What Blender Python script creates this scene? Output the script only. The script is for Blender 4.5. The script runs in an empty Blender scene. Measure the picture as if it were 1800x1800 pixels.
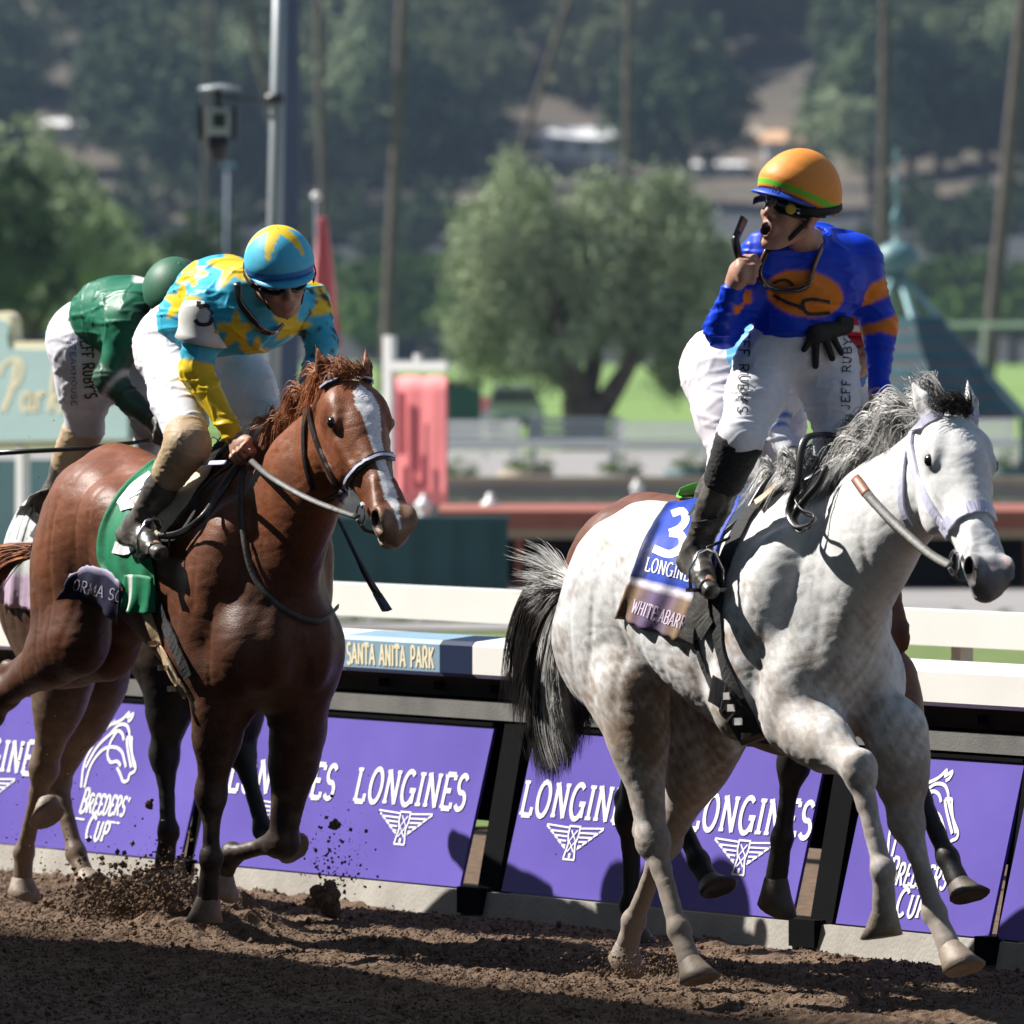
import bpy, bmesh, math, random
import numpy as np
from mathutils import Vector, Matrix
from mathutils.bvhtree import BVHTree
R = math.radians
random.seed(7); rng = np.random.default_rng(7)
scn = bpy.context.scene
col = scn.collection

# ------------------------------------------------------------------ camera
CAM_H = 2.164; FPX = 16200.0; HORY = 560.0        # photo pixels (1800 wide)
cam_d = bpy.data.cameras.new('camera'); cam = bpy.data.objects.new('camera', cam_d); col.objects.link(cam)
cam.location = (0, 0, CAM_H); cam.rotation_euler = (R(90), 0, 0)
cam_d.sensor_width = 36; cam_d.lens = 36 * FPX / 1800.0
cam_d.shift_x = 0; cam_d.shift_y = -(900 - HORY) / 1800.0
cam_d.clip_start = 0.5; cam_d.clip_end = 3000
cam_d.dof.use_dof = True; cam_d.dof.focus_distance = 30.3; cam_d.dof.aperture_fstop = 6.8
scn.camera = cam

# ------------------------------------------------------------------ light
SUN_AZ = (-0.939, 0.345); SUN_EL = 46.0
w = bpy.data.worlds.new('World'); scn.world = w; w.use_nodes = True
nt = w.node_tree; nt.nodes.clear()
sky = nt.nodes.new('ShaderNodeTexSky'); sky.sky_type = 'NISHITA'; sky.sun_disc = False
sky.sun_elevation = R(SUN_EL); sky.sun_rotation = math.atan2(SUN_AZ[0], SUN_AZ[1])
sky.air_density = 1.2; sky.dust_density = 1.0
bg = nt.nodes.new('ShaderNodeBackground'); bg.inputs[1].default_value = 0.05
wo = nt.nodes.new('ShaderNodeOutputWorld')
nt.links.new(sky.outputs[0], bg.inputs[0]); nt.links.new(bg.outputs[0], wo.inputs[0])
sd = bpy.data.lights.new('sun', 'SUN'); sun = bpy.data.objects.new('sun', sd); col.objects.link(sun)
sd.energy = 5.0; sd.angle = R(0.5); sd.color = (1.0, 0.955, 0.89)
sv = Vector((SUN_AZ[0] * math.cos(R(SUN_EL)), SUN_AZ[1] * math.cos(R(SUN_EL)), math.sin(R(SUN_EL))))
sun.rotation_euler = sv.to_track_quat('Z', 'Y').to_euler()
scn.view_settings.view_transform = 'Standard'; scn.view_settings.look = 'None'
scn.view_settings.gamma = 1; scn.view_settings.use_curve_mapping = False
scn.view_settings.exposure = 0.92

# ------------------------------------------------------------------ objects
def link(o, parent=None):
    col.objects.link(o)
    if parent is not None: o.parent = parent
    return o
def tag(o, label=None, cat=None, group=None, kind=None):
    if label: o['label'] = label
    if cat: o['category'] = cat
    if group: o['group'] = group
    if kind: o['kind'] = kind
    return o
def empty(name, loc=(0, 0, 0), rz=0, parent=None):
    o = bpy.data.objects.new(name, None); o.empty_display_size = .1
    o.location = loc; o.rotation_euler = (0, 0, rz); return link(o, parent)
def meshobj(name, verts, faces, mat=None, parent=None, smooth=False, loc=None, rz=None):
    me = bpy.data.meshes.new(name); me.from_pydata([tuple(v) for v in verts], [], [tuple(f) for f in faces]); me.update()
    if smooth: me.polygons.foreach_set('use_smooth', np.ones(len(me.polygons), bool))
    if mat: me.materials.append(mat)
    o = bpy.data.objects.new(name, me); link(o, parent)
    if loc is not None: o.location = loc
    if rz is not None: o.rotation_euler = (0, 0, rz)
    return o
def fastmesh(name, V, Q, mat=None, parent=None, smooth=True, cols=None, k=4):
    me = bpy.data.meshes.new(name)
    V = np.asarray(V, np.float32); Q = np.asarray(Q, np.int32)
    me.vertices.add(len(V)); me.vertices.foreach_set('co', V.ravel())
    me.loops.add(Q.size); me.loops.foreach_set('vertex_index', Q.ravel())
    me.polygons.add(len(Q)); me.polygons.foreach_set('loop_start', np.arange(0, Q.size, k, dtype=np.int32))
    me.update(calc_edges=True); me.validate()
    me.polygons.foreach_set('use_smooth', np.full(len(me.polygons), smooth, bool))
    if cols is not None:
        a = me.color_attributes.new('tint', 'FLOAT_COLOR', 'POINT')
        c = np.ones((len(V), 4), np.float32); c[:, :3] = cols; a.data.foreach_set('color', c.ravel())
    if mat: me.materials.append(mat)
    return link(bpy.data.objects.new(name, me), parent)

class MB:                                    # collects shapes into one mesh
    def __init__(s): s.v = []; s.f = []
    def add(s, vs, fs):
        n = len(s.v); s.v += [Vector(p) for p in vs]; s.f += [tuple(i + n for i in f) for f in fs]; return s
    def hexa(s, p):
        return s.add(p, [(0, 3, 2, 1), (4, 5, 6, 7), (0, 1, 5, 4), (1, 2, 6, 5), (2, 3, 7, 6), (3, 0, 4, 7)])
    def box(s, c, d, M=None):
        x, y, z = d[0] / 2, d[1] / 2, d[2] / 2; c = Vector(c)
        p = [Vector(q) for q in ((-x, -y, -z), (x, -y, -z), (x, y, -z), (-x, y, -z), (-x, -y, z), (x, -y, z), (x, y, z), (-x, y, z))]
        if M is not None: p = [M @ q for q in p]
        return s.hexa([c + q for q in p])
    def tube(s, pts, rad, n=8, flat=1.0, side=None, closed=False):
        pts = [Vector(p) for p in pts]; m = len(pts)
        if not hasattr(rad, '__len__'): rad = [rad] * m
        vs = []; prev = Vector(side) if side is not None else None
        for i, p in enumerate(pts):
            if closed: t = pts[(i + 1) % m] - pts[i - 1]
            else: t = pts[min(i + 1, m - 1)] - pts[max(i - 1, 0)]
            if t.length < 1e-9: t = Vector((0, 0, 1))
            t.normalize()
            if prev is None: prev = t.orthogonal()
            a = prev - t * prev.dot(t)
            if a.length < 1e-6: a = t.orthogonal()
            a.normalize(); b = t.cross(a); prev = a
            for k in range(n):
                th = 2 * math.pi * k / n
                vs.append(p + a * math.cos(th) * rad[i] + b * math.sin(th) * rad[i] * flat)
        fs = []
        for i in range(m if closed else m - 1):
            j = (i + 1) % m
            for k in range(n):
                fs.append((i * n + k, i * n + (k + 1) % n, j * n + (k + 1) % n, j * n + k))
        if not closed: fs += [tuple(range(n - 1, -1, -1)), tuple(range((m - 1) * n, m * n))]
        return s.add(vs, fs)
    def ell(s, c, r, M=None, nu=16, nv=10):
        c = Vector(c); r = r if hasattr(r, '__len__') else (r, r, r); vs = []
        for j in range(nv + 1):
            ph = math.pi * j / nv
            for i in range(nu):
                th = 2 * math.pi * i / nu
                q = Vector((r[0] * math.sin(ph) * math.cos(th), r[1] * math.sin(ph) * math.sin(th), r[2] * math.cos(ph)))
                vs.append(c + (M @ q if M is not None else q))
        fs = [(j * nu + i, (j + 1) * nu + i, (j + 1) * nu + (i + 1) % nu, j * nu + (i + 1) % nu) for j in range(nv) for i in range(nu)]
        return s.add(vs, fs)
    def build(s, name, mat, parent=None, smooth=False, loc=None, rz=None):
        return meshobj(name, s.v, s.f, mat, parent, smooth, loc, rz)

# ------------------------------------------------------------------ materials
def mat(name, c, rough=.7, var=.12, scale=30, bump=0., bscale=60, metal=0., spec=.5, coat=0., attr=False, c2=None, sheen=0., stretch=None, emit=0, detail=6):
    m = bpy.data.materials.new(name); m.use_nodes = True; n = m.node_tree; L = n.links
    b = n.nodes['Principled BSDF']
    b.inputs['Roughness'].default_value = rough; b.inputs['Metallic'].default_value = metal
    b.inputs['Specular IOR Level'].default_value = spec
    b.inputs['Coat Weight'].default_value = coat; b.inputs['Coat Roughness'].default_value = .15
    if sheen: b.inputs['Sheen Weight'].default_value = sheen
    tc = n.nodes.new('ShaderNodeTexCoord'); mp = n.nodes.new('ShaderNodeMapping'); L.new(tc.outputs['Object'], mp.inputs[0])
    if stretch: mp.inputs['Scale'].default_value = stretch
    nz = n.nodes.new('ShaderNodeTexNoise'); nz.inputs['Scale'].default_value = scale; nz.inputs['Detail'].default_value = detail
    L.new(mp.outputs[0], nz.inputs[0])
    mr = n.nodes.new('ShaderNodeMapRange'); mr.inputs[1].default_value = .3; mr.inputs[2].default_value = .7
    L.new(nz.outputs[0], mr.inputs[0])
    mx = n.nodes.new('ShaderNodeMix'); mx.data_type = 'RGBA'
    if attr:
        at = n.nodes.new('ShaderNodeAttribute'); at.attribute_name = 'tint'
        mr.inputs[3].default_value = 1 - var; mr.inputs[4].default_value = 1 + var
        hv = n.nodes.new('ShaderNodeVectorMath'); hv.operation = 'SCALE'
        L.new(at.outputs['Color'], hv.inputs[0]); L.new(mr.outputs[0], hv.inputs['Scale'])
        L.new(hv.outputs[0], b.inputs['Base Color'])
    else:
        c = tuple(c)
        if c2 is None:
            mx.inputs[6].default_value = tuple(x * (1 - var) for x in c) + (1,); mx.inputs[7].default_value = tuple(min(1, x * (1 + var)) for x in c) + (1,)
        else: mx.inputs[6].default_value = c + (1,); mx.inputs[7].default_value = tuple(c2) + (1,)
        L.new(mr.outputs[0], mx.inputs[0]); L.new(mx.outputs[2], b.inputs['Base Color'])
        if emit: L.new(mx.outputs[2], b.inputs['Emission Color']); b.inputs['Emission Strength'].default_value = emit
    if bump:
        n2 = n.nodes.new('ShaderNodeTexNoise'); n2.inputs['Scale'].default_value = bscale; n2.inputs['Detail'].default_value = 4
        L.new(mp.outputs[0], n2.inputs[0]); bp = n.nodes.new('ShaderNodeBump'); bp.inputs['Strength'].default_value = bump; bp.inputs['Distance'].default_value = .01
        L.new(n2.outputs[0], bp.inputs['Height']); L.new(bp.outputs[0], b.inputs['Normal'])
    return m

# ------------------------------------------------------------------ frames
CAMP = Vector((0, 0, CAM_H))
def ray(px, py): return Vector(((px - 900) / FPX, 1.0, -(py - HORY) / FPX))
def at(px, py, d): return CAMP + ray(px, py) * d            # world point at depth d
def gd(py): return FPX * CAM_H / (py - HORY)                # depth of the ground seen at that row
def gp(px, py): return at(px, py, gd(py))
class Frame:
    def __init__(s, O, phi):
        s.O = Vector(O); s.phi = R(phi)
        s.t = Vector((math.sin(s.phi), -math.cos(s.phi), 0)); s.l = Vector((math.cos(s.phi), math.sin(s.phi), 0))
        s.rz = math.atan2(s.t.y, s.t.x)
    def P(s, px, py, v=0.):                                 # local (u, v, w) of the pixel on the plane v
        d = ray(px, py); k = (v + (s.O - CAMP).dot(s.l)) / d.dot(s.l)
        return s.loc(CAMP + d * k)
    def D(s, px, py, d): return s.loc(at(px, py, d))
    def loc(s, W):
        q = W - s.O; return Vector((q.dot(s.t), q.dot(s.l), q.z))
    def W(s, p): p = Vector(p); return s.O + s.t * p.x + s.l * p.y + Vector((0, 0, p.z))
    def cam(s): return s.loc(CAMP)

# ------------------------------------------------------------------ signed distance bodies
class SDF:
    def __init__(s, lo, hi, h):
        s.h = h; s.lo = np.array(lo, np.float32); s.n = [int(math.ceil((hi[i] - lo[i]) / h)) + 1 for i in range(3)]
        s.F = np.full(s.n, 1.0, np.float32); s.L = np.zeros(s.n, np.uint8); s.cols = [(0.5, .5, .5)]
        s.ax = [s.lo[i] + h * np.arange(s.n[i], dtype=np.float32) for i in range(3)]
    def col(s, c):
        c = tuple(c)
        if c not in s.cols: s.cols.append(c)
        return s.cols.index(c)
    def _put(s, lo, hi, fn, k, c, sub=False):
        m = k + 2.5 * s.h; sl = []; g = []
        for i in range(3):
            a = max(0, int((lo[i] - m - s.lo[i]) / s.h)); b = min(s.n[i], int((hi[i] + m - s.lo[i]) / s.h) + 2)
            if b <= a: return
            sl.append(slice(a, b)); g.append(s.ax[i][a:b])
        X, Y, Z = g[0][:, None, None], g[1][None, :, None], g[2][None, None, :]
        d = fn(X, Y, Z).astype(np.float32); F = s.F[tuple(sl)]
        if sub:
            d = -d
            hh = np.maximum(k - np.abs(F - d), 0) / max(k, 1e-6)
            N = np.maximum(F, d) + hh * hh * k * .25
            if c is not None:
                Lb = s.L[tuple(sl)]; Lb[d > F - 1e-3] = s.col(c)
            s.F[tuple(sl)] = N; return
        if c is not None:
            Lb = s.L[tuple(sl)]; Lb[d < F] = s.col(c)
        hh = np.maximum(k - np.abs(F - d), 0) / max(k, 1e-6)
        s.F[tuple(sl)] = np.minimum(F, d) - hh * hh * k * .25
    def cone(s, p1, r1, p2, r2, k=.03, c=None, q=1., side=(0, 1, 0), sub=False):
        p1 = np.array(p1, float); p2 = np.array(p2, float); sd_ = np.array(side, float); sd_ /= np.linalg.norm(sd_)
        rm = max(r1, r2) * max(1, q)
        lo = np.minimum(p1, p2) - rm; hi = np.maximum(p1, p2) + rm
        ba = p2 - p1
        bs = ba + sd_ * (ba @ sd_) * (1 / q - 1); L2 = max(bs @ bs, 1e-9)
        def fn(X, Y, Z):
            x, y, z = X - p1[0], Y - p1[1], Z - p1[2]
            if q != 1.:
                e = (x * sd_[0] + y * sd_[1] + z * sd_[2]) * (1 / q - 1)
                x, y, z = x + e * sd_[0], y + e * sd_[1], z + e * sd_[2]
            t = np.clip((x * bs[0] + y * bs[1] + z * bs[2]) / L2, 0, 1)
            t2 = t * t * (3 - 2 * t) * .35 + t * .65
            d = np.sqrt((x - t * bs[0]) ** 2 + (y - t * bs[1]) ** 2 + (z - t * bs[2]) ** 2) - (r1 + (r2 - r1) * t2)
            return d * (.5 + .5 * min(q, 1 / q)) if q != 1. else d
        s._put(lo, hi, fn, k, c, sub)
    def ell(s, p, r, k=.03, c=None, M=None, sub=False, pw=2.):
        p = np.array(p, float); r = np.array(r if hasattr(r, '__len__') else (r, r, r), float)
        Mi = np.array(M.transposed()) if M is not None else np.eye(3); rm = r.max()
        ext = np.sqrt(((np.abs(Mi.T) * r) ** 2).sum(1)) if M is not None else r
        def fn(X, Y, Z):
            x, y, z = X - p[0], Y - p[1], Z - p[2]
            a = [(Mi[i, 0] * x + Mi[i, 1] * y + Mi[i, 2] * z) for i in range(3)]
            k0 = np.sqrt(sum((a[i] / r[i]) ** 2 for i in range(3)) + 1e-12)
            k1 = np.sqrt(sum((a[i] / r[i] ** 2) ** 2 for i in range(3)) + 1e-12)
            return k0 * (k0 - 1) / k1
        s._put(p - ext, p + ext, fn, k, c, sub)
    def loft(s, P0, M, secs, k=.03, c=None, sub=False, pw=2.):
        # secs: (x, zc, a(side), b(up)[, yc]); M columns: axis, side, up
        P0 = np.array(P0, float); Mi = np.array(M.transposed()); S = np.array([(q + (0,))[:5] for q in [tuple(q) for q in secs]], float)
        xs = S[:, 0]; fine = np.linspace(xs[0], xs[-1], 80)
        def spl(y):
            mS = np.gradient(y, xs); i = np.clip(np.searchsorted(xs, fine) - 1, 0, len(xs) - 2)
            hh = xs[i + 1] - xs[i]; t = (fine - xs[i]) / hh
            return (2 * t**3 - 3 * t**2 + 1) * y[i] + (t**3 - 2 * t**2 + t) * hh * mS[i] + (-2 * t**3 + 3 * t**2) * y[i + 1] + (t**3 - t**2) * hh * mS[i + 1]
        zc, A, Bh, yc = spl(S[:, 1]), np.maximum(spl(S[:, 2]), .004), np.maximum(spl(S[:, 3]), .004), spl(S[:, 4])
        pts = []
        Mn = np.array(M)
        for i in (range(0, 80, 4)):
            for a in (-1, 1):
                for b in (-1, 1): pts.append(P0 + Mn @ np.array([fine[i], yc[i] + a * A[i], zc[i] + b * Bh[i]]))
        pts.append(P0 + Mn @ np.array([fine[-1], yc[-1], zc[-1]])); pts = np.array(pts)
        def fn(X, Y, Z):
            x, y, z = X - P0[0], Y - P0[1], Z - P0[2]
            a0 = Mi[0, 0] * x + Mi[0, 1] * y + Mi[0, 2] * z; a1 = Mi[1, 0] * x + Mi[1, 1] * y + Mi[1, 2] * z; a2 = Mi[2, 0] * x + Mi[2, 1] * y + Mi[2, 2] * z
            f = np.clip((a0 - xs[0]) / (xs[-1] - xs[0]), 0, 1) * 79; i = np.minimum(f.astype(np.int32), 78); t = f - i
            ip = lambda T: T[i] * (1 - t) + T[i + 1] * t
            z_, A_, B_, y_ = ip(zc), ip(A), ip(Bh), ip(yc)
            ro = (np.abs((a1 - y_) / A_) ** pw + np.abs((a2 - z_) / B_) ** pw) ** (1 / pw)
            d = (ro - 1) * np.minimum(A_, B_) * .9
            ex = np.maximum(np.maximum(xs[0] - a0, a0 - xs[-1]), 0)
            return np.where(ex > 0, np.sqrt(ex ** 2 + np.maximum(d, 0) ** 2) + np.minimum(d, 0), d)
        s._put(pts.min(0), pts.max(0), fn, k, c, sub)
    def mesh(s, smooth_col=3, relax=1):
        F = s.F; h = s.h; sg = F < 0
        nx, ny, nz = s.n
        c = np.zeros((nx - 1, ny - 1, nz - 1), np.uint8)
        for a in (0, 1):
            for b in (0, 1):
                for d in (0, 1): c += sg[a:nx - 1 + a, b:ny - 1 + b, d:nz - 1 + d]
        act = (c > 0) & (c < 8); I = np.argwhere(act); idx = np.full(act.shape, -1, np.int32); idx[act] = np.arange(len(I))
        S = np.zeros((len(I), 3)); N = np.zeros(len(I))
        cor = [(0, 0, 0), (1, 0, 0), (0, 1, 0), (1, 1, 0), (0, 0, 1), (1, 0, 1), (0, 1, 1), (1, 1, 1)]
        val = [F[I[:, 0] + a, I[:, 1] + b, I[:, 2] + d] for a, b, d in cor]
        for p, q in ((0, 1), (2, 3), (4, 5), (6, 7), (0, 2), (1, 3), (4, 6), (5, 7), (0, 4), (1, 5), (2, 6), (3, 7)):
            m = (val[p] < 0) != (val[q] < 0); t = np.where(m, val[p] / (val[p] - val[q] + 1e-12), 0)
            pp = np.array(cor[p]) + t[:, None] * (np.array(cor[q]) - np.array(cor[p]))
            S += pp * m[:, None]; N += m
        V = (I + S / N[:, None]) * h + s.lo
        Q = []
        def quads(mask, off, cells):
            E = np.argwhere(mask) + off
            return E
        for ax in range(3):
            o = [(1, 0, 0), (0, 1, 0), (0, 0, 1)][ax]; u, v = [(1, 2), (2, 0), (0, 1)][ax]
            sl0 = [slice(1, -1)] * 3; sl0[ax] = slice(0, -1); sl1 = list(sl0); sl1[ax] = slice(1, None)
            A = sg[tuple(sl0)]; B = sg[tuple(sl1)]
            for m, fl in ((A & ~B, False), (~A & B, True)):
                E = np.argwhere(m); 
                if not len(E): continue
                off = np.array([1, 1, 1]); off[ax] = 0; E = E + off
                du = np.zeros(3, int); du[u] = 1; dv = np.zeros(3, int); dv[v] = 1
                g = lambda T: idx[T[:, 0], T[:, 1], T[:, 2]]
                q = np.stack([g(E), g(E - du), g(E - du - dv), g(E - dv)], 1)
                if fl: q = q[:, ::-1]
                Q.append(q)
        Q = np.concatenate(Q); Q = Q[(Q >= 0).all(1)]
        # labels
        G = np.clip(np.rint((V - s.lo) / h).astype(int), 0, np.array(s.n) - 1)
        C = np.array(s.cols)[s.L[G[:, 0], G[:, 1], G[:, 2]]]
        E = np.concatenate([Q[:, [0, 1]], Q[:, [1, 2]], Q[:, [2, 3]], Q[:, [3, 0]]])
        nv = len(V)
        deg = np.bincount(E[:, 0], minlength=nv) + np.bincount(E[:, 1], minlength=nv)
        def avg(A):
            o = np.zeros_like(A)
            for k in range(A.shape[1]):
                o[:, k] = np.bincount(E[:, 0], A[E[:, 1], k], nv) + np.bincount(E[:, 1], A[E[:, 0], k], nv)
            return o / np.maximum(deg, 1)[:, None]
        for _ in range(smooth_col): C = avg(C) * .7 + C * .3
        for _ in range(relax): V = V * .5 + avg(V) * .5
        s.avg = avg
        return V, Q, C
def normals(V, Q):
    n = np.cross(V[Q[:, 2]] - V[Q[:, 0]], V[Q[:, 3]] - V[Q[:, 1]]); N = np.zeros_like(V)
    for k in range(4): 
        for j in range(3): N[:, j] += np.bincount(Q[:, k], n[:, j], len(V))
    return N / np.maximum(np.linalg.norm(N, axis=1), 1e-9)[:, None]
def wav(P, f, seed=0, oct=3):
    P = np.asarray(P, float) * f; o = 0; a = 1; r_ = np.random.default_rng(seed); T = 0
    for _ in range(oct):
        for _ in range(3):
            k = r_.normal(size=3); k /= np.linalg.norm(k); k2 = r_.normal(size=3)
            o = o + a * np.sin(P @ k * 6.28 + 1.5 * np.sin(P @ k2 * 2.3 + r_.uniform(0, 6)) + r_.uniform(0, 6)); T += a
        P = P * 1.93; a *= .55
    return o / T * 1.6
def place(o, F):
    o.location = F.O; o.rotation_euler = (0, 0, F.rz); return o
class Surf:                                   # ray helper on a built mesh (local frame F)
    def __init__(s, o, F):
        me = o.data; s.F = F
        s.b = BVHTree.FromPolygons([v.co for v in me.vertices], [tuple(p.vertices) for p in me.polygons])
    def hit(s, px, py, off=.003, far=None):
        C = s.F.cam(); d = (s.F.loc(at(px, py, 30)) - C).normalized()
        h, n, i, D = s.b.ray_cast(C, d)
        if h is None: return None
        if n.dot(d) > 0: n = -n
        return h + n * off, n
    def near(s, p, off=.003):
        h, n, i, D = s.b.find_nearest(Vector(p)); return h + n * off, n
def ribbon(path, nrm, wd, th):
    """flat strap: points with normals"""
    mb = MB(); n = len(path); vs = []
    for i in range(n):
        t = (path[min(i + 1, n - 1)] - path[max(i - 1, 0)]).normalized(); sdv = nrm[i].cross(t)
        if sdv.length < 1e-6: sdv = t.orthogonal()
        sdv.normalize(); w_ = (wd[i] if hasattr(wd, '__len__') else wd) / 2
        for a, b in ((-1, 0), (1, 0), (1, 1), (-1, 1)): vs.append(path[i] + sdv * a * w_ + nrm[i] * (b * th - th * .4))
    fs = []
    for i in range(n - 1):
        for k in range(4): fs.append((i * 4 + k, i * 4 + (k + 1) % 4, i * 4 + 4 + (k + 1) % 4, i * 4 + 4 + k))
    fs += [(3, 2, 1, 0), tuple((n - 1) * 4 + k for k in range(4))]
    return mb.add(vs, fs)
def resample(p, n):
    p = [Vector(q) for q in p]; o = []
    # catmull-rom
    for i in range(len(p) - 1):
        a, b, c_, d = p[max(i - 1, 0)], p[i], p[i + 1], p[min(i + 2, len(p) - 1)]
        for j in range(n):
            t = j / n; o.append(.5 * ((2 * b) + (c_ - a) * t + (2 * a - 5 * b + 4 * c_ - d) * t * t + (3 * b - a - 3 * c_ + d) * t ** 3))
    o.append(p[-1]); return o
def strap(name, surf, pix, wd, th, m, parent, n=5, off=.003):
    pp = resample([Vector((a, b, 0)) for a, b in pix], n); P = []; N = []
    for q in pp:
        h = surf.hit(q.x, q.y, off)
        if h: P.append(h[0]); N.append(h[1])
    if len(P) < 2: return None
    return ribbon(P, N, wd, th).build(name, m, parent, smooth=False)
def arc(cx, cy, rx, ry, a0, a1, n=9): return [(cx + rx * math.cos(R(a0 + (a1 - a0) * i / n)), cy + ry * math.sin(R(a0 + (a1 - a0) * i / n))) for i in range(n + 1)]
GL = {  # glyph: (width, strokes, serifs (x, y, halfwidth))
 'A': (.8, [[(.05, 0), (.4, 1)], [(.4, 1), (.75, 0)], [(.18, .33), (.62, .33)]], [(.05, 0, .12), (.75, 0, .12)]),
 'B': (.7, [[(.14, 0), (.14, 1)], [(.14, 1)] + arc(.38, .76, .24, .24, 90, -90) + [(.14, .52)], [(.14, .52)] + arc(.38, .26, .28, .26, 90, -90) + [(.14, 0)]], [(.14, 0, .12), (.14, 1, .12)]),
 'C': (.72, [arc(.4, .5, .32, .5, 45, 315, 16)], []),
 'D': (.75, [[(.14, 0), (.14, 1)], [(.14, 1)] + arc(.3, .5, .36, .5, 90, -90, 14) + [(.14, 0)]], [(.14, 0, .12), (.14, 1, .12)]),
 'E': (.66, [[(.14, 0), (.14, 1)], [(.14, 1), (.6, 1)], [(.14, .52), (.48, .52)], [(.14, 0), (.62, 0)], [(.6, 1), (.6, .84)], [(.62, 0), (.62, .18)]], [(.14, 0, .12), (.14, 1, .12)]),
 'F': (.64, [[(.14, 0), (.14, 1)], [(.14, 1), (.6, 1)], [(.14, .52), (.48, .52)], [(.6, 1), (.6, .84)]], [(.14, 0, .14), (.14, 1, .12)]),
 'G': (.8, [arc(.4, .5, .33, .5, 50, 330, 16), [(.72, .42), (.72, .05)], [(.5, .44), (.82, .44)]], []),
 'H': (.8, [[(.14, 0), (.14, 1)], [(.66, 0), (.66, 1)], [(.14, .5), (.66, .5)]], [(.14, 0, .12), (.66, 0, .12), (.14, 1, .12), (.66, 1, .12)]),
 'I': (.34, [[(.17, 0), (.17, 1)]], [(.17, 0, .15), (.17, 1, .15)]),
 'J': (.5, [[(.34, 1), (.34, .2)] + arc(.19, .2, .15, .2, 0, -160, 6)], [(.34, 1, .14)]),
 'K': (.76, [[(.14, 0), (.14, 1)], [(.66, 1), (.14, .42)], [(.3, .6), (.68, 0)]], [(.14, 0, .12), (.14, 1, .12), (.66, 1, .1), (.68, 0, .1)]),
 'L': (.66, [[(.14, 0), (.14, 1)], [(.14, 0), (.62, 0)], [(.62, 0), (.62, .24)]], [(.14, 1, .14), (.14, 0, .12)]),
 'M': (.95, [[(.12, 0), (.14, 1)], [(.14, 1), (.47, .1)], [(.47, .1), (.8, 1)], [(.8, 1), (.82, 0)]], [(.12, 0, .11), (.82, 0, .11)]),
 'N': (.82, [[(.14, 0), (.14, 1)], [(.14, 1), (.68, 0)], [(.68, 0), (.68, 1)]], [(.14, 0, .12), (.1, 1, .1), (.68, 1, .12)]),
 'O': (.8, [arc(.4, .5, .32, .5, 0, 360, 22)], []),
 'P': (.68, [[(.14, 0), (.14, 1)], [(.14, 1)] + arc(.38, .72, .25, .28, 90, -90) + [(.14, .44)]], [(.14, 0, .14), (.14, 1, .12)]),
 'R': (.76, [[(.14, 0), (.14, 1)], [(.14, 1)] + arc(.38, .74, .25, .26, 90, -90) + [(.14, .48)], [(.36, .48), (.68, 0)]], [(.14, 0, .12), (.14, 1, .12), (.68, 0, .09)]),
 'S': (.62, [arc(.31, .74, .23, .26, 30, 270, 10) + arc(.31, .25, .25, .25, 80, -150, 10)], []),
 'T': (.7, [[(.35, 0), (.35, 1)], [(.05, 1), (.65, 1)], [(.05, 1), (.05, .84)], [(.65, 1), (.65, .84)]], [(.35, 0, .14)]),
 'U': (.76, [[(.14, 1), (.14, .3)] + arc(.38, .3, .24, .3, 180, 360, 10) + [(.62, 1)]], [(.14, 1, .12), (.62, 1, .12)]),
 'W': (1.0, [[(.08, 1), (.28, 0)], [(.28, 0), (.5, .85)], [(.5, .85), (.72, 0)], [(.72, 0), (.92, 1)]], [(.08, 1, .1), (.92, 1, .1)]),
 'Y': (.74, [[(.06, 1), (.37, .45)], [(.68, 1), (.37, .45)], [(.37, .45), (.37, 0)]], [(.06, 1, .1), (.68, 1, .1), (.37, 0, .12)]),
 "'": (.2, [[(.12, 1.0), (.06, .76)]], []), ' ': (.4, [], []),
 '0': (.7, [arc(.35, .5, .26, .5, 0, 360, 20)], []), '1': (.36, [[(.2, 0), (.2, 1)], [(.05, .8), (.2, 1)]], [(.2, 0, .14)]),
 '3': (.66, [arc(.31, .74, .24, .26, 140, -80, 10) + arc(.31, .26, .27, .26, 80, -150, 12)], []),
 '5': (.66, [[(.56, 1), (.16, 1), (.12, .56)] + arc(.31, .32, .26, .32, 120, -150, 12)], []),
}
def stroke_quads(pl, wd, closed=False):
    P_ = [Vector((a, b)) for a, b in pl]; n = len(P_); q = []
    for i, p in enumerate(P_):
        a = P_[i - 1] if i else (P_[-2] if closed else p); b = P_[i + 1] if i < n - 1 else (P_[1] if closed else p)
        d = (b - a); d = d.normalized() if d.length > 1e-9 else Vector((1, 0)); nn = Vector((-d.y, d.x)) * wd / 2
        q.append((p + nn, p - nn))
    return q
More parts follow.
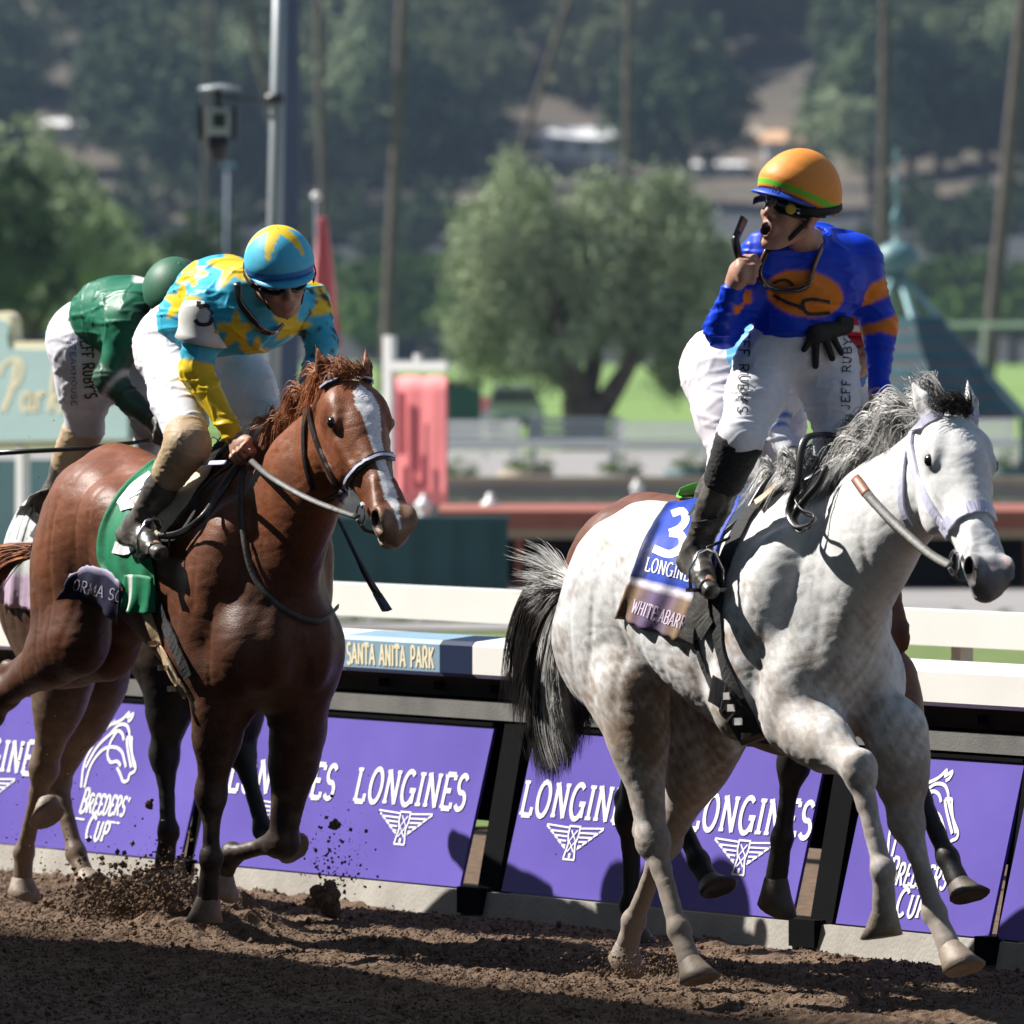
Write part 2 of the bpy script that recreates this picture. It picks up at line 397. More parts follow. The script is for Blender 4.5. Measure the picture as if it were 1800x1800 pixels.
def ink(name, strokes, mapfn, m, parent, th=.0008, step=.00012):
    """strokes: list of (polyline, width); mapfn(x, y, off)->Vector; each stroke a thin raised strip"""
    vs = []; fs = []
    for si, (pl, wd) in enumerate(strokes):
        closed = len(pl) > 2 and (Vector(pl[0]) - Vector(pl[-1])).length < 1e-6
        # extend open ends by a hair so joints are filled
        if not closed and len(pl) >= 2:
            pl = list(pl); 
        q = stroke_quads(pl, wd, closed); b = len(vs); off = th + step * (si % 7)
        pts = [[mapfn(a.x, a.y, off), mapfn(c_.x, c_.y, off)] for a, c_ in q]
        if any(x is None for p in pts for x in p): 
            run = []; 
            for p in pts + [[None, None]]:
                if p[0] is None or p[1] is None:
                    if len(run) > 1:
                        b = len(vs); vs += [x for r_ in run for x in r_]; fs += [(b + 2 * i, b + 2 * i + 1, b + 2 * i + 3, b + 2 * i + 2) for i in range(len(run) - 1)]
                    run = []
                else: run.append(p)
            continue
        vs += [x for p in pts for x in p]; fs += [(b + 2 * i, b + 2 * i + 1, b + 2 * i + 3, b + 2 * i + 2) for i in range(len(pts) - 1)]
    if not vs: return None
    return meshobj(name, vs, fs, m, parent)
def text_strokes(txt, x0, y0, h, width=None, wt=.16, serif=True, slant=0., caps=None, gap=.10, sw=.10):
    """caps: factor of the height of letters after the first of each word"""
    out = []; x = 0; first = True
    tot = []
    for ch in txt:
        g = GL[ch]; k = caps if (caps and not first) else 1.
        first = (ch == ' ')
        for s in g[1]: tot.append(([(x + a * k, b * k) for a, b in s], wt * (1 if k == 1 else .9)))
        if serif:
            for (a, b, hw) in g[2]: tot.append(([(x + (a - hw) * k, (b * (1 - sw) + sw / 2) * k), (x + (a + hw) * k, (b * (1 - sw) + sw / 2) * k)], sw))
        x += (g[0] + gap) * k
    W_ = x - gap; sx = (width / (W_ * h)) if width else 1.
    for pl, wd in tot:
        dense = []
        for i in range(len(pl) - 1):
            a, b = pl[i], pl[i + 1]; m_ = 3 if len(pl) < 4 else 1
            dense += [(a[0] + (b[0] - a[0]) * j / m_, a[1] + (b[1] - a[1]) * j / m_) for j in range(m_)]
        dense.append(pl[-1])
        out.append(([(x0 + (px * sx + slant * py) * h, y0 + py * h) for px, py in dense], wd * h * (sx if sx < 1 else 1) ** .5))
    return out
def poly(pts, wd): return (pts, wd)
def resamp2(p):
    q = resample([Vector((a, b, 0)) for a, b in p], 4); return [(v.x, v.y) for v in q]
def head_frame(Fr, poll, phi_h, pitch, roll):
    psi = R(phi_h) - Fr.phi
    M = Matrix.Rotation(psi, 3, 'Z') @ Matrix.Rotation(R(roll), 3, 'X') @ Matrix.Rotation(R(pitch), 3, 'Y')
    return M                                   # columns: axis poll->muzzle, left side, up (forehead)
def horse(name, Fr, S, label, m_coat, m_hair, m_hoof, m_eye, h=.008, dark_eye=True):
    cf = S['colors']; body, leg, muz = cf['body'], cf['leg'], cf['muzzle']
    bx = S.get('box', (-1.65, 1.6)); B = SDF((bx[0], -.5, -.06), (bx[1], .5, 2.1), h)
    I3 = Matrix.Identity(3); dz = S.get('dz', 0); du = S.get('du', 0)
    us = S.get('us', 1.); pt_ = S.get('pit', 0); T = lambda u, v, w_: (u * us + du, v, w_ + dz - u * pt_)
    B.loft((du, 0, dz), I3, [(x * us, y - x * pt_, a, b) for x, y, a, b in [(-1.29, 1.25, .03, .04), (-1.24, 1.25, .10, .13), (-1.12, 1.285, .17, .21), (-.95, 1.31, .22, .24), (-.75, 1.30, .25, .245),
        (-.6, 1.265, .27, .27), (-.4, 1.225, .285, .315), (-.2, 1.195, .28, .36), (0, 1.19, .25, .395), (.15, 1.16, .225, .35), (.28, 1.13, .19, .27), (.38, 1.11, .12, .17), (.43, 1.10, .03, .04)]], .03, body, pw=2.15)
    B.cone(T(-.25, 0, 1.52), .07, T(.08, 0, 1.54), .075, .10, body)           # withers
    B.cone(T(-.95, 0, 1.49), .07, T(-.5, 0, 1.475), .06, .10, body)
    for sg in (-1, 1):
        B.ell(T(-.90, sg * .14, 1.27), (.26, .12, .24), .07, body, Matrix.Rotation(R(-20), 3, 'Y'))
        B.ell(T(-1.10, sg * .11, 1.16), (.13, .10, .24), .06, body)
        B.ell(T(-.62, sg * .19, 1.38), (.11, .07, .09), .07, body)               # hip
        B.ell(T(.10, sg * .15, 1.20), (.15, .115, .33), .05, body, Matrix.Rotation(R(22), 3, 'Y'))   # shoulder
        B.ell(T(.27, sg * .125, 1.04), (.13, .11, .15), .045, body)              # point of shoulder
        B.ell(T(.36, sg * .075, 1.06), (.09, .075, .15), .035, body)             # pectoral
        B.ell(T(.0, sg * .19, .98), (.13, .075, .13), .04, body)                  # triceps
    # legs: joints (px, py, v)
    P = Fr.P; legs = []
    for nm, J in S['legs'].items():
        fore = nm[0] == 'f'; p = [Vector(q[0]) if len(q) == 1 else P(*q) for q in J]
        lc = S.get('legcol', {}).get(nm, leg)
        if fore:
            el, kn, ft, tip = p; B.cone(el, .115, el.lerp(kn, .5), .086, .07, body, q=.85)
            B.cone(el.lerp(kn, .3), .088, kn, .046, .05, lc)
            d = (ft - kn).normalized(); f_ = (kn - el).normalized()
            fw = (f_ - d); fw = (fw.normalized() if fw.length > .15 else Vector((1, 0, 0))) * .012
            B.ell(kn + fw, (.052, .052, .052), .035, lc); B.ell(kn + fw * .5 + d * .04, .044, .03, lc)
            B.cone(kn, .042, kn.lerp(ft, .35), .029, .025, lc); B.cone(kn.lerp(ft, .3), .030, ft, .030, .02, lc)
        else:
            st, hk, ft, tip = p; sy = math.copysign(1, st.y); ht = Vector(T(-1.13, sy * .12, 1.12)); hp = Vector(T(-.90, sy * .13, 1.20))
            B.cone(hp, .17, st, .12, .08, body, q=.62)
            B.cone(ht, .12, st.lerp(hk, .42) + Vector((-.03, 0, 0)), .065, .08, lc, q=.8)
            B.cone(hp.lerp(ht, .5), .15, st.lerp(hk, .3), .09, .08, lc, q=.75)
            B.cone(st, .115, hk, .050, .07, lc, q=.85)
            g = (hk - st).normalized(); d = (ft - hk).normalized()
            bk = (g - d) ; bk = bk.normalized() if bk.length > .2 else Vector((-1, 0, 0))
            B.ell(hk, (.052, .052, .052), .03, lc)
            B.cone(hk, .035, hk + bk * .062 - d * .055, .024, .03, lc)
            B.cone(hk + bk * .06 - d * .05, .018, st.lerp(hk, .35) + bk * .045, .03, .04, lc)
            B.cone(hk, .046, hk.lerp(ft, .3), .032, .03, lc); B.cone(hk.lerp(ft, .3), .031, ft, .031, .02, lc)
        B.ell(ft, (.037, .037, .037), .025, lc)
        bkf = (tip - ft).normalized(); bk2 = ((kn if fore else hk) - ft).normalized(); er = -(bkf + bk2)
        if er.length > .1: B.ell(ft + er.normalized() * .014, .027, .025, lc)
        cor = ft.lerp(tip, .55); B.cone(ft, .032, cor, .038, .015, lc)
        legs.append((nm, ft, cor, tip, er))
    # neck and head
    hp, ph, pit, rol = S['head']; PO = P(*hp); M = head_frame(Fr, PO, ph, pit, rol)
    ax, sd_, up = M.col[0], M.col[1], M.col[2]; hs = S.get('hs', 1.07); HC = lambda x, y, z: PO + (ax * x + sd_ * y + up * z) * hs; h3 = lambda *a: tuple(q * hs for q in a)
    thr = HC(.09, 0, -.075)
    nb = Vector(T(.06, 0, 1.27)); md = nb.lerp(thr, .5) + Vector((0, 0, S.get('crest', .03)))
    nsd = (Vector((0, 1, 0)) + sd_).normalized()
    B.cone(nb, .29, md, .185, .10, body, q=.55, side=nsd)
    B.cone(md, .185, thr, .125, .06, body, q=.62, side=nsd)
    B.cone(Vector(T(.18, 0, 1.1)), .2, nb.lerp(thr, .55) + ax * .04, .10, .09, body, q=.7, side=nsd)
    B.cone(HC(-.02, 0, -.02), .06, md + Vector((-.05, 0, .10)), .055, .07, body, side=nsd)
    B.loft(PO, M, [h3(*q) for q in [(-.05, -.03, .03, .03), (0, -.015, .075, .075), (.07, -.02, .092, .10), (.15, -.03, .094, .115), (.22, -.045, .086, .115), (.30, -.045, .066, .095), (.40, -.04, .052, .073), (.50, -.04, .052, .062), (.57, -.04, .055, .06), (.61, -.045, .045, .05), (.635, -.05, .01, .012)]], .02, body, pw=2.25)
    for sg in (-1, 1):
        B.ell(HC(.19, sg * .055, -.115), (.105, .035, .08), .025, body, M)         # jowl
        B.ell(HC(.115, sg * .078, .035), (.035, .022, .022), .03, body, M)        # brow
        B.ell(HC(.155, sg * .088, .018), (.030, .018, .024), .018, body, M)       # orbit
        B.cone(HC(.20, sg * .078, -.02), .014, HC(.36, sg * .055, -.03), .010, .02, body)
        B.ell(HC(.562, sg * .048, -.010), h3(.050, .030, .040), .016, muz, M)       # nostril wing
        B.cone(HC(.50, sg * .04, -.005), .018, HC(.42, sg * .032, .01), .012, .02, body)
        B.ell(HC(.07, sg * .065, -.0), (.045, .03, .06), .04, body, M)
        e0 = HC(.0, sg * .062, .03); e1, e2 = S['ears'][0 if sg < 0 else 1]
        e1 = HC(*e1); ed = (e1 - e0); eu = Vector(HC(*e2) - PO).normalized()   # opening direction
        esd = ed.cross(eu).normalized()
        mid = e0.lerp(e1, .42)
        B.cone(e0, .030, mid, .034, .015, body, q=.55, side=eu); B.cone(mid, .034, e1, .003, .01, body, q=.5, side=eu)
        B.cone(e0.lerp(e1, .18) + eu * .022, .016, e0.lerp(e1, .85) + eu * .012, .004, .008, cf['inner'], sub=True)
        B.ell(HC(.152, sg * .110, .016), (.024, .016, .017), .006, cf['dark'], M, sub=True)
    B.ell(HC(.60, 0, -.03), (.035, .045, .04), .02, muz, M); B.ell(HC(.575, 0, -.088), (.035, .034, .022), .015, muz, M)
    B.cone(HC(.60, 0, -.074), .006, HC(.53, 0, -.082), .005, .008, cf['dark'], q=9, side=sd_, sub=True)
    for sg in (-1, 1):
        B.ell(HC(.572, sg * .066, -.010), h3(.040, .019, .026), .006, (.004, .003, .003), M @ Matrix.Rotation(R(sg * -12), 3, 'Z') @ Matrix.Rotation(R(25), 3, 'Y'), sub=True)
    V, Q, C = B.mesh(4, 1)
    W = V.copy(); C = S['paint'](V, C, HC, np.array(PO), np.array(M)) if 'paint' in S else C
    N = normals(V, Q); cr_ = wav(V * np.array([1.5, 1.0, .55]), 2.6, 31, 2); cr2 = wav(V * np.array([.8, 1.0, 1.6]), 5.5, 33, 2); V = V + N * (wav(V, 7, 3) * .0014 - .0034 * np.exp(-(cr_ / .30) ** 2) * np.clip((V[:, 2] - .75) * 3, 0, 1) - .0010 * np.exp(-(cr2 / .22) ** 2))[:, None]
    root = empty(name); place(root, Fr); tag(root, label, 'horse')
    ob = fastmesh('body', V, Q, m_coat, root, True, C); root['_'] = 0; del root['_']
    # hooves
    for nm, ft, cor, tip, er in legs:
        a = (tip - cor).normalized(); 
        fwd = (-er) if er.length > .1 else Vector((1, 0, 0))
        fwd = (fwd - a * fwd.dot(a)); fwd = fwd.normalized() if fwd.length > .05 else a.orthogonal()
        sdv = a.cross(fwd); L = max((tip - cor).length, .06); mb = MB(); rings = []
        vs = []; n = 16
        for j, (t, rr, off) in enumerate(((-.12, .034, -.002), (0, .040, 0), (.06, .042, 0), (.55, .050, .012), (1.0, .060, .026), (1.03, .052, .024), (.9, .035, .02))):
            for k in range(n):
                th = 2 * math.pi * k / n; cs = math.cos(th); rk = rr * (1.0 if cs > -.5 else .86)
                sh = .035 * t * (1 - cs) * .5 if t > 0 else 0
                rk *= (1 + .16 * max(t, 0)); vs.append(cor + a * (L * t - sh * .9) + fwd * (rk * cs * 1.08 + off) + sdv * rk * .93 * math.sin(th))
        fs = [(j * n + k, j * n + (k + 1) % n, (j + 1) * n + (k + 1) % n, (j + 1) * n + k) for j in range(6) for k in range(n)]
        fs.append(tuple(6 * n + k for k in range(n)))
        fs = [f[::-1] for f in fs]
        o = mb.add(vs, fs).build('hoof', m_hoof, root, True)
        bm = bmesh.new(); bm.from_mesh(o.data); bmesh.ops.recalc_face_normals(bm, faces=bm.faces); bm.to_mesh(o.data); bm.free()
    for sg in (-1, 1):
        MB().ell(HC(.152, sg * .095, .016), (.0235, .0195, .0205), M).build('eye', m_eye, root, True)
    return dict(root=root, body=ob, F=Fr, HC=HC, M=M, PO=PO, surf=Surf(ob, Fr), T=T, V=V, N=N)
def strands(name, roots, m, parent, n=5, r0=.0022, sub=3, k=3):
    """roots: list of polylines (lists of Vectors); one mesh of thin tapering hairs"""
    vs = []; fs = []
    for pl in roots:
        pl = resample(pl, sub) if sub > 1 else pl; m_ = len(pl); b = len(vs)
        ref = (pl[-1] - pl[0]).normalized().orthogonal()
        for i, p in enumerate(pl):
            t = (pl[min(i + 1, m_ - 1)] - pl[max(i - 1, 0)]).normalized(); a = ref - t * ref.dot(t); a = a.normalized() if a.length > 1e-5 else t.orthogonal(); c_ = t.cross(a)
            rr = r0 * (1 - .9 * (i / (m_ - 1)) ** 1.6)
            for q in range(k):
                th = 2 * math.pi * q / k; vs.append(p + a * math.cos(th) * rr + c_ * math.sin(th) * rr)
        for i in range(m_ - 1):
            for q in range(k): fs.append((b + i * k + q, b + i * k + (q + 1) % k, b + (i + 1) * k + (q + 1) % k, b + (i + 1) * k + q))
    return fastmesh(name, [tuple(v) for v in vs], fs, m, parent, True)
def hair_mat(name, ca, cb, scale=9, rough=.45):
    m = mat(name, ca, rough=rough, c2=cb, scale=scale, spec=.4, detail=3); return m
def tuft(anchor, keys, n, spread, wob, rnd, clump=8):
    """hairs starting near points of anchor polyline, following key offsets; clumped"""
    out = []; A = resample(anchor, 6)
    for c_ in range(max(1, n // clump)):
        i = rnd.uniform(0, len(A) - 1.001); a = A[int(i)].lerp(A[int(i) + 1], i % 1); f = i / (len(A) - 1)
        kk = keys(f, rnd); c0_ = Vector((rnd.gauss(0, 1), rnd.gauss(0, 1), rnd.gauss(0, 1))) * spread; c1_ = Vector((rnd.gauss(0, 1), rnd.gauss(0, 1), rnd.gauss(0, 1))) * spread * .35; cs = [c0_ + c1_ * math.sin(q_ * 1.7) for q_ in range(len(kk))]
        for _ in range(clump):
            p = a + Vector((rnd.gauss(0, 1), rnd.gauss(0, 1), rnd.gauss(0, 1))) * .008; pl = [p]
            sc = rnd.uniform(.75, 1.1); hv = Vector((rnd.gauss(0, 1), rnd.gauss(0, 1), rnd.gauss(0, 1))) * wob * 2.2
            for j, q in enumerate(kk):
                g = (j + 1) / len(kk)
                pl.append(a + q * sc + cs[j] * g + hv * g + Vector((rnd.gauss(0, 1), rnd.gauss(0, 1), rnd.gauss(0, 1))) * wob * .25 * g)
            out.append(pl)
    return out
# =================================================================== setting
FR = Frame(Vector((-2.029, 36.52, 0)), 32.9)            # the inner rail; u along the track, v away from it
m_dirt = mat('track_dirt', (.085, .056, .038), .95, c2=(.195, .132, .090), scale=22, bump=.9, bscale=110, spec=.15, detail=9)
m_clod = mat('dirt_clod', (.085, .056, .038), .95, c2=(.195, .132, .090), scale=30, bump=.6, bscale=130, spec=.15)
m_turf = mat('turf', (.075, .12, .022), .9, c2=(.14, .19, .05), scale=3.5, bump=.5, bscale=60)
m_lawn = mat('infield_lawn', (.11, .20, .035), .9, c2=(.17, .27, .06), scale=.25, bump=.3, bscale=20)
m_wpaint = mat('white_paint', (.80, .80, .78), .42, .03, 4, .05, 60)
m_wdirty = mat('white_rail_vinyl', (.76, .75, .71), .45, c2=(.82, .81, .78), scale=2.5, bump=.04, bscale=80, stretch=(1, 1, 1))
m_black = mat('black_steel', (.002, .002, .0025), .85, .3, 20, .05, 80, spec=.08)
m_grey = mat('grey_board', (.13, .13, .125), .6, c2=(.19, .185, .175), scale=6, bump=.2, bscale=120)
m_kick = mat('kick_board', (.26, .24, .21), .8, c2=(.38, .36, .32), scale=5, bump=.3, bscale=60)
m_wood = mat('brown_beam', (.035, .022, .015), .7, c2=(.075, .05, .034), scale=8, bump=.3, bscale=50)
m_purple = mat('purple_banner', (.085, .055, .33), .5, c2=(.120, .085, .42), scale=1.6, bump=.35, bscale=2.2, spec=.4)
m_print = mat('white_print', (.82, .82, .84), .5, .02, 10)
m_ltblue = mat('light_blue_board', (.22, .34, .44), .5, .08, 12)
m_navy = mat('navy_board', (.008, .018, .055), .6, .1, 10, spec=.2)
m_cream = mat('cream_paint', (.82, .74, .52), .5, .05, 10)

def axis_pts(a, b, st, lo, hi, g=1.35):
    v = list(np.arange(a, b + 1e-6, st)); d = st; x = v[0]; L_ = []
    while x > lo: d *= g; x -= d; L_.append(x)
    L_ = L_[::-1]; d = st; x = v[-1]; H_ = []
    while x < hi: d *= g; x += d; H_.append(x)
    return np.array(L_ + v + H_)
gx = axis_pts(-3.3, 3.3, .021, -900, 900); gy = axis_pts(27.5, 38.5, .024, -120, 1500)
GX, GY = np.meshgrid(gx, gy, indexing='ij'); P2 = np.stack([GX.ravel(), GY.ravel(), np.zeros(GX.size)], 1)
uu = (P2[:, 0] + 2.029) * FR.t.x + (P2[:, 1] - 36.52) * FR.t.y; vv = (P2[:, 0] + 2.029) * FR.l.x + (P2[:, 1] - 36.52) * FR.l.y
near = np.clip((3.6 - np.abs(P2[:, 0])) / .3, 0, 1) * np.clip((P2[:, 1] - 27) / .5, 0, 1) * np.clip((39 - P2[:, 1]) / .5, 0, 1) * np.clip((.15 - vv) / .15, 0, 1)
q3 = np.stack([uu * .35, vv, np.zeros(len(uu))], 1)
def vnoise(x, y, s):
    xi, yi = np.floor(x).astype(int), np.floor(y).astype(int); fx, fy = x - xi, y - yi; fx = fx * fx * (3 - 2 * fx); fy = fy * fy * (3 - 2 * fy)
    hs_ = lambda a, b: ((np.sin(a * 127.1 + b * 311.7 + s * 74.7) * 43758.5453) % 1)
    return (hs_(xi, yi) * (1 - fx) + hs_(xi + 1, yi) * fx) * (1 - fy) + (hs_(xi, yi + 1) * (1 - fx) + hs_(xi + 1, yi + 1) * fx) * fy
zz = .012 * np.sin(vv * 14 + 1.2 * np.sin(uu * .9)) + .024 * (vnoise(uu * 1.6, vv * 6, 1) - .5) + .018 * (vnoise(P2[:, 0] * 13, P2[:, 1] * 13, 2) - .5) + .018 * (vnoise(P2[:, 0] * 29, P2[:, 1] * 29, 3) - .5) + .012 * (vnoise(P2[:, 0] * 47, P2[:, 1] * 47, 5) - .5)
# ruts thrown up round the hooves
for (hx, hy, hr_, hh) in [(362, 1640, .34, .10), (1115, 1690, .22, .035), (1215, 1715, .16, .02), (235, 1606, .30, .13), (300, 1600, .22, .10), (420, 1640, .18, .05), (60, 1590, .3, .02)]:
    g_ = gp(hx, hy); rr = np.hypot(P2[:, 0] - g_.x, P2[:, 1] - g_.y) / hr_; zz += hh * np.exp(-rr ** 2 * 2) * (.6 + .8 * vnoise(P2[:, 0] * 25, P2[:, 1] * 25, 9))
P2[:, 2] = zz * near - .01
nx_, ny_ = len(gx), len(gy); I_ = np.arange(nx_ * ny_).reshape(nx_, ny_)
Qg = np.stack([I_[:-1, :-1].ravel(), I_[1:, :-1].ravel(), I_[1:, 1:].ravel(), I_[:-1, 1:].ravel()], 1)
tag(fastmesh('ground', P2, Qg, m_dirt, None, False), kind='structure')
# loose clods lying on the track
def rock(r, rnd, n=1):
    vs = [(1, 0, 0), (-1, 0, 0), (0, 1, 0), (0, -1, 0), (0, 0, 1), (0, 0, -1)]
    o = [Vector(v) * r * rnd.uniform(.6, 1.25) for v in vs]
    M = Matrix.Rotation(rnd.uniform(0, 6), 3, Vector((rnd.gauss(0, 1), rnd.gauss(0, 1), rnd.gauss(0, 1))).normalized())
    f = [(0, 2, 4), (2, 1, 4), (1, 3, 4), (3, 0, 4), (2, 0, 5), (1, 2, 5), (3, 1, 5), (0, 3, 5)]
    return [M @ p for p in o], f
rc = random.Random(3)
NR = 130000; r_ = np.random.default_rng(3)
u_ = r_.uniform(-.9, 8.2, NR); v_ = -r_.random(NR) ** .9 * 5.4 - .02; rad_ = r_.uniform(.0026, .0060, NR) * np.where(r_.random(NR) < .06, r_.uniform(1.3, 2.6, NR), 1)
cx_ = FR.O.x + u_ * FR.t.x + v_ * FR.l.x; cy_ = FR.O.y + u_ * FR.t.y + v_ * FR.l.y
keep = vnoise(u_ * 2.2, v_ * 7, 8) + .5 * vnoise(u_ * 9, v_ * 9, 9) > r_.uniform(.15, .95, NR); cx_, cy_, rad_ = cx_[keep], cy_[keep], rad_[keep]; NR = len(cx_)
ix = np.clip(np.searchsorted(gx, cx_), 0, nx_ - 1); iy = np.clip(np.searchsorted(gy, cy_), 0, ny_ - 1); cz_ = P2[ix * ny_ + iy, 2]
B0 = np.array([(1, 0, 0), (-1, 0, 0), (0, 1, 0), (0, -1, 0), (0, 0, 1), (0, 0, -1), (.6, .6, .6), (-.6, -.6, .6)], float)[:6]
VV = B0[None] * rad_[:, None, None] * r_.uniform(.6, 1.3, (NR, 6, 1)); ax_ = r_.normal(size=(NR, 3, 3)); ax_, _ = np.linalg.qr(ax_); VV = np.einsum('nij,nkj->nki', ax_, VV)
VV += np.stack([cx_, cy_, cz_ + rad_ * .45], 1)[:, None, :]
F0 = np.array([(0, 2, 4), (2, 1, 4), (1, 3, 4), (3, 0, 4), (2, 0, 5), (1, 2, 5), (3, 1, 5), (0, 3, 5)]); FF = (F0[None] + (np.arange(NR) * 6)[:, None, None]).reshape(-1, 3)
tag(fastmesh('loose_dirt', VV.reshape(-1, 3), FF, m_clod, None, True, None, 3), 'loose crumbs of brown dirt scattered over the track', None, kind='stuff')

# ---------------------------------------------------------------- inner rail
def uof(px, v=0., py=1500): return FR.P(px, py, v).x
FRZ = FR.rz
def rail_thing(name, label, cat, u, group=None):
    e = empty(name, FR.W((u, 0, 0)), FRZ); tag(e, label, cat, group); return e
LEANV, PB, PT = .15, .085, .665
def panel_map(u0):                                        # x along, y up the slope (metres), local to thing at u0
    d = Vector((0, LEANV, PT - PB)); L_ = d.length; d.normalize(); n = Vector((0, -d.z, d.y))
    return (lambda x, y, off: Vector((x - u0, .012, PB)) + d * y + n * (off + .002)), L_
def longines(cx, w=.77, y=.285, h=.142):
    s = text_strokes('LONGINES', cx - w / 2, y, h * .9, w, wt=.155, sw=.10, gap=.13)
    c_ = cx; t = y - .03
    for k in range(5):
        ww = .185 - k * .030; yy = t - k * .0165
        for sg in (-1, 1): s.append(([(c_ + sg * .040, yy - .002), (c_ + sg * ww, yy + (.004 if k == 0 else 0))], .0065)); s.append(([(c_ + sg * ww, yy), (c_ + sg * (ww - .026), yy - .0125)], .007))
    for sg in (-1, 1): s.append(([(c_ + sg * .034, t + .004), (c_ + sg * .034, t - .03), (c_ + sg * .022, t - .06), (c_ + sg * .036, t - .118)], .009))
    s.append(([(c_ - .038, t + .004), (c_ + .038, t + .004)], .007)); s.append(([(c_ - .038, t - .118), (c_ + .038, t - .118)], .007))
    s.append(([(c_ - .020, t - .01), (c_ + .020, t - .05), (c_ - .020, t - .09)], .006)); s.append(([(c_ + .020, t - .01), (c_ - .020, t - .05), (c_ + .020, t - .09)], .006)); s.append(([(c_, t - .095), (c_, t - .112)], .014))
    return s
def horsehead(cx, cy, sx, sy):                                  # line drawing, coordinates from the printed emblem
    L_ = [[(40, 330), (30, 240), (48, 170), (72, 120), (60, 150), (90, 85), (84, 100), (130, 55), (120, 70), (160, 48), (185, 18), (182, 40), (205, 22), (200, 45), (188, 55)],
          [(40, 250), (70, 170), (115, 115), (150, 95), (175, 105), (188, 130)],
          [(55, 330), (62, 240), (100, 175), (150, 160), (190, 175), (215, 215), (225, 235)],
          [(150, 95), (130, 140), (128, 190), (150, 220), (180, 215), (200, 232)],
          [(120, 110), (150, 72), (185, 70), (205, 95), (215, 130), (245, 190), (268, 228), (268, 250), (250, 262), (248, 285), (228, 292), (205, 262), (185, 240)],
          [(200, 120), (222, 118), (228, 140), (240, 180), (262, 232)], [(200, 120), (210, 150), (228, 190), (250, 235)]]
    return [(resamp2([(cx + (a - 150) * sx, cy - (b - 18) * sy) for a, b in l]), .0125) for l in L_]
def breeders(cx):
    s = horsehead(cx, .56, .00165, .00100)
    s += text_strokes("BREEDERS'", cx - .16, .150, .095, .36, wt=.16, sw=.08, caps=.8, slant=.15)
    s += text_strokes("CUP", cx - .075, .045, .095, .17, wt=.16, sw=.08, caps=.8, slant=.15)
    s += [([(cx - .18, .125), (cx - .10, .123)], .007), ([(cx + .10, .123), (cx + .17, .121)], .007)]
    return s
panels = [  # left px, right px at the foot, logos as (kind, px of the centre, row)
    (-260, 312, [('L', -12), ('B', 187)], 'purple banner behind the chestnut horse with white horse-head emblem'),
    (334, 803, [('L', 490), ('L', 716)], 'purple banner with two white wordmarks between the chestnut and the white horse'),
    (876, 1386, [('L', 1014), ('L', 1312)], 'purple banner with two white wordmarks behind the white horse hind legs'),
    (1464, 1732, [('B', 1618)], 'short purple banner with horse-head emblem behind the white horse forelegs'),
    (1747, 2250, [], 'plain purple banner cut by the right edge of the photo')]
for a, b, lg, lab in panels:
    u0, u1 = uof(a, 0, 1590), uof(b, 0, 1620); uc = (u0 + u1) / 2
    t = rail_thing('banner', lab, 'banner', uc, 'purple banners along the inner rail')
    mb = MB(); d = Vector((0, LEANV, PT - PB)); n = Vector((0, -d.z, d.y)).normalized()
    c0 = [Vector((u0 - uc, .012, PB)), Vector((u1 - uc, .012, PB))]
    mb.hexa([c0[0], c0[1], c0[1] - n * .012, c0[0] - n * .012, c0[0] + d, c0[1] + d, c0[1] + d - n * .012, c0[0] + d - n * .012]).build('panel_sheet', m_purple, t)
    mp_, L_ = panel_map(uc); st = []
    for kd, px in lg:
        um = uof(px, .08, 1430)
        if kd == 'L': ink('wordmark', longines(um), mp_, m_print, t)
        else: ink('emblem', breeders(um), mp_, m_print, t)
    MB().box((0, .165, .675), (u1 - u0, .02, .012)).build('top_trim', m_black, t)
# posts, kick boards, grey boards, beam, cover
posts = [-290, 323, 838, 1424, 1739, 2290]
for i, px in enumerate(posts):
    u0 = uof(px, 0, 1610); t = rail_thing('rail_post', ['', 'black leaning rail post hidden behind the chestnut horse', 'black leaning rail post left of the white horse tail', 'black leaning rail post between the white horse legs', 'thin black rail post behind the white horse front hoof', ''][i] or 'black leaning rail post outside the picture edge', 'post', u0, 'black posts of the inner rail')
    wd = .05 if px == 1739 else .135
    mb = MB(); mb.hexa([Vector((-wd / 2, .03, .0)), Vector((wd / 2, .03, 0)), Vector((wd / 2, .09, 0)), Vector((-wd / 2, .09, 0)), Vector((-wd / 2, .19, .80)), Vector((wd / 2, .19, .80)), Vector((wd / 2, .25, .80)), Vector((-wd / 2, .25, .80))])
    mb.build('post_shaft', m_black, t); MB().box((0, -.012, .045), (wd + .02, .05, .095)).build('foot_plate', m_black, t)
ub, ue = uof(-330, 0, 1500), uof(2300, 0, 1700)
cuts = sorted([uof(p, 0, 1610) for p in posts])
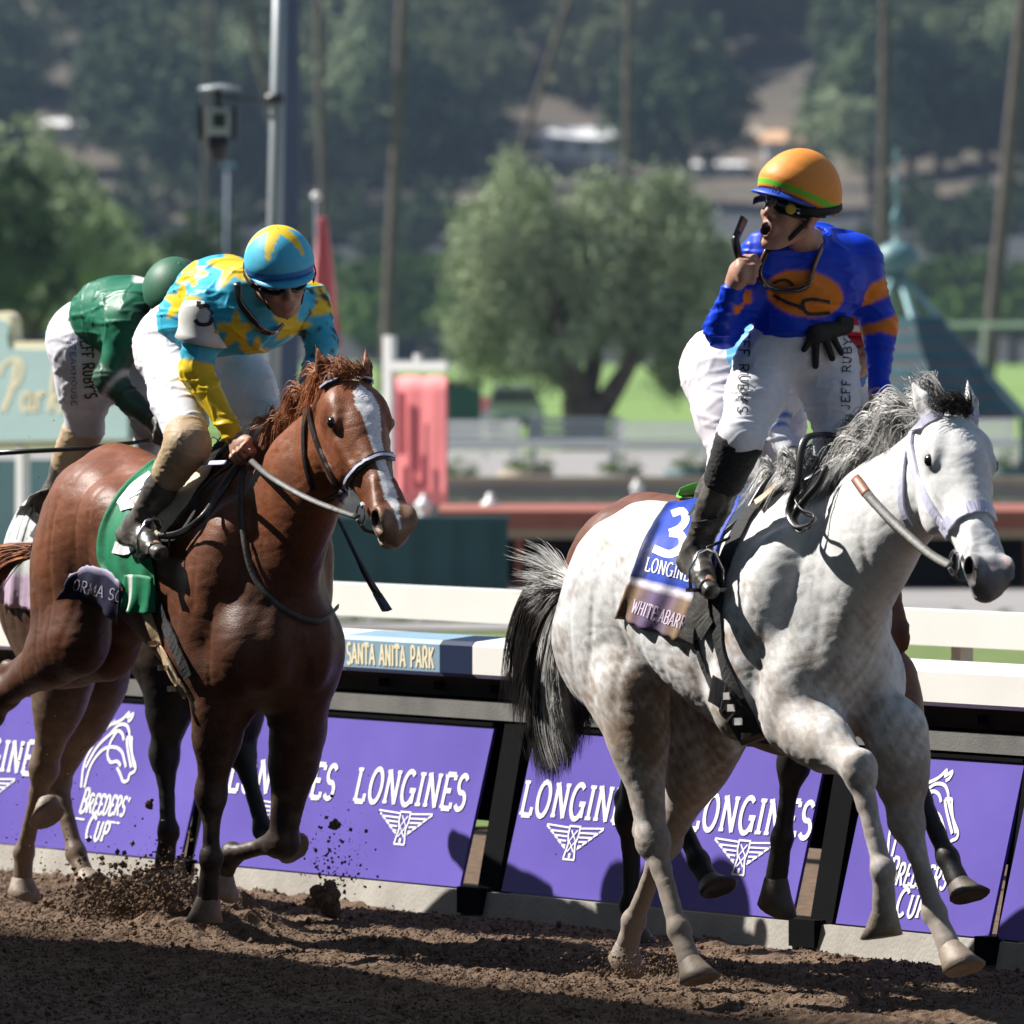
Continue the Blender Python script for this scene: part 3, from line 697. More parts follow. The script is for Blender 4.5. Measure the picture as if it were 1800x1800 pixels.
for a, b in zip(cuts[:-1], cuts[1:]):
    t = rail_thing('kick_board', 'pale weathered kick board at the foot of the rail near banner %s' % 'edge', 'board', (a + b) / 2, 'kick boards along the foot of the rail'); 
    L_ = (b - a) - .14 if b - a > .5 else b - a - .1
    o = MB().hexa([Vector((x, y, z)) for z, y0, y1 in ((-.03, -.03, .0), (.078, -.005, .02)) for x, y in ((-L_ / 2, y0), (L_ / 2, y0), (L_ / 2, y1), (-L_ / 2, y1))]).build('board_face', m_kick, t)
    kb_ = globals().setdefault('KB', ['pale kick board at the foot of the rail below the left horse-head banner', 'pale kick board below the banner right of the chestnut horse', 'pale kick board below the banner behind the white horse hind legs', 'short pale kick board behind the white horse front hooves', 'pale kick board cut by the right edge of the photo']); KBI = globals().setdefault('KBI', [0]); t['label'] = kb_[min(KBI[0], 4)]; KBI[0] += 1
    g = rail_thing('grey_board', ['grey board strip over the left horse-head banner', 'grey board strip over the banner right of the chestnut horse', 'grey board strip over the banner behind the white horse hind legs', 'short grey board strip behind the white horse forelegs', 'grey board strip at the right edge of the photo'][min(KBI[0] - 1, 4)], 'board', (a + b) / 2, 'grey board strips above the banners')
    MB().box((0, .175, .725), (b - a - .008, .03, .066)).build('strip', m_grey, g)
t = rail_thing('rail_beam', 'dark brown beam under the white rail cover', 'beam', (ub + ue) / 2)
MB().box((0, .30, .80), (ue - ub, .10, .07)).build('beam', m_wood, t)
MB().box((0, .34, .57), (ue - ub, .03, .53)).build('gap_dark_sheet', m_black, t)  # added dark sheet so the open gaps behind the panels look dark
rc2 = random.Random(5)
for k in range(26):
    x = ub + (ue - ub) * (k + .5) / 26 - (ub + ue) / 2
    MB().box((x, .242, .800), (.05, .012, .03)).build('bracket', m_black, t)
t = rail_thing('rail_cover', 'white rounded cover of the inner rail with a painted name section', 'rail', (ub + ue) / 2); uc = (ub + ue) / 2
def cover(a, b, m, name, y=0):
    prof = [(.02, .845), (.0, .86), (.0, .962), (.015, .978), (.15, .992), (.30, .985), (.33, .95), (.33, .86), (.30, .845)]
    vs = []; 
    for x in (a, b): vs += [Vector((x - uc, p[0] + .10, p[1])) for p in prof]
    n = len(prof); fs = [(i, (i + 1) % n, n + (i + 1) % n, n + i) for i in range(n)] + [tuple(range(n - 1, -1, -1)), tuple(range(n, 2 * n))]
    o = meshobj(name, vs, fs, m, t); return o
ua, ubx, ucx = uof(602, .10, 1160), uof(773, .10, 1165), uof(830, .10, 1170)
u_ = ub
k = 0; segs = [ub, ub + 1.2, ua]
for a, b in zip(segs[:-1], segs[1:]): cover(a + .002, b - .002, m_wdirty, 'cover_section')
cover(ua + .002, ubx - .001, m_ltblue, 'name_section'); cover(ubx + .001, ucx - .002, m_navy, 'navy_section')
x = ucx
while x < ue: cover(x + .002, min(x + 2.4, ue) - .002, m_wdirty, 'cover_section'); x += 2.4
cmap = lambda x, y, off: Vector((x - uc, .10 - off - .001, y))
w_ = ubx - ua
ink('lettering', text_strokes('SANTA', ua + w_ * .05, .872, .078, w_ * .29, wt=.2, sw=.1) + text_strokes('ANITA', ua + w_ * .385, .872, .078, w_ * .27, wt=.2, sw=.1) + text_strokes('PARK', ua + w_ * .705, .872, .078, w_ * .24, wt=.2, sw=.1), cmap, m_cream, t)

# second white rail round the turf course
t2 = empty('turf_rail', FR.W((0, 2.35, 0)), FRZ); tag(t2, 'white turf course rail running behind the inner rail', 'rail')
MB().box((3.2, 0, .985), (16, .12, .135)).build('top_bar', m_wdirty, t2)
for k in range(7): MB().box((-4 + k * 2.4, .04, .47), (.06, .06, .94)).build('post', m_wpaint, t2)
# =================================================================== beyond the rails
m_teal = mat('teal_paint', (.022, .085, .095), .6, .12, 3)
m_slate2 = mat('grey_roof_strip', (.10, .11, .12), .8, .1, 3)
m_teal2 = mat('teal_roof', (.02, .08, .10), .6, c2=(.035, .12, .14), scale=3)
m_tealp = mat('pale_teal_paint', (.26, .44, .46), .5, .06, 6)
m_sign = mat('sign_board', (.40, .56, .56), .6, .05, 2)
m_redb = mat('red_cloth', (.85, .24, .25), .7, .08, 4)
m_redd = mat('dark_red_print', (.22, .02, .035), .7, .05, 4)
m_roofr = mat('red_roof', (.28, .09, .06), .7, .15, 3)
m_tan = mat('tan_wall', (.36, .30, .22), .8, .1, 2)
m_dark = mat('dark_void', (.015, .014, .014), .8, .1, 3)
m_steel = mat('galvanised_steel', (.30, .33, .35), .45, .06, 8, metal=.3)
m_slate = mat('slate_blue_paint', (.055, .085, .14), .6, .08, 2)
m_blackp = mat('black_plastic', (.012, .012, .014), .4, .1, 8)
m_pave = mat('pavement', (.20, .19, .19), .9, c2=(.30, .29, .28), scale=.8)
m_glass = mat('dark_glass', (.02, .025, .03), .12, .1, 3, spec=.8)
m_silver = mat('silver_paint', (.38, .40, .42), .3, .05, 3, coat=.5)
m_bark = mat('bark', (.06, .045, .035), .9, c2=(.15, .11, .085), scale=5, bump=.6, bscale=12)
m_palm = mat('palm_bark', (.07, .052, .048), .9, c2=(.14, .105, .095), scale=3, bump=.5, bscale=9)
def leafmat(name, a, b, sc=.5):
    m = mat(name, a, .75, c2=b, scale=sc, spec=.2, detail=3); n = m.node_tree; bs = n.nodes['Principled BSDF']
    bs.inputs['Transmission Weight'].default_value = 0; return m
m_leaf = leafmat('pepper_leaves', (.17, .23, .13), (.40, .46, .28), .9)
m_leafd = leafmat('dark_leaves', (.032, .062, .030), (.095, .145, .060), .25)
m_leafy = leafmat('olive_leaves', (.10, .125, .055), (.20, .23, .11), .3)
m_hedge = leafmat('hedge_leaves', (.06, .12, .022), (.16, .25, .06), .3)
m_hill = mat('dry_hillside', (.030, .034, .026), .95, c2=(.11, .085, .06), scale=.045, detail=8)
m_bank = mat('dark_bank', (.014, .018, .022), .95, c2=(.034, .038, .040), scale=.05)
def sheet(name, y0, y1, z, m, x0=-150, x1=150):
    return tag(meshobj(name, [(x0, y0, z), (x1, y0, z), (x1, y1, z), (x0, y1, z)], [(0, 1, 2, 3)], m), kind='structure')
sheet('turf_course', 39.2, 63.5, .004, m_turf)
sheet('service_road', 64, 104, .004, m_pave); sheet('pavement', 104, 150, .008, m_pave)
sheet('lawn', 150, 438, .012, m_lawn)
# hill: bank then slope
xs = np.linspace(-260, 260, 131); ys = np.array([436, 440, 446, 452, 470, 500, 530, 560, 590, 620, 660, 700, 760, 840, 940])
hz_ = np.interp(ys, [436, 440, 452, 470, 500, 560, 640, 760, 940], [-.5, .4, 3.2, 5.2, 8.0, 17, 36, 64, 96])
HX, HY = np.meshgrid(xs, ys, indexing='ij'); HZ = np.broadcast_to(hz_, HX.shape) + (vnoise(HX * .03, HY * .03, 4) - .5) * np.clip((HY - 480) / 60, 0, 1) * 7 + (vnoise(HX * .11, HY * .11, 6) - .5) * np.clip((HY - 480) / 60, 0, 1) * 3
def hillz(x, y):
    i = np.clip(np.searchsorted(xs, x) - 1, 0, len(xs) - 2); j = np.clip(np.searchsorted(ys, y) - 1, 0, len(ys) - 2)
    a = (x - xs[i]) / (xs[i + 1] - xs[i]); b = (y - ys[j]) / (ys[j + 1] - ys[j])
    return float(HZ[i, j] * (1 - a) * (1 - b) + HZ[i + 1, j] * a * (1 - b) + HZ[i, j + 1] * (1 - a) * b + HZ[i + 1, j + 1] * a * b)
n0, n1 = HX.shape; Ih = np.arange(n0 * n1).reshape(n0, n1)
Qh = np.stack([Ih[:-1, :-1].ravel(), Ih[1:, :-1].ravel(), Ih[1:, 1:].ravel(), Ih[:-1, 1:].ravel()], 1)
ho = fastmesh('hillside', np.stack([HX.ravel(), HY.ravel(), HZ.ravel()], 1), Qh, m_hill, None, True); tag(ho, kind='structure')
ho.data.materials.append(m_bank)
mi = np.zeros(len(Qh), np.int32); cy_ = HY.ravel()[Qh].mean(1); mi[cy_ < 500] = 1; ho.data.polygons.foreach_set('material_index', mi)

# ---- trees
def crown_mesh(name, R_, n, leaf, m, seed, shape='round', per=26):
    r_ = np.random.default_rng(seed); nb = max(8, n // 900)
    cen = r_.normal(size=(nb, 3)); cen /= np.linalg.norm(cen, axis=1)[:, None]; cen *= (r_.random((nb, 1)) ** .45) * np.array([.72, .72, .62])
    cen[:, 2] = np.where(cen[:, 2] < -.35, cen[:, 2] * .6, cen[:, 2])
    rad = r_.uniform(.20, .38, nb)
    k = r_.integers(0, nb, n // per); d = r_.normal(size=(n // per, 3)); d /= np.linalg.norm(d, axis=1)[:, None]
    tw = cen[k] + d * rad[k][:, None] * r_.uniform(.75, 1.1, (n // per, 1))
    if shape == 'weep': tw[:, 2] -= np.abs(r_.normal(size=len(tw))) * .06
    P_ = (tw[:, None, :] + r_.normal(size=(len(tw), per, 3)) * .035).reshape(-1, 3) * R_
    a = r_.normal(size=(len(P_), 3)); a /= np.linalg.norm(a, axis=1)[:, None]; b = np.cross(a, r_.normal(size=(len(P_), 3))); b /= np.linalg.norm(b, axis=1)[:, None]
    s_ = leaf * r_.uniform(.6, 1.4, (len(P_), 1)); V = np.stack([P_ - a * s_, P_ - b * s_ * .5, P_ + a * s_, P_ + b * s_ * .5], 1).reshape(-1, 3)
    Q = np.arange(len(V)).reshape(-1, 4); o = fastmesh(name, V, Q, m, None, False); me = o.data; bpy.data.objects.remove(o); return me
def limb_mb(mb, p, q, r0, r1, n=7):
    md = p.lerp(q, .5) + Vector((random.uniform(-.08, .08), random.uniform(-.08, .08), 0)) * (q - p).length * .6
    mb.tube([p, md, q], [r0, (r0 + r1) / 2, r1], n)
def tree(label, x, y, z, H, R_, crown, trunk_r, group=None, m=m_bark, fork=True, rz=0, sz=1., cz=.62):
    e = empty('tree', (x, y, z), rz); tag(e, label, 'tree', group)
    mb = MB(); f = Vector((0, 0, H * .30)); mb.tube([Vector((0, 0, -.1)), Vector((0, 0, H * .05)), f], [trunk_r * 1.3, trunk_r, trunk_r * .8], 9)
    for k in range(5):
        a = k * 2.5 + .6; limb_mb(mb, f - Vector((0, 0, .1)), Vector((math.cos(a) * R_ * .5, math.sin(a) * R_ * .5, H * (.55 + .07 * (k % 3)))), trunk_r * .5, trunk_r * .14)
    mb.build('trunk', m, e, True)
    c = bpy.data.objects.new('crown', crown); link(c, e); c.location = (0, 0, H * cz); c.scale = (R_, R_, R_ * sz); return e
CR = [crown_mesh('crown_a', 1, 16000, .030, m_leafd, 21), crown_mesh('crown_b', 1, 16000, .030, m_leafy, 22), crown_mesh('crown_c', 1, 16000, .030, m_leaf, 23), crown_mesh('crown_d', 1, 14000, .034, m_leafd, 24)]
# the big pepper tree on the infield lawn
g = at(1030, 790, 152); e = empty('pepper_tree', (g.x, 152, 0)); tag(e, 'broad pepper tree with a forked trunk standing on the infield lawn', 'tree')
mb = MB(); S152 = FPX / 152
J = lambda px, py, dy=0: Vector(((px - 1030) / S152, dy, (790 - py) / S152))
mb.tube([J(1032, 800), J(1030, 770), J(1026, 735), J(1022, 700)], [.47, .38, .36, .34], 12)
mb.tube([J(1022, 722), J(1008, 670), J(992, 620), J(975, 540), J(960, 470)], [.30, .22, .17, .12, .06], 9)
mb.tube([J(1040, 735), J(1075, 690), J(1100, 650), J(1130, 590), J(1160, 520)], [.27, .18, .15, .11, .05], 9)
mb.tube([J(1026, 715), J(1045, 640, .5), J(1050, 560, .6), J(1040, 480, .6)], [.2, .15, .1, .05], 9)
mb.tube([J(1010, 690), J(950, 640, -.4), J(880, 600, -.5)], [.14, .09, .04], 7)
mb.build('trunk', m_bark, e, True)
me = []
V_ = []; r_ = np.random.default_rng(4); rt0 = random.Random(77)
blobs = [(895, 340, 62), (860, 420, 75), (835, 380, 45), (960, 420, 80), (1040, 450, 90), (1130, 420, 80), (1200, 400, 62), (1150, 350, 42), (1240, 450, 55), (1225, 520, 62), (900, 500, 85), (850, 560, 62), (985, 520, 85), (1080, 545, 88), (1170, 560, 80), (920, 580, 75), (1010, 600, 62), (1120, 610, 58), (1230, 590, 45), (880, 630, 42), (950, 650, 40), (1190, 620, 50), (905, 300, 36), (815, 470, 40), (1040, 385, 50)]
blobs = [(a, b, int(c * .76)) for a, b, c in blobs] + [(int(rt0.uniform(790, 1285)), int(rt0.uniform(310, 670)), int(rt0.uniform(16, 34))) for _ in range(70)]
blobs = [q for q in blobs if ((q[0] - 1030) / 265) ** 2 + ((q[1] - 480) / 215) ** 2 < 1.05 and not (q[1] > 590 and 950 < q[0] < 1130)]
for (bx_, by_, br_) in blobs:
    n = int(br_ ** 2 * .42) // 16; c0 = J(bx_, by_, r_.uniform(-1.1, 1.1)); rr = br_ / S152
    d = r_.normal(size=(n, 3)); d /= np.linalg.norm(d, axis=1)[:, None]; tw = np.array(c0) + d * rr * r_.uniform(.55, 1.05, (n, 1)) * np.array([1, 1.1, .92])
    P_ = (tw[:, None, :] + r_.normal(size=(n, 22, 3)) * np.array([.11, .11, .16]) - np.array([0, 0, .06])).reshape(-1, 3); V_.append(P_)
P_ = np.concatenate(V_); a = r_.normal(size=(len(P_), 3)) * np.array([1, 1, 2.2]); a /= np.linalg.norm(a, axis=1)[:, None]; b = np.cross(a, r_.normal(size=(len(P_), 3))); b /= np.linalg.norm(b, axis=1)[:, None]
s_ = .055 * r_.uniform(.6, 1.4, (len(P_), 1)); V = np.stack([P_ - a * s_, P_ - b * s_ * .45, P_ + a * s_, P_ + b * s_ * .45], 1).reshape(-1, 3)
fastmesh('crown', V, np.arange(len(V)).reshape(-1, 4), m_leaf, e, False)
# trees at left
lt = [(60, 620, 175, 6.4, 2.2, 2, 'tallest bright bushy tree behind the sign at the left edge'), (160, 640, 190, 5.3, 1.9, 2, 'rounded light green tree left of the hanging camera'), (250, 650, 200, 4.6, 1.9, 0, 'lower rounded tree beneath the hanging camera'), (-60, 650, 168, 6.0, 2.3, 0, 'dark tree cut by the left edge of the photo'), (330, 660, 230, 4.6, 2.3, 3, 'dark low tree behind the green-clad rider'), (20, 650, 215, 6.8, 2.4, 0, 'dark tree rising behind the bushy trees at far left')]
for px, py, d, H_, R_, ci, lb in lt:
    p = at(px, py, d); tree(lb, p.x, d, 0, H_, R_, CR[ci], .18, sz=1.1)
# hedges and rows in front of the hill
rb = random.Random(8)
for k in range(34):
    d = 444 + 18 * (k % 3) + rb.uniform(-3, 3); px = -60 + 57 * k + rb.uniform(-25, 25); x = (px - 900) * d / FPX
    if 860 < px < 1470 and k % 3: continue
    tree('dark scrubby bush on the bank below the hill houses', x, d, hillz(x, d) - .3, rb.uniform(3.2, 5.2), rb.uniform(2.2, 3.4), CR[3] if k % 3 else CR[0], .15, 'dark bushes on the bank', sz=.8, cz=.45)
rt = random.Random(12)
for k in range(-8, 24):
    px = 560 + k * 95 + rt.uniform(-20, 20); d = rt.uniform(405, 430); s_ = d / FPX
    if 1290 < px < 1480: pass
    tree('shrub in the clipped green row at the foot of the hill, number %d from the left' % (k + 1) if False else 'rounded green shrub in the row at the foot of the hill', (px - 900) * s_, d, 0, rt.uniform(5.6, 7.4), rt.uniform(2.9, 3.6), HB if 'HB' in globals() else globals().setdefault('HB', crown_mesh('crown_h', 1, 12000, .04, m_hedge, 31)), .2, 'green shrubs at the foot of the hill', sz=.85, cz=.5)
k = -1; cells = [(a, b) for b in range(16) for a in range(18)]
for ca, cb in cells:
    k += 1; d = 503 + 16 * cb + rt.uniform(-5, 5); px = -60 + 111 * (ca + .5 * (cb % 2)) + rt.uniform(-45, 45); x = (px - 900) * d / FPX
    if (820 < px < 1490 or 60 < px < 190) and 500 < d < 560: continue
    if rt.random() < .06: continue
    z = hillz(x, d); H_ = rt.uniform(7, 10); 
    tree(['dark rounded tree on the dry hillside', 'olive grey tree on the dry hillside', 'light green tree on the dry hillside', 'tall dark tree on the dry hillside'][k % 4], x, d, z - .5, H_ * (1.25 if k % 4 == 3 else 1), rt.uniform(4.6, 7.0), CR[[0, 1, 2, 3][k % 4] if k % 4 != 2 or rt.random() < .5 else 1], .3, ['dark rounded trees on the hill', 'olive trees on the hill', 'light green trees on the hill', 'tall dark trees on the hill'][k % 4], sz=rt.uniform(.8, 1.2), rz=rt.uniform(0, 6))
# palms
for px0, py0, px1, d, r_, lb in [(680, 620, 708, 262, .20, 'bare palm trunk rising beside the chestnut horse ears'), (1550, 560, 1556, 270, .17, 'slim palm trunk right of the orange helmet'), (1738, 640, 1800, 250, .23, 'thick palm trunk leaning right near the right edge'), (1100, 400, 1106, 290, .15, 'slim palm trunk above the big pepper tree'), (572, 560, 560, 285, .16, 'palm trunk right of the grey pole'), (360, 430, 366, 300, .10, 'thin palm trunk below the hanging camera'), (470, 170, 432, 265, .14, 'palm trunk crossing behind the top of the grey pole')]:
    s_ = d / FPX; e = empty('palm_tree', ((px0 - 900) * s_, d, 0)); tag(e, lb, 'palm')
    zt = CAM_H + 700 * s_; x1 = (px1 - px0) * s_ * (1 if py0 > 0 else 1); zb = CAM_H - (py0 - HORY) * s_; k = (zt - zb) / max(CAM_H + HORY * s_ - zb, .1)
    r_ *= .78; pts = [Vector((x1 * ((z_ - zb) / (CAM_H + HORY * s_ - zb)), 0, z_)) for z_ in np.linspace(-.2, zt, 9)]
    MB().tube(pts, [r_ * (1.25 - .3 * i / 8) for i in range(9)], 10).build('trunk', m_palm, e, True)
    fr = MB()
    for a in range(16):
        th = a * .3927; c0 = pts[-1]; L_ = 2.2; q = [c0 + Vector((math.cos(th) * t * L_, math.sin(th) * t * L_, .9 * t * L_ * (1 - 1.3 * t) * (.3 + .5 * (a % 3)))) for t in (0, .35, .7, 1)]
        fr.tube(q, [.05, .32, .25, .02], 4, flat=.08)
    fr.build('crown', m_leafd, e)
# ---- the hill houses
def house(px0, px1, py0, py1, d, lab, wall, roof, parts=()):
    for dd in np.arange(505, 600, 1.):
        if hillz(((px0 + px1) / 2 - 900) * dd / FPX, dd) >= CAM_H - (py1 - HORY) * dd / FPX: d = float(dd) - 2; break
    s_ = d / FPX; x0, x1 = (px0 - 900) * s_, (px1 - 900) * s_; zt, zb = CAM_H - (py0 - HORY) * s_, CAM_H - (py1 - HORY) * s_
    e = empty('house', ((x0 + x1) / 2, d, zb)); tag(e, lab, 'house'); w_, h_ = x1 - x0, zt - zb
    MB().box((0, 2.5, h_ * .30 - 1.5), (w_, 5, h_ * .6 + 3)).build('wall', wall, e)
    r = MB(); r.add([(-w_ / 2 - .4, -.5, h_ * .6), (w_ / 2 + .4, -.5, h_ * .6), (w_ / 2 + .4, 5.5, h_ * .6), (-w_ / 2 - .4, 5.5, h_ * .6), (-w_ / 2 + w_ * .1, 2.5, h_), (w_ / 2 - w_ * .02, 2.5, h_)], [(0, 1, 5, 4), (2, 3, 4, 5), (1, 2, 5), (3, 0, 4), (0, 3, 2, 1)]).build('roof', roof, e)
    for i in range(3): MB().box((w_ * (-.3 + .3 * i), -.03, h_ * .32), (w_ * .11, .05, h_ * .26)).build('window', m_dark, e)
m_wroof = mat('white_roof', (.72, .72, .72), .6, .05, 1); m_pinkw = mat('pale_wall', (.42, .36, .30), .8, .08, 1); m_or = mat('orange_wall', (.55, .33, .18), .8, .1, 1)
house(955, 1100, 222, 275, 545, 'long house with a pale white sloping roof on the hillside', m_wroof, m_wroof)
house(1112, 1155, 246, 280, 540, 'tiny orange walled house beside the white roofed one', m_or, m_or)
house(1205, 1340, 222, 262, 552, 'flat tan house on the hill above the orange helmet', m_pinkw, m_tan)
house(1345, 1418, 228, 280, 548, 'boxy white house on the hill right of the tan one', m_wroof, m_or)
house(1205, 1308, 283, 303, 538, 'low white shed below the tan hill house', m_wroof, m_wroof)
house(75, 170, 208, 240, 560, 'white building among the trees at upper left', m_wroof, m_wroof)
# ---- things between the turf course and the lawn
def stand(name, lab, cat, px, d, z=0, group=None):
    e = empty(name, ((px - 900) * d / FPX, d, z)); tag(e, lab, cat, group); return e
def bx(e, nm, m, px, d, x0, x1, y0, y1, dep=.3, dy=0, g0=None):
    """box from photo rows/columns at depth d, relative to the thing e"""
    s_ = d / FPX; X0, X1 = (x0 - 900) * s_ - e.location.x, (x1 - 900) * s_ - e.location.x; Z0, Z1 = CAM_H - (y1 - HORY) * s_ - e.location.z, CAM_H - (y0 - HORY) * s_ - e.location.z
    return MB().box(((X0 + X1) / 2, dep / 2 + dy, (Z0 + Z1) / 2), (X1 - X0, dep, Z1 - Z0)).build(nm, m, e)
e = stand('hoarding', 'dark teal hoarding standing behind the white turf rail', 'hoarding', 745, 68)
bx(e, 'board', m_teal, 745, 68, 560, 893, 915, 1076, .1); bx(e, 'cap', m_teal2, 745, 68, 556, 897, 908, 915, .16, -.03)
for k in range(5): bx(e, 'batten', m_teal, 745, 68, 600 + 68 * k, 606 + 68 * k, 916, 1075, .03, -.03)
e = stand('tunnel_shelter', 'low dark shelter with a red roof edge behind the horses', 'shelter', 1350, 74)
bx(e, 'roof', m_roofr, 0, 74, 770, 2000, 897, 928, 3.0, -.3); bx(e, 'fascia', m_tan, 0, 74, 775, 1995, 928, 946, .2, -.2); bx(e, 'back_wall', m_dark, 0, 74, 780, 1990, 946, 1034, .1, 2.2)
for k in range(9): bx(e, 'pillar', m_teal if k % 2 else m_roofr, 0, 74, 905 + 112 * k, 920 + 112 * k, 946, 1034, .12, 0)
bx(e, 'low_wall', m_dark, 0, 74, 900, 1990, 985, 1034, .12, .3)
e = stand('hedge', 'low olive clipped hedge in front of the red roofed shelter', 'hedge', 1500, 65.5)
hb = crown_mesh('hedge_leaves', 1, 9000, .02, m_hedge, 40)
for k in range(24):
    c = bpy.data.objects.new('foliage', hb); link(c, e); c.location = (-4.2 + k * .35, 0, .02); c.scale = (.26, .2, .13)
# white infield rails
def rail2(lab, d, ytop, yb, x0, x1, n, th):
    e = stand('track_rail', lab, 'rail', (x0 + x1) / 2, d); s_ = d / FPX
    bx(e, 'top_bar', m_wpaint, 0, d, x0, x1, ytop, ytop + th, .06)
    for k in range(n + 1): xx = x0 + (x1 - x0) * k / n; bx(e, 'post', m_wpaint, 0, d, xx - 3, xx + 3, ytop + th, yb, .05)
rail2('white rail at the near edge of the infield lawn', 118, 772, 857, 560, 2100, 9, 15)
rail2('thin white rail on the far lawn at right', 215, 566, 640, 1480, 2100, 5, 9)
rail2('second thin white rail on the far lawn at left of the tree', 330, 636, 668, -100, 1000, 12, 6)
e = stand('walkway_kerb', 'low pale concrete kerb with planting below the near white rail', 'kerb', 1000, 100)
bx(e, 'kerb_top', m_tan, 0, 100, 560, 2000, 838, 852, .3); bx(e, 'kerb_face', m_pave, 0, 100, 562, 1998, 852, 911, .2, .05)
e = stand('planter_box', 'long grey planter with a strip of dark planting', 'planter', 1000, 92)
bx(e, 'box', m_pave, 0, 92, 600, 1900, 880, 941, .4); hb2 = hb
for k in range(26):
    c = bpy.data.objects.new('plant', hb2); link(c, e); c.location = (-2.3 + k * .3, .2, CAM_H - (880 - HORY) * 92 / FPX); c.scale = (.25, .15, .09)
def urn(px, y0, y1, d, lab):
    e = stand('stone_urn', lab, 'urn', px, d); s_ = d / FPX; zt = CAM_H - (y0 - HORY) * s_; zb = CAM_H - (y1 - HORY) * s_; h_ = zt - zb; mb = MB(); r = [(.0, 0), (.5, 0), (.5, .12), (.3, .2), (.55, .45), (.62, .6), (.45, .72), (.25, .8), (.22, .95), (.05, 1.0), (0, 1.0)]; n = 14
    vs = [Vector((q[0] * h_ * .55 * math.cos(6.283 * k / n), q[0] * h_ * .55 * math.sin(6.283 * k / n), zb + q[1] * h_)) for q in r for k in range(n)]
    fs = [(j * n + k, j * n + (k + 1) % n, (j + 1) * n + (k + 1) % n, (j + 1) * n + k) for j in range(len(r) - 1) for k in range(n)]
    mb.add(vs, fs).build('vase', m_wpaint, e, True); MB().box((0, 0, zb / 2), (h_ * .5, h_ * .5, zb)).build('pedestal', m_teal, e)
urn(862, 866, 920, 76, 'white stone urn on a pedestal above the teal hoarding'); urn(745, 868, 915, 76.5, 'white stone urn near the foot of the red banner'); urn(1120, 842, 876, 96, 'small white stone urn beyond the white horse croup')
def bench(px, d, lab, m):
    e = stand('bench', lab, 'bench', px, d)
    for k in range(3): MB().box((0, .10 * k, .44), (1.3, .08, .03)).build('seat_slat', m, e)
    for k in range(3): MB().box((0, .33, .55 + .11 * k), (1.3, .03, .08)).build('back_slat', m, e)
    for a in (-.55, .55): MB().box((a, .0, .21), (.05, .05, .42)).build('leg', m, e); MB().box((a, .32, .42), (.05, .05, .84)).build('leg', m, e)
bench(830, 122, 'white bench below the red banner stand on the pavement', m_wpaint); bench(1010, 126, 'grey bench in front of the pepper tree trunk', m_steel); bench(1170, 120, 'white bench right of the pepper tree trunk', m_wpaint); bench(1700, 124, 'white bench beyond the white horse head', m_wpaint)
def tub(px, d, r, lab, mm):
    e = stand('flower_tub', lab, 'tub', px, d); MB().tube([Vector((0, 0, 0)), Vector((0, 0, .16)), Vector((0, 0, .32))], [r * .75, r * .9, r], 12).build('tub', mm, e, True)
    c = bpy.data.objects.new('flowers', hb); link(c, e); c.location = (0, 0, .40); c.scale = (r * 1.2, r * 1.2, .22)
for px, d, r, lb, mm in [(800, 108, .30, 'low green tub of plants left of the marker post', m_teal), (925, 112, .36, 'pale tub of plants below the parked van', m_tan), (1085, 110, .32, 'pale tub of plants below the pepper tree', m_pave), (1215, 113, .34, 'teal tub of plants left of the pale blue rider', m_teal), (1660, 110, .36, 'tub of plants under the gazebo edge', m_tan), (1770, 114, .34, 'tub of plants at the right edge', m_teal)]: tub(px, d, r, lb, mm)
# red banner on its white frame
e = stand('banner_stand', 'tall red cloth banner hanging from a white pole frame', 'banner', 735, 80)
bx(e, 'pole', m_wpaint, 0, 80, 672, 687, 590, 1003, .07); bx(e, 'crossbar', m_wpaint, 0, 80, 687, 784, 635, 652, .05); bx(e, 'finial', m_wpaint, 0, 80, 726, 736, 622, 635, .04)
s_ = 80 / FPX; vs = []; n = 16
for j in range(9):
    for i in range(n + 1):
        x = (690 + 94 * i / n - 900) * s_ - e.location.x; z = CAM_H - (660 + 226 * j / 8 - HORY) * s_; vs.append((x, .02 + .006 * math.sin(i * .9 + j * .2), z))
ba = meshobj('cloth', vs, [(j * (n + 1) + i, j * (n + 1) + i + 1, (j + 1) * (n + 1) + i + 1, (j + 1) * (n + 1) + i) for j in range(8) for i in range(n)], m_redb, e, True)
bm = ba.modifiers.new('s', 'SOLIDIFY'); bm.thickness = .006
for (xa, xb, ya, yb_) in [(704, 716, 690, 800), (728, 736, 720, 860), (745, 752, 800, 860), (712, 722, 820, 866)]: bx(e, "print", m_redd, 0, 80, xa, xb, ya, yb_, .004, -.032)
e.rotation_euler.z = R(-42); e.scale.x = 1.35
# dark red furled flags
def flag(px, y0, y1, w0, w1, d, lab):
    e = stand('flag', lab, 'flag', px, d); s_ = d / FPX; zt = CAM_H - (y0 - HORY) * s_; zb = CAM_H - (y1 - HORY) * s_
    MB().tube([Vector((0, 0, 0)), Vector((0, 0, zt + .15))], .014, 8).build('flag_pole', m_slate, e, True); MB().ell((0, 0, zt + .18), .045).build('finial', m_wpaint, e, True)
    vs = []; fs = []; n = 14; m_ = 12
    for j in range(m_ + 1):
        f = j / m_; wd = (w0 + (w1 - w0) * f) * s_
        for i in range(n + 1): vs.append((.03 + wd * (i / n) - .3 * wd, .05 * math.sin(i * 1.3 + j * .35) * (1 + f), zt + (zb - zt) * f - .02 * i / n))
    fs = [(j * (n + 1) + i, j * (n + 1) + i + 1, (j + 1) * (n + 1) + i + 1, (j + 1) * (n + 1) + i) for j in range(m_) for i in range(n)]
    o = meshobj('cloth', vs, fs, m_redb, e, True); o.modifiers.new('s', 'SOLIDIFY').thickness = .006
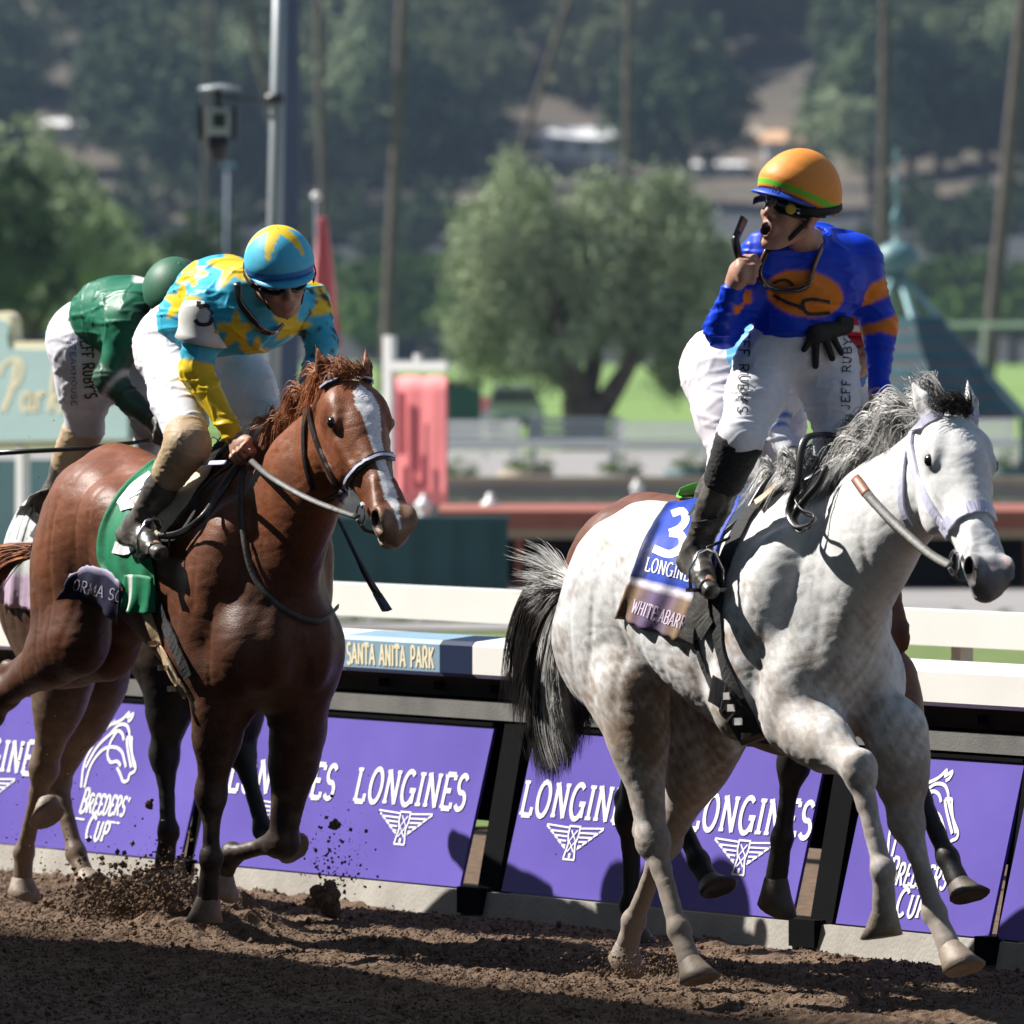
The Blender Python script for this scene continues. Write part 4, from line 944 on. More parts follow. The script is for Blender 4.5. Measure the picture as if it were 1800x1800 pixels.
flag(556, 380, 610, 18, 56, 84, 'drooping red flag behind the blue and yellow rider')
# poles and the hanging camera
e = stand('light_pole', 'tall pale grey steel pole behind the blue and yellow rider', 'pole', 471, 70); s_ = 70 / FPX
zt = CAM_H + 800 * s_; MB().tube([Vector((0, 0, 0)), Vector((.055, 0, CAM_H + 170 * s_)), Vector((.11, 0, zt))], [.062, .058, .050], 16).build('shaft', m_steel, e, True)
z = CAM_H - (178 - HORY) * s_; MB().tube([Vector((.05, -.02, z - .02)), Vector((.05, -.02, z + .05))], .075, 14).build('collar', m_blackp, e, True)
MB().box((.05, -.07, z - .12), (.07, .05, .05)).build('clamp', m_steel, e)
e = stand('track_camera', 'hanging track camera with a disc shade on an arm of the grey pole', 'camera', 383, 69.6); s_ = 69.6 / FPX; Z = lambda y: CAM_H - (y - HORY) * s_; X = lambda x: (x - 900) * s_ - e.location.x
MB().tube([Vector((X(383), 0, Z(168))), Vector((X(470), .2, Z(178)))], .012, 8).build('arm', m_blackp, e, True)
MB().tube([Vector((X(386), 0, Z(158))), Vector((X(386), 0, Z(153))), Vector((X(386), 0, Z(148)))], [.17, .15, .03], 20).build('disc_shade', m_steel, e, True)
MB().tube([Vector((X(383), 0, Z(190))), Vector((X(383), 0, Z(156)))], .03, 8).build('stem', m_blackp, e, True)
for a in (353, 413): MB().box((X(a), 0, Z(217)), (.035, .2, .27)).build('side_plate', m_blackp, e)
MB().box((X(383), 0, Z(214)), (.17, .16, .20)).build('housing', m_silver, e); MB().box((X(386), -.085, Z(212)), (.09, .02, .10)).build('lens_hood', m_blackp, e)
MB().tube([Vector((X(383), 0, Z(238))), Vector((X(383), 0, Z(258))), Vector((X(383), 0, Z(284)))], [.07, .085, .06], 14).build('dome', m_blackp, e, True)
e = stand('dark_tower', 'wide slate blue column behind the grey pole', 'column', 508, 90); s_ = 90 / FPX
MB().box((0, .1, (CAM_H + 800 * s_) / 2), (.2, .2, CAM_H + 800 * s_)).build('column', m_slate, e); MB().box((0, .1, .15), (.34, .34, .3)).build('base', m_slate, e)
e = stand('guyed_mast', 'thin leaning guyed mast over the pepper tree', 'mast', 905, 240); s_ = 240 / FPX
MB().tube([Vector((0, 0, CAM_H - (300 - HORY) * s_ - 5)), Vector((.1, 0, CAM_H - (270 - HORY) * s_)), Vector((95 * s_, 0, CAM_H + (HORY) * s_)), Vector((190 * s_, 0, CAM_H + (HORY + 500) * s_))], .085, 8).build('mast', m_palm, e, True)
e = stand('thin_pole', 'thin teal pole below the hanging camera', 'pole', 397, 150); s_ = 150 / FPX
MB().tube([Vector((0, 0, 0)), Vector((.04, 0, CAM_H - (290 - HORY) * s_))], .045, 8).build('shaft', m_slate, e, True); MB().box((.04, 0, CAM_H - (290 - HORY) * s_), (.2, .1, .06)).build('lamp_head', m_tealp, e)
# left sign
e = stand('park_sign', 'pale teal sign board with cream border and script lettering at the left edge', 'sign', 20, 66); s_ = 66 / FPX
SX = lambda x: (x - 900) * s_ - e.location.x; SZ = lambda y: CAM_H - (y - HORY) * s_
def outline(k):
    p = [(-400, 800 - k), (-400, 560 + k), (-10, 548 + k)] + [(0 + 20 * math.sin(t), 566 + k - 18 * math.cos(t) + 0) for t in np.linspace(0, 1.4, 5)] + [(22 - k * .5, 592), (26 - k * .5, 600 + k), (235, 603 + k), (235, 782 - k)]
    return p
for nm, k, m, dy in (('border', 0, m_cream, 0), ('board', 13, m_sign, -.02)):
    p = [(SX(a), SZ(b)) for a, b in outline(k)]; n = len(p); vs = [(a, dy, b) for a, b in p] + [(a, dy + .1, b) for a, b in p]
    meshobj(nm, vs, [tuple(range(n))[::-1], tuple(range(n, 2 * n))] + [(i, (i + 1) % n, n + (i + 1) % n, n + i) for i in range(n)], m, e)
scr = [([(8, 722), (22, 690), (30, 655), (33, 632)], 9), ([(2, 660), (10, 640), (34, 630), (44, 645), (36, 672), (20, 682)], 7), ([(58, 690), (48, 692), (42, 708), (48, 722), (58, 712), (62, 690), (60, 715), (66, 722)], 7), ([(72, 688), (70, 722)], 7), ([(70, 702), (78, 690), (86, 692)], 7),
       ([(104, 640), (94, 722)], 8), ([(97, 704), (112, 690)], 7), ([(99, 702), (112, 722), (120, 718)], 7)]
ink('lettering', [(resamp2([(SX(a), SZ(b)) for a, b in l]), w_ * s_) for l, w_ in scr], lambda x, y, off: Vector((x, -.021 - off * 3, y)), m_cream, e)
for a in (-300, 28, 200): bx(e, 'leg', m_wpaint, 0, 66, a, a + 12, 782, 1091, .08)
e.rotation_euler.z = R(-42); e.scale.x = 1.35
e = stand('low_fence', 'pale teal panel fence below the script sign', 'fence', 40, 68)
for k in range(7): bx(e, 'panel', m_tealp, 0, 68, -330 + 92 * k, -242 + 92 * k, 808, 1070, .06); bx(e, 'post', m_teal, 0, 68, -242 + 92 * k, -238 + 92 * k, 800, 1075, .08)
# green box, van, marker by the tree
e = stand('green_cabin', 'dark green box cabin left of the parked van', 'cabin', 815, 160); bx(e, 'body', m_teal, 0, 160, 783, 846, 676, 780, 1.0); bx(e, 'roof', m_dark, 0, 160, 780, 849, 668, 676, 1.1, -.05)
e = stand('parked_van', 'grey van parked on the lawn left of the pepper tree trunk', 'van', 905, 168); s_ = 168 / FPX
mb = MB(); z0 = 18 * s_; prof = [(-50, 0), (50, 0), (52, 30), (46, 40), (36, 72), (-38, 72), (-48, 40), (-50, 30)]; 
vs = [Vector((a * s_, dy, z0 + b * s_)) for dy in (0, 2.0) for a, b in prof]; n = 8
mb.add(vs, [tuple(range(n))[::-1], tuple(range(n, 2 * n))] + [(i, (i + 1) % n, n + (i + 1) % n, n + i) for i in range(n)]).build('body', m_silver, e)
MB().hexa([Vector((a * s_, dy, z0 + b * s_)) for b, q in ((42, 42), (66, 34)) for a, dy in ((-q, -.02), (q, -.02), (q, .03), (-q, .03))]).build('windscreen', m_glass, e)
for a in (-36, 36):
    MB().tube([Vector((a * s_, .1, .16)), Vector((a * s_, .3, .16))], .16, 14).build('wheel', m_blackp, e, True); MB().box((a * s_, -.02, z0 + 22 * s_), (.14, .04, .09)).build('headlight', m_wpaint, e)
MB().box((0, -.03, z0 + 8 * s_), (88 * s_, .08, .1)).build('bumper', m_blackp, e)
e = stand('furlong_marker', 'thin marker post with a red and white board beside the van', 'marker', 853, 140); bx(e, 'post', m_wpaint, 0, 140, 851, 855, 720, 810, .04); bx(e, 'red_board', m_redb, 0, 140, 846, 860, 697, 722, .05); bx(e, 'white_board', m_wpaint, 0, 140, 846, 860, 722, 738, .05)
# gazebo at right
e = stand('gazebo', 'teal gazebo with a tall finial and slatted cone roof at the right', 'gazebo', 1577, 105); s_ = 105 / FPX; Zg = lambda y: CAM_H - (y - HORY) * s_
cx_, rx_ = 0, 0
prof = [(10, 480), (36, 470), (40, 456), (34, 438), (18, 428), (6, 424), (5, 400), (9, 396), (11, 384), (8, 372), (4, 366), (4, 330), (7, 326), (7, 318), (3, 312), (2, 290), (4, 284), (5, 272), (2, 262), (0, 258)]
n = 18; vs = [Vector((r * s_ * math.cos(6.283 * k / n), r * s_ * math.sin(6.283 * k / n), Zg(y))) for r, y in prof for k in range(n)]
MB().add(vs, [(j * n + k, (j + 1) * n + k, (j + 1) * n + (k + 1) % n, j * n + (k + 1) % n) for j in range(len(prof) - 1) for k in range(n)]).build('finial', mat('patina', (.10, .22, .23), .5, .15, 4), e, True)
apex = Vector((0, 0, Zg(470))); Rb, zb = 245 * s_, Zg(735)
for k in range(8):
    a = 6.283 * (k + .35) / 8; q = Vector((math.cos(a) * Rb, math.sin(a) * Rb, zb)); MB().tube([apex, apex.lerp(q, .5) - Vector((0, 0, .04)), q], .028, 8).build('rib', m_tealp, e, True)
    MB().tube([q, Vector((q.x, q.y, 0))], .035, 8).build('pillar', m_teal, e, True)
for k in range(8):
    a, b = 6.283 * (k + .35) / 8, 6.283 * (k + 1.35) / 8
    for j in range(3, 9):
        f0, f1 = (j) / 9, (j + .52) / 9
        A0, B0 = Vector((math.cos(a) * Rb, math.sin(a) * Rb, zb)), Vector((math.cos(b) * Rb, math.sin(b) * Rb, zb))
        p = [apex.lerp(A0, f0), apex.lerp(B0, f0), apex.lerp(B0, f1), apex.lerp(A0, f1)]; nn = (p[1] - p[0]).cross(p[2] - p[0]).normalized() * .012
        MB().hexa([x - nn for x in p] + [x + nn for x in p]).build('slat', m_teal2, e)
        f0, f1 = f1 + .004, (j + 1) / 9 - .004; p = [apex.lerp(A0, f0), apex.lerp(B0, f0), apex.lerp(B0, f1), apex.lerp(A0, f1)]; MB().hexa([x - nn * .5 for x in p] + [x + nn * .5 for x in p]).build('roof_strip', m_slate2, e)
# grandstand behind the camera (throws the shade over the foreground)
gl = Vector((-.544 * 0 - 0, 0, 0)); sunh = Vector((SUN_AZ[0], SUN_AZ[1], 0)).normalized(); HG = 27.0
EDGE = gp(900, 1728)                                      # a ground point on the shadow's edge
base = EDGE + sunh * (HG / math.tan(R(SUN_EL))); e = empty('grandstand', (base.x, base.y, 0), FRZ); tag(e, 'grandstand on the camera side of the track whose roof shades the foreground', 'grandstand')
GA, GB = -70, 90
MB().box(((GA + GB) / 2, -9.0, HG - .3), (GB - GA, 18, .6)).build('roof', m_tan, e)
MB().box(((GA + GB) / 2, -17.5, HG / 2 - .4), (GB - GA, .5, HG - .8)).build('back_wall', m_tealp, e)
for k in range(10): MB().box(((GA + GB) / 2, -16.2 + k * 1.2 - .6 if False else -4.0 - k * 1.3, .3 + k * .45), (GB - GA, 1.29, .6 + k * .9)).build('seating_tier', m_pave, e)
for k in range(9): MB().box((GA + 8 + k * 18, -1.2, (HG - .6) / 2), (.4, .4, HG - .62)).build('column', m_tealp, e)
m_hoof = mat('hoof_horn', (.16, .12, .09), .6, .3, 14, .3, 40, c2=(.30, .24, .18))
m_hoofd = mat('hoof_horn_dark', (.035, .028, .022), .6, .3, 14, .3, 40, c2=(.10, .075, .055))
m_eye = mat('eye_gloss', (.006, .004, .003), .05, .1, 5, spec=.8, coat=1)
m_white = mat('white_coat', (.7, .7, .7), .62, .07, 60, .1, 160, attr=True, spec=.25, sheen=.15)
m_hairw = hair_mat('grey_hair', (.05, .048, .05), (.72, .71, .69), 9)
m_hairk = hair_mat('black_hair', (.012, .010, .009), (.05, .042, .036), 9)
# --------------------------------------------------- white horse
FW = Frame(Vector(((1392 - 900) / FPX * 28.8, 28.8, 0)), 29)
def paint_white(V, C, HC, PO, M):
    u, v, w_ = V.T; n = wav(V, 3, 11, 4); n2 = wav(V, 9, 5, 4); n3 = wav(V, 26, 8, 3)
    base = np.array((.68, .68, .68)) * (1 - .10 * np.clip(n3 + n2, 0, 1)[:, None]); dirt = np.array((.225, .142, .082)); grey = np.array((.22, .22, .235))
    f = np.clip((1.33 - w_) * 1.5 + n * .50 + n2 * .35 + n3 * .30, 0, 1) * np.clip((w_ - .30) * 2, .55, 1) * .95
    f = np.maximum(f, np.clip(n2 * 1.4 - .15, 0, 1) * np.clip((1.5 - w_) * 2, 0, 1) * .4)
    f = np.where(u > .22, f * .6, f)
    o = base * (1 - f[:, None]) + dirt * f[:, None]
    g = np.clip((1.02 - w_) * 1.6 + n * .45 + n3 * .2, 0, 1) * .72
    o = o * (1 - g[:, None]) + np.array((.19, .14, .10)) * g[:, None]
    g2 = np.clip((-.75 - u) * 2.2, 0, 1) * np.clip((w_ - .8) * 2, 0, 1) * .6
    g2 *= .8 + .5 * n2
    o = o * (1 - g2[:, None]) + grey * g2[:, None]
    sh = (C.mean(1) < .28); o[sh] = C[sh]
    h_ = (V - PO) @ M / 1.07; x, y, z = h_.T
    inh = (x > .46) & (x < .7) & (np.abs(y) < .12) & (np.abs(z) < .16)
    k = np.clip((x - .49) * 12 + n2 * .6, 0, 1) * inh; pk = np.where((n > .0)[:, None], np.array((.42, .25, .25)), np.array((.12, .11, .12)))
    o = o * (1 - k[:, None] * .85) + pk * (k * .85)[:, None]
    dk = C.mean(1) < .17; o[dk] = C[dk] * .5
    e = np.exp(-(((x - .155) / .035) ** 2 + (z / .035) ** 2)) * (np.abs(y) > .06) * (x < .4) * (x > 0) * .75
    o = o * (1 - e[:, None]) + np.array((.05, .05, .055)) * e[:, None]
    return o
SW = dict(us=.96, colors=dict(body=(.66, .66, .66), leg=(.5, .45, .4), muzzle=(.4, .3, .3), inner=(.35, .3, .3), dark=(.03, .028, .028)),
    legs=dict(fr=[(1398, 1265, -.13), (1508, 1350, -.15), (1552, 1530, -.14), (1556, 1658, -.12)],
              fl=[(1575, 1290, .12), (1594, 1440, .12), (1643, 1604, .12), (1692, 1720, .12)],
              hr=[(1112, 1205, -.16), (1148, 1478, -.14), (1194, 1636, -.14), (1228, 1738, -.14)],
              hl=[(1262, 1270, .14), (1170, 1478, .12), (1114, 1620, .12), (1094, 1692, .12)]),
    head=((1668, 758, 0), 18, 42, -5), crest=.03,
    ears=[((-.14, -.115, .075), (.4, -.9, .3)), ((-.15, .065, .075), (.7, .5, .4))], paint=paint_white)
W1 = horse('white_horse', FW, SW, 'white horse galloping in front, caked with dirt, under the blue saddlecloth', m_white, m_hairw, m_hoof, m_eye, .0075)

def paint_brown(body, legc, hi, blaze=False, dust=.4, seed=1, hs=1.07, black=False):
    def f(V, C, HC, PO, M):
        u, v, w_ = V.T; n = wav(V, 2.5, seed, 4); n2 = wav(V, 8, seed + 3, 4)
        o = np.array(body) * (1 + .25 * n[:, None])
        k = np.clip((w_ - 1.15) * 1.7 + n * .35, 0, 1)[:, None] * .75; o = o * (1 - k) + np.array(hi) * k  # highlights painted into the colour: coat lightens towards the back
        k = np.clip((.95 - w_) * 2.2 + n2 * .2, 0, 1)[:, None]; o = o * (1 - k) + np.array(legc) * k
        d = (np.clip(n2 * .9 + .1, 0, 1) * np.clip((1.25 - w_) * 1.5, 0, 1) * dust)[:, None]; o = o * (1 - d) + np.array((.22, .16, .11)) * d
        h_ = (V - PO) @ M / hs; x, y, z = h_.T; inh = (x > -.02) & (x < .72) & (np.abs(y) < .16) & (np.abs(z) < .2)
        if blaze:
            wd = np.interp(x, [.04, .08, .14, .22, .34, .50, .57], [0, .034, .042, .026, .018, .022, .004]) + n2 * .003
            b = inh & (z > .0) & (np.abs(y - .012 + .03 * (x - .1)) < wd); o[b] = (.66, .66, .68)
            k = (np.clip((x - .46) * 9 + n2 * .5, 0, 1) * (inh & ~b) * .7)[:, None]; o = o * (1 - k) + np.array((.20, .13, .09)) * k
            k = (np.clip((x - .52) * 14 + n2 * .5, 0, 1) * (inh & (z < -.055)) * .9)[:, None]; o = o * (1 - k) + np.array((.42, .33, .27)) * k
            e = (np.exp(-(((x - .155) / .035) ** 2 + (z / .03) ** 2)) * (np.abs(y) > .06) * (x < .4) * .8)[:, None]; o = o * (1 - e) + np.array((.03, .018, .012)) * e
        if black: k = np.clip((u + .55) * 4, 0, 1)[:, None] * np.clip((1.1 - w_) * 4, 0, 1)[:, None]; o = o * (1 - k) + np.array((.012, .010, .009)) * k
        dk = C.mean(1) < .012; o[dk] = C[dk]
        return np.maximum(o, .004)
    return f
m_chest = mat('chestnut_coat', (.2, .07, .03), .46, .2, 90, .2, 190, attr=True, spec=.36)
m_bay = mat('bay_coat', (.1, .04, .03), .5, .12, 60, .12, 150, attr=True, spec=.35)
m_hairc = hair_mat('chestnut_hair', (.12, .035, .014), (.45, .17, .06), 10)
def brown_cols(b, l): return dict(body=b, leg=l, muzzle=b, inner=tuple(x * .4 for x in b), dark=(.004, .003, .003))
FC = Frame(Vector((-.93 * 31.4 / 31.8, 31.4, 0)), 30)
SC = dict(us=.98, dz=.04, pit=.115, colors=brown_cols((.15, .042, .016), (.05, .03, .02)),
    legs=dict(fr=[(392, 1195, -.13), (372, 1392, -.13), (371, 1508, -.13), (362, 1632, -.12)],
              fl=[(535, 1200, .13), (497, 1478, .13), (408, 1502, .07), (380, 1556, .05)],
              hr=[(140, 1120, -.16), (10, 1218, -.14), (-55, 1360, -.14), (-110, 1440, -.14)],
              hl=[(190, 1130, .14), (12, 1205, .13), (74, 1372, .13), (90, 1436, .13)]),
    head=((609, 692, 0), 23, 42, -1), crest=.04, ears=[((-.13, -.10, .10), (.5, -.75, .5)), ((-.15, .085, .075), (.7, .6, .3))],
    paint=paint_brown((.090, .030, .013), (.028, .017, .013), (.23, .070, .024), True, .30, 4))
W2 = horse('chestnut_horse', FC, SC, 'chestnut horse with a white blaze galloping at left under the green saddlecloth', m_chest, m_hairc, m_hoof, m_eye, .0075)
FD = Frame(Vector(((345 - 900) / FPX * 33.2, 33.2, 0)), 30)
SD = dict(us=.98, dz=0, colors=brown_cols((.05, .028, .018), (.03, .02, .015)),
    legs=dict(fr=[(305, 1170, -.13), (290, 1325, -.13), (296, 1462, -.13), (284, 1572, -.13)],
              fl=[(420, 1200, .13), (424, 1318, .13), (463, 1458, .13), (515, 1508, .13)],
              hr=[(120, 1170, -.15), (78, 1350, -.14), (42, 1500, -.14), (38, 1578, -.14)],
              hl=[(175, 1190, .14), (100, 1372, .13), (134, 1500, .13), (160, 1568, .13)]),
    head=((505, 775, 0), 10, 74, 0), ears=[((-.10, -.08, .03), (.5, -.75, .5)), ((-.10, .08, .03), (.7, .6, .3))],
    paint=paint_brown((.06, .028, .017), (.16, .11, .075), (.10, .042, .024), False, .35, 9, black=True))
W3 = horse('bay_horse', FD, SD, 'dark bay horse behind the chestnut, its rump and legs showing at the left edge', m_bay, m_hairk, m_hoof, m_eye, .010)
FE = Frame(Vector(((1385 - 900) / FPX * 30.25, 30.25, 0)), 30)
SE = dict(us=.98, dz=.0, colors=brown_cols((.11, .042, .022), (.012, .010, .009)),
    legs=dict(fr=[(1425, 1180, -.13), (1394, 1338, -.13), (1375, 1474, -.13), (1357, 1600, -.13)],
              fl=[(1560, 1200, .13), (1598, 1350, .13), (1666, 1508, .13), (1702, 1592, .13)],
              hr=[(1160, 1190, -.14), (1110, 1440, -.14), (1110, 1590, -.14), (1118, 1664, -.14)],
              hl=[(1250, 1210, .14), (1180, 1410, .13), (1228, 1514, .13), (1262, 1578, .13)]),
    head=((1545, 800, 0), 8, 74, 0), ears=[((-.08, -.08, .0), (.5, -.75, .5)), ((-.08, .08, .0), (.7, .6, .3))],
    paint=paint_brown((.14, .052, .026), (.016, .013, .012), (.17, .06, .03), False, .1, 15))
W4 = horse('dark_bay_horse', FE, SE, 'dark bay horse with black legs and black tail running behind the white horse', m_bay, m_hairk, m_hoofd, m_eye, .010)
# =================================================================== riders
def clothmat(name, rough=.7, bump=.25, bs=55, var=.06): return mat(name, (.5, .5, .5), rough, var, 40, bump, bs, attr=True, spec=.25)
m_silk = clothmat('silks', .42, .14, 24); m_breech = clothmat('white_breeches', .65, .10, 30)
m_skin = mat('skin', (.45, .26, .19), .5, .08, 60, .08, 200, attr=True, spec=.4)
m_boot = mat('boot_leather', (.02, .02, .021), .38, c2=(.16, .14, .12), scale=14, bump=.12, bscale=50, spec=.5)
m_blacknyl = mat('black_cloth', (.010, .010, .011), .8, c2=(.016, .016, .016), scale=60, bump=.3, bscale=120)
m_helm = mat('cap_cover', (.5, .5, .5), .55, .05, 60, .06, 120, attr=True, spec=.4)
m_leath = mat('worn_leather', (.03, .028, .026), .55, c2=(.075, .07, .064), scale=25, bump=.2, bscale=90)
m_tanl = mat('tan_leather', (.36, .25, .14), .6, c2=(.50, .38, .24), scale=12, bump=.15, bscale=60)
m_wstrap = mat('white_strap', (.60, .60, .76), .4, .04, 30)  # white strap tinted lavender, its shading put into the colour
m_brown = mat('brown_rein', (.22, .075, .035), .5, .15, 20)
m_metal = mat('bit_steel', (.55, .55, .56), .18, .05, 30, metal=1)
m_lens = mat('goggle_lens', (.012, .011, .010), .06, .1, 5, spec=1, coat=1)
m_yel = mat('yellow_disc', (.65, .50, .03), .4, .05, 20)
m_blackt = mat('black_print', (.012, .012, .016), .6, .1, 20)
m_mud = mat('mud_spots', (.05, .035, .025), .9, .2, 30)
def frame3(f, u):
    f = Vector(f).normalized(); u = Vector(u); l = u.cross(f).normalized(); u = f.cross(l)
    return Matrix((f, l, u)).transposed()
def dl(Fr, v): v = Vector(v); return Vector((v.dot(Fr.t), v.dot(Fr.l), v.z))
def hand(B, base, d, n, s, skin, curl=(70, 85, 60), sc=1., k=.006, spread=0.):
    d, n = Vector(d).normalized(), Vector(n); n = (n - d * n.dot(d)).normalized(); s = Vector(s); s = (s - d * s.dot(d) - n * s.dot(n)).normalized(); c = base
    B.cone(c, .024 * sc, c + d * .035 * sc, .030 * sc, .015, skin, q=1.25, side=s); B.cone(c + d * .03 * sc, .028 * sc, c + d * .075 * sc, .026 * sc, .012, skin, q=1.5, side=s)
    tips = []
    for i in range(4):
        o = c + d * (.082 - .004 * abs(i - 1)) * sc + s * (.030 - .020 * i) * sc; a = 0; p = o; L_ = [(.040, .0105), (.026, .0098), (.020, .0086)]; q_ = [.95, 1.05, 1., .82][i]
        B.ell(o - n * .006, .0115 * sc, .006, skin)
        for j, (ln, r) in enumerate(L_):
            a += curl[j] + (4 * i if j == 0 else 0) - 4; ang = R(a); dr = d * math.cos(ang) + n * math.sin(ang) + s * spread * (1.5 - i) * .2
            p2 = p + dr.normalized() * ln * q_ * sc; B.cone(p, r * sc, p2, (r - .0010) * sc, k * .5, skin); p = p2
        tips.append(p)
    t0 = c + d * .028 * sc + s * .030 * sc; t1 = t0 + (d * .55 + s * .45 + n * .5).normalized() * .040 * sc; t2 = t1 + (d * .55 - s * .15 + n * .65).normalized() * .032 * sc; t3 = t2 + (d * .25 - s * .75 + n * .35).normalized() * .026 * sc
    B.cone(t0, .017 * sc, t1, .013 * sc, .012, skin); B.cone(t1, .0125 * sc, t2, .0115 * sc, .004, skin); B.cone(t2, .0115 * sc, t3, .0095 * sc, .003, skin)
def face(B, C, M, skin, mouth=0.3, lip=(.30, .11, .09), dark=(.02, .008, .008)):
    H_ = lambda f, l, u: C + M @ Vector((f, l, u))
    B.ell(H_(-.012, 0, .030), (.098, .076, .088), .02, skin, M)
    B.ell(H_(.028, 0, -.030), (.062, .060, .078), .03, skin, M)
    B.cone(H_(.035, 0, -.075 - .012 * mouth), .036, H_(.066, 0, -.098 - .022 * mouth), .020, .02, skin, q=1.2, side=M.col[1])   # chin
    for sg in (-1, 1):
        B.cone(H_(-.02, sg * .056, -.05), .020, H_(.05, sg * .026, -.095 - .018 * mouth), .016, .022, skin)                    # jaw
        B.ell(H_(.062, sg * .040, -.030), (.022, .020, .017), .018, skin, M)                                                     # cheek
        B.cone(H_(.078, sg * .012, .022), .010, H_(.068, sg * .048, .020), .009, .012, skin)                                     # brow
        B.ell(H_(.078, sg * .031, .002), (.014, .017, .011), .008, (.06, .03, .025), M, sub=True)
        B.ell(H_(.072, sg * .031, .002), .0125, .002, (.30, .26, .24))
        B.ell(H_(-.008, sg * .076, -.012), (.022, .008, .032), .006, (skin[0] * 1.05, skin[1] * .82, skin[2] * .8), M @ Matrix.Rotation(R(sg * 20), 3, 'Z'))
        B.ell(H_(-.002, sg * .085, -.010), (.011, .006, .018), .004, (skin[0] * .5, skin[1] * .35, skin[2] * .3), M, sub=True)
        B.ell(H_(.098, sg * .013, -.036), (.011, .009, .008), .006, skin, M)
        B.ell(H_(.102, sg * .007, -.043), .0042, .002, dark, sub=True)
    B.cone(H_(.083, 0, .018), .009, H_(.108, 0, -.028), .0115, .010, skin)
    mz = -.066 - .006 * mouth; B.ell(H_(.074, 0, mz), (.022, .030, .020), .012, skin, M)
    if mouth > .5:
        B.ell(H_(.086, 0, mz - .008), (.019, .0250, .027), .006, lip, M); B.ell(H_(.100, 0, mz - .008), (.034, .0185, .0205), .003, dark, M, sub=True)
        B.ell(H_(.084, 0, mz + .007), (.007, .013, .005), .001, (.7, .66, .6), M)
    else:
        B.cone(H_(.091, -.018, mz - .002), .004, H_(.091, .018, mz - .002), .004, .005, lip); B.cone(H_(.088, -.016, mz - .013), .0045, H_(.088, .016, mz - .013), .0045, .006, lip)
        B.cone(H_(.099, -.016, mz - .007), .0022, H_(.099, .016, mz - .007), .0022, .002, dark, sub=True)
def helmet(root, C, M, colfn, peak_m, band=None, rad=(.137, .118, .128), up=.048, name='helmet'):
    """cap shell, lower rim, peak; colfn(dir)->rgb for the cover"""
    nu, nv = 64, 26; vs = []; cs = []; H0 = C + M @ Vector((-.010, 0, up))
    for j in range(nv + 1):
        ph = math.pi * .56 * j / nv
        for i in range(nu):
            th = 2 * math.pi * i / nu; d = Vector((math.sin(ph) * math.cos(th), math.sin(ph) * math.sin(th), math.cos(ph)))
            front = max(0, math.cos(th)); z = d.z + (.16 * front * max(0, (j / nv - .55) / .45)); k = 1 - (.05 * max(0, (j / nv - .8) / .2))
            sq = 1 + .020 * (1 - d.z ** 2) * abs(math.sin(th))
            vs.append(H0 + M @ Vector((d.x * rad[0] * k * sq, d.y * rad[1] * k, z * rad[2]))); cs.append(colfn(d, ph / math.pi, th))
    fs = [(j * nu + i, (j + 1) * nu + i, (j + 1) * nu + (i + 1) % nu, j * nu + (i + 1) % nu) for j in range(nv) for i in range(nu)]
    o = fastmesh(name, [tuple(v) for v in vs], fs, m_helm, root, True, np.array(cs)); s_ = o.modifiers.new('s', 'SOLIDIFY'); s_.thickness = .012; s_.offset = -1
    mb = MB(); V_ = []; n = 18
    for a in range(n + 1):
        th = R(-72 + 144 * a / n); b = vs[(nv) * nu + int(round(th / (2 * math.pi) * nu)) % nu]
        dr = M @ Vector((math.cos(th), math.sin(th), 0)); ln = .026 * max(.05, math.cos(th * 1.22)); e_ = b + dr * ln - (M @ Vector((0, 0, .020))) * (ln / .03)
        V_.append((b - dr * .012 + M @ Vector((0, 0, .006)), e_))
    vv_ = [p for a, b in V_ for p in (a, b, b - M.col[2] * .005, a - M.col[2] * .006)]
    mb.add(vv_, [(i * 4 + k, i * 4 + (k + 1) % 4, i * 4 + 4 + (k + 1) % 4, i * 4 + 4 + k) for i in range(n) for k in range(4)]).build('peak', peak_m, root, True)
    return H0
def goggles(root, C, M, colm, lensm, nm='goggles', disc=None):
    H_ = lambda f, l, u: C + M @ Vector((f, l, u)); pts = []; mb = MB(); lens = MB()
    for i in range(15):
        a = R(-78 + 156 * i / 14); pts.append(H_(.100 * math.cos(a) * (1 - .05 * math.cos(a)) - .002, .082 * math.sin(a), .002))
    mb.tube([p + M.col[2] * .022 for p in pts], .006, 6); mb.tube([p - M.col[2] * (.020 - (.010 if 6 <= i <= 8 else 0)) for i, p in enumerate(pts)], .006, 6)
    n = len(pts); vs = [q for i, p in enumerate(pts) for q in (p + M.col[2] * .023, p - M.col[2] * (.019 - (.010 if 6 <= i <= 8 else 0)))]
    lens.add(vs, [(2 * i, 2 * i + 1, 2 * i + 3, 2 * i + 2) for i in range(n - 1)])
    o = lens.build(nm, lensm, root, True); o.modifiers.new('s', 'SOLIDIFY').thickness = .004; mb.build('goggle_frame', colm, o, True)
    st = MB(); q = [H_(.030 * math.cos(R(78)) + .014 - .02 * k, sg * (.082 + .012 * min(k, 1)), .006 + .003 * k) for sg in (1,) for k in (0, 1, 2, 3)]
    for sg in (-1, 1): st.tube([H_(.019, sg * .081, .004), H_(-.02, sg * .092, .008), H_(-.06, sg * .086, .016), H_(-.10, sg * .05, .022)], [.011] * 4, 8, flat=.25, side=M.col[2])
    st.build('goggle_strap', m_blacknyl, o, True)
    return o
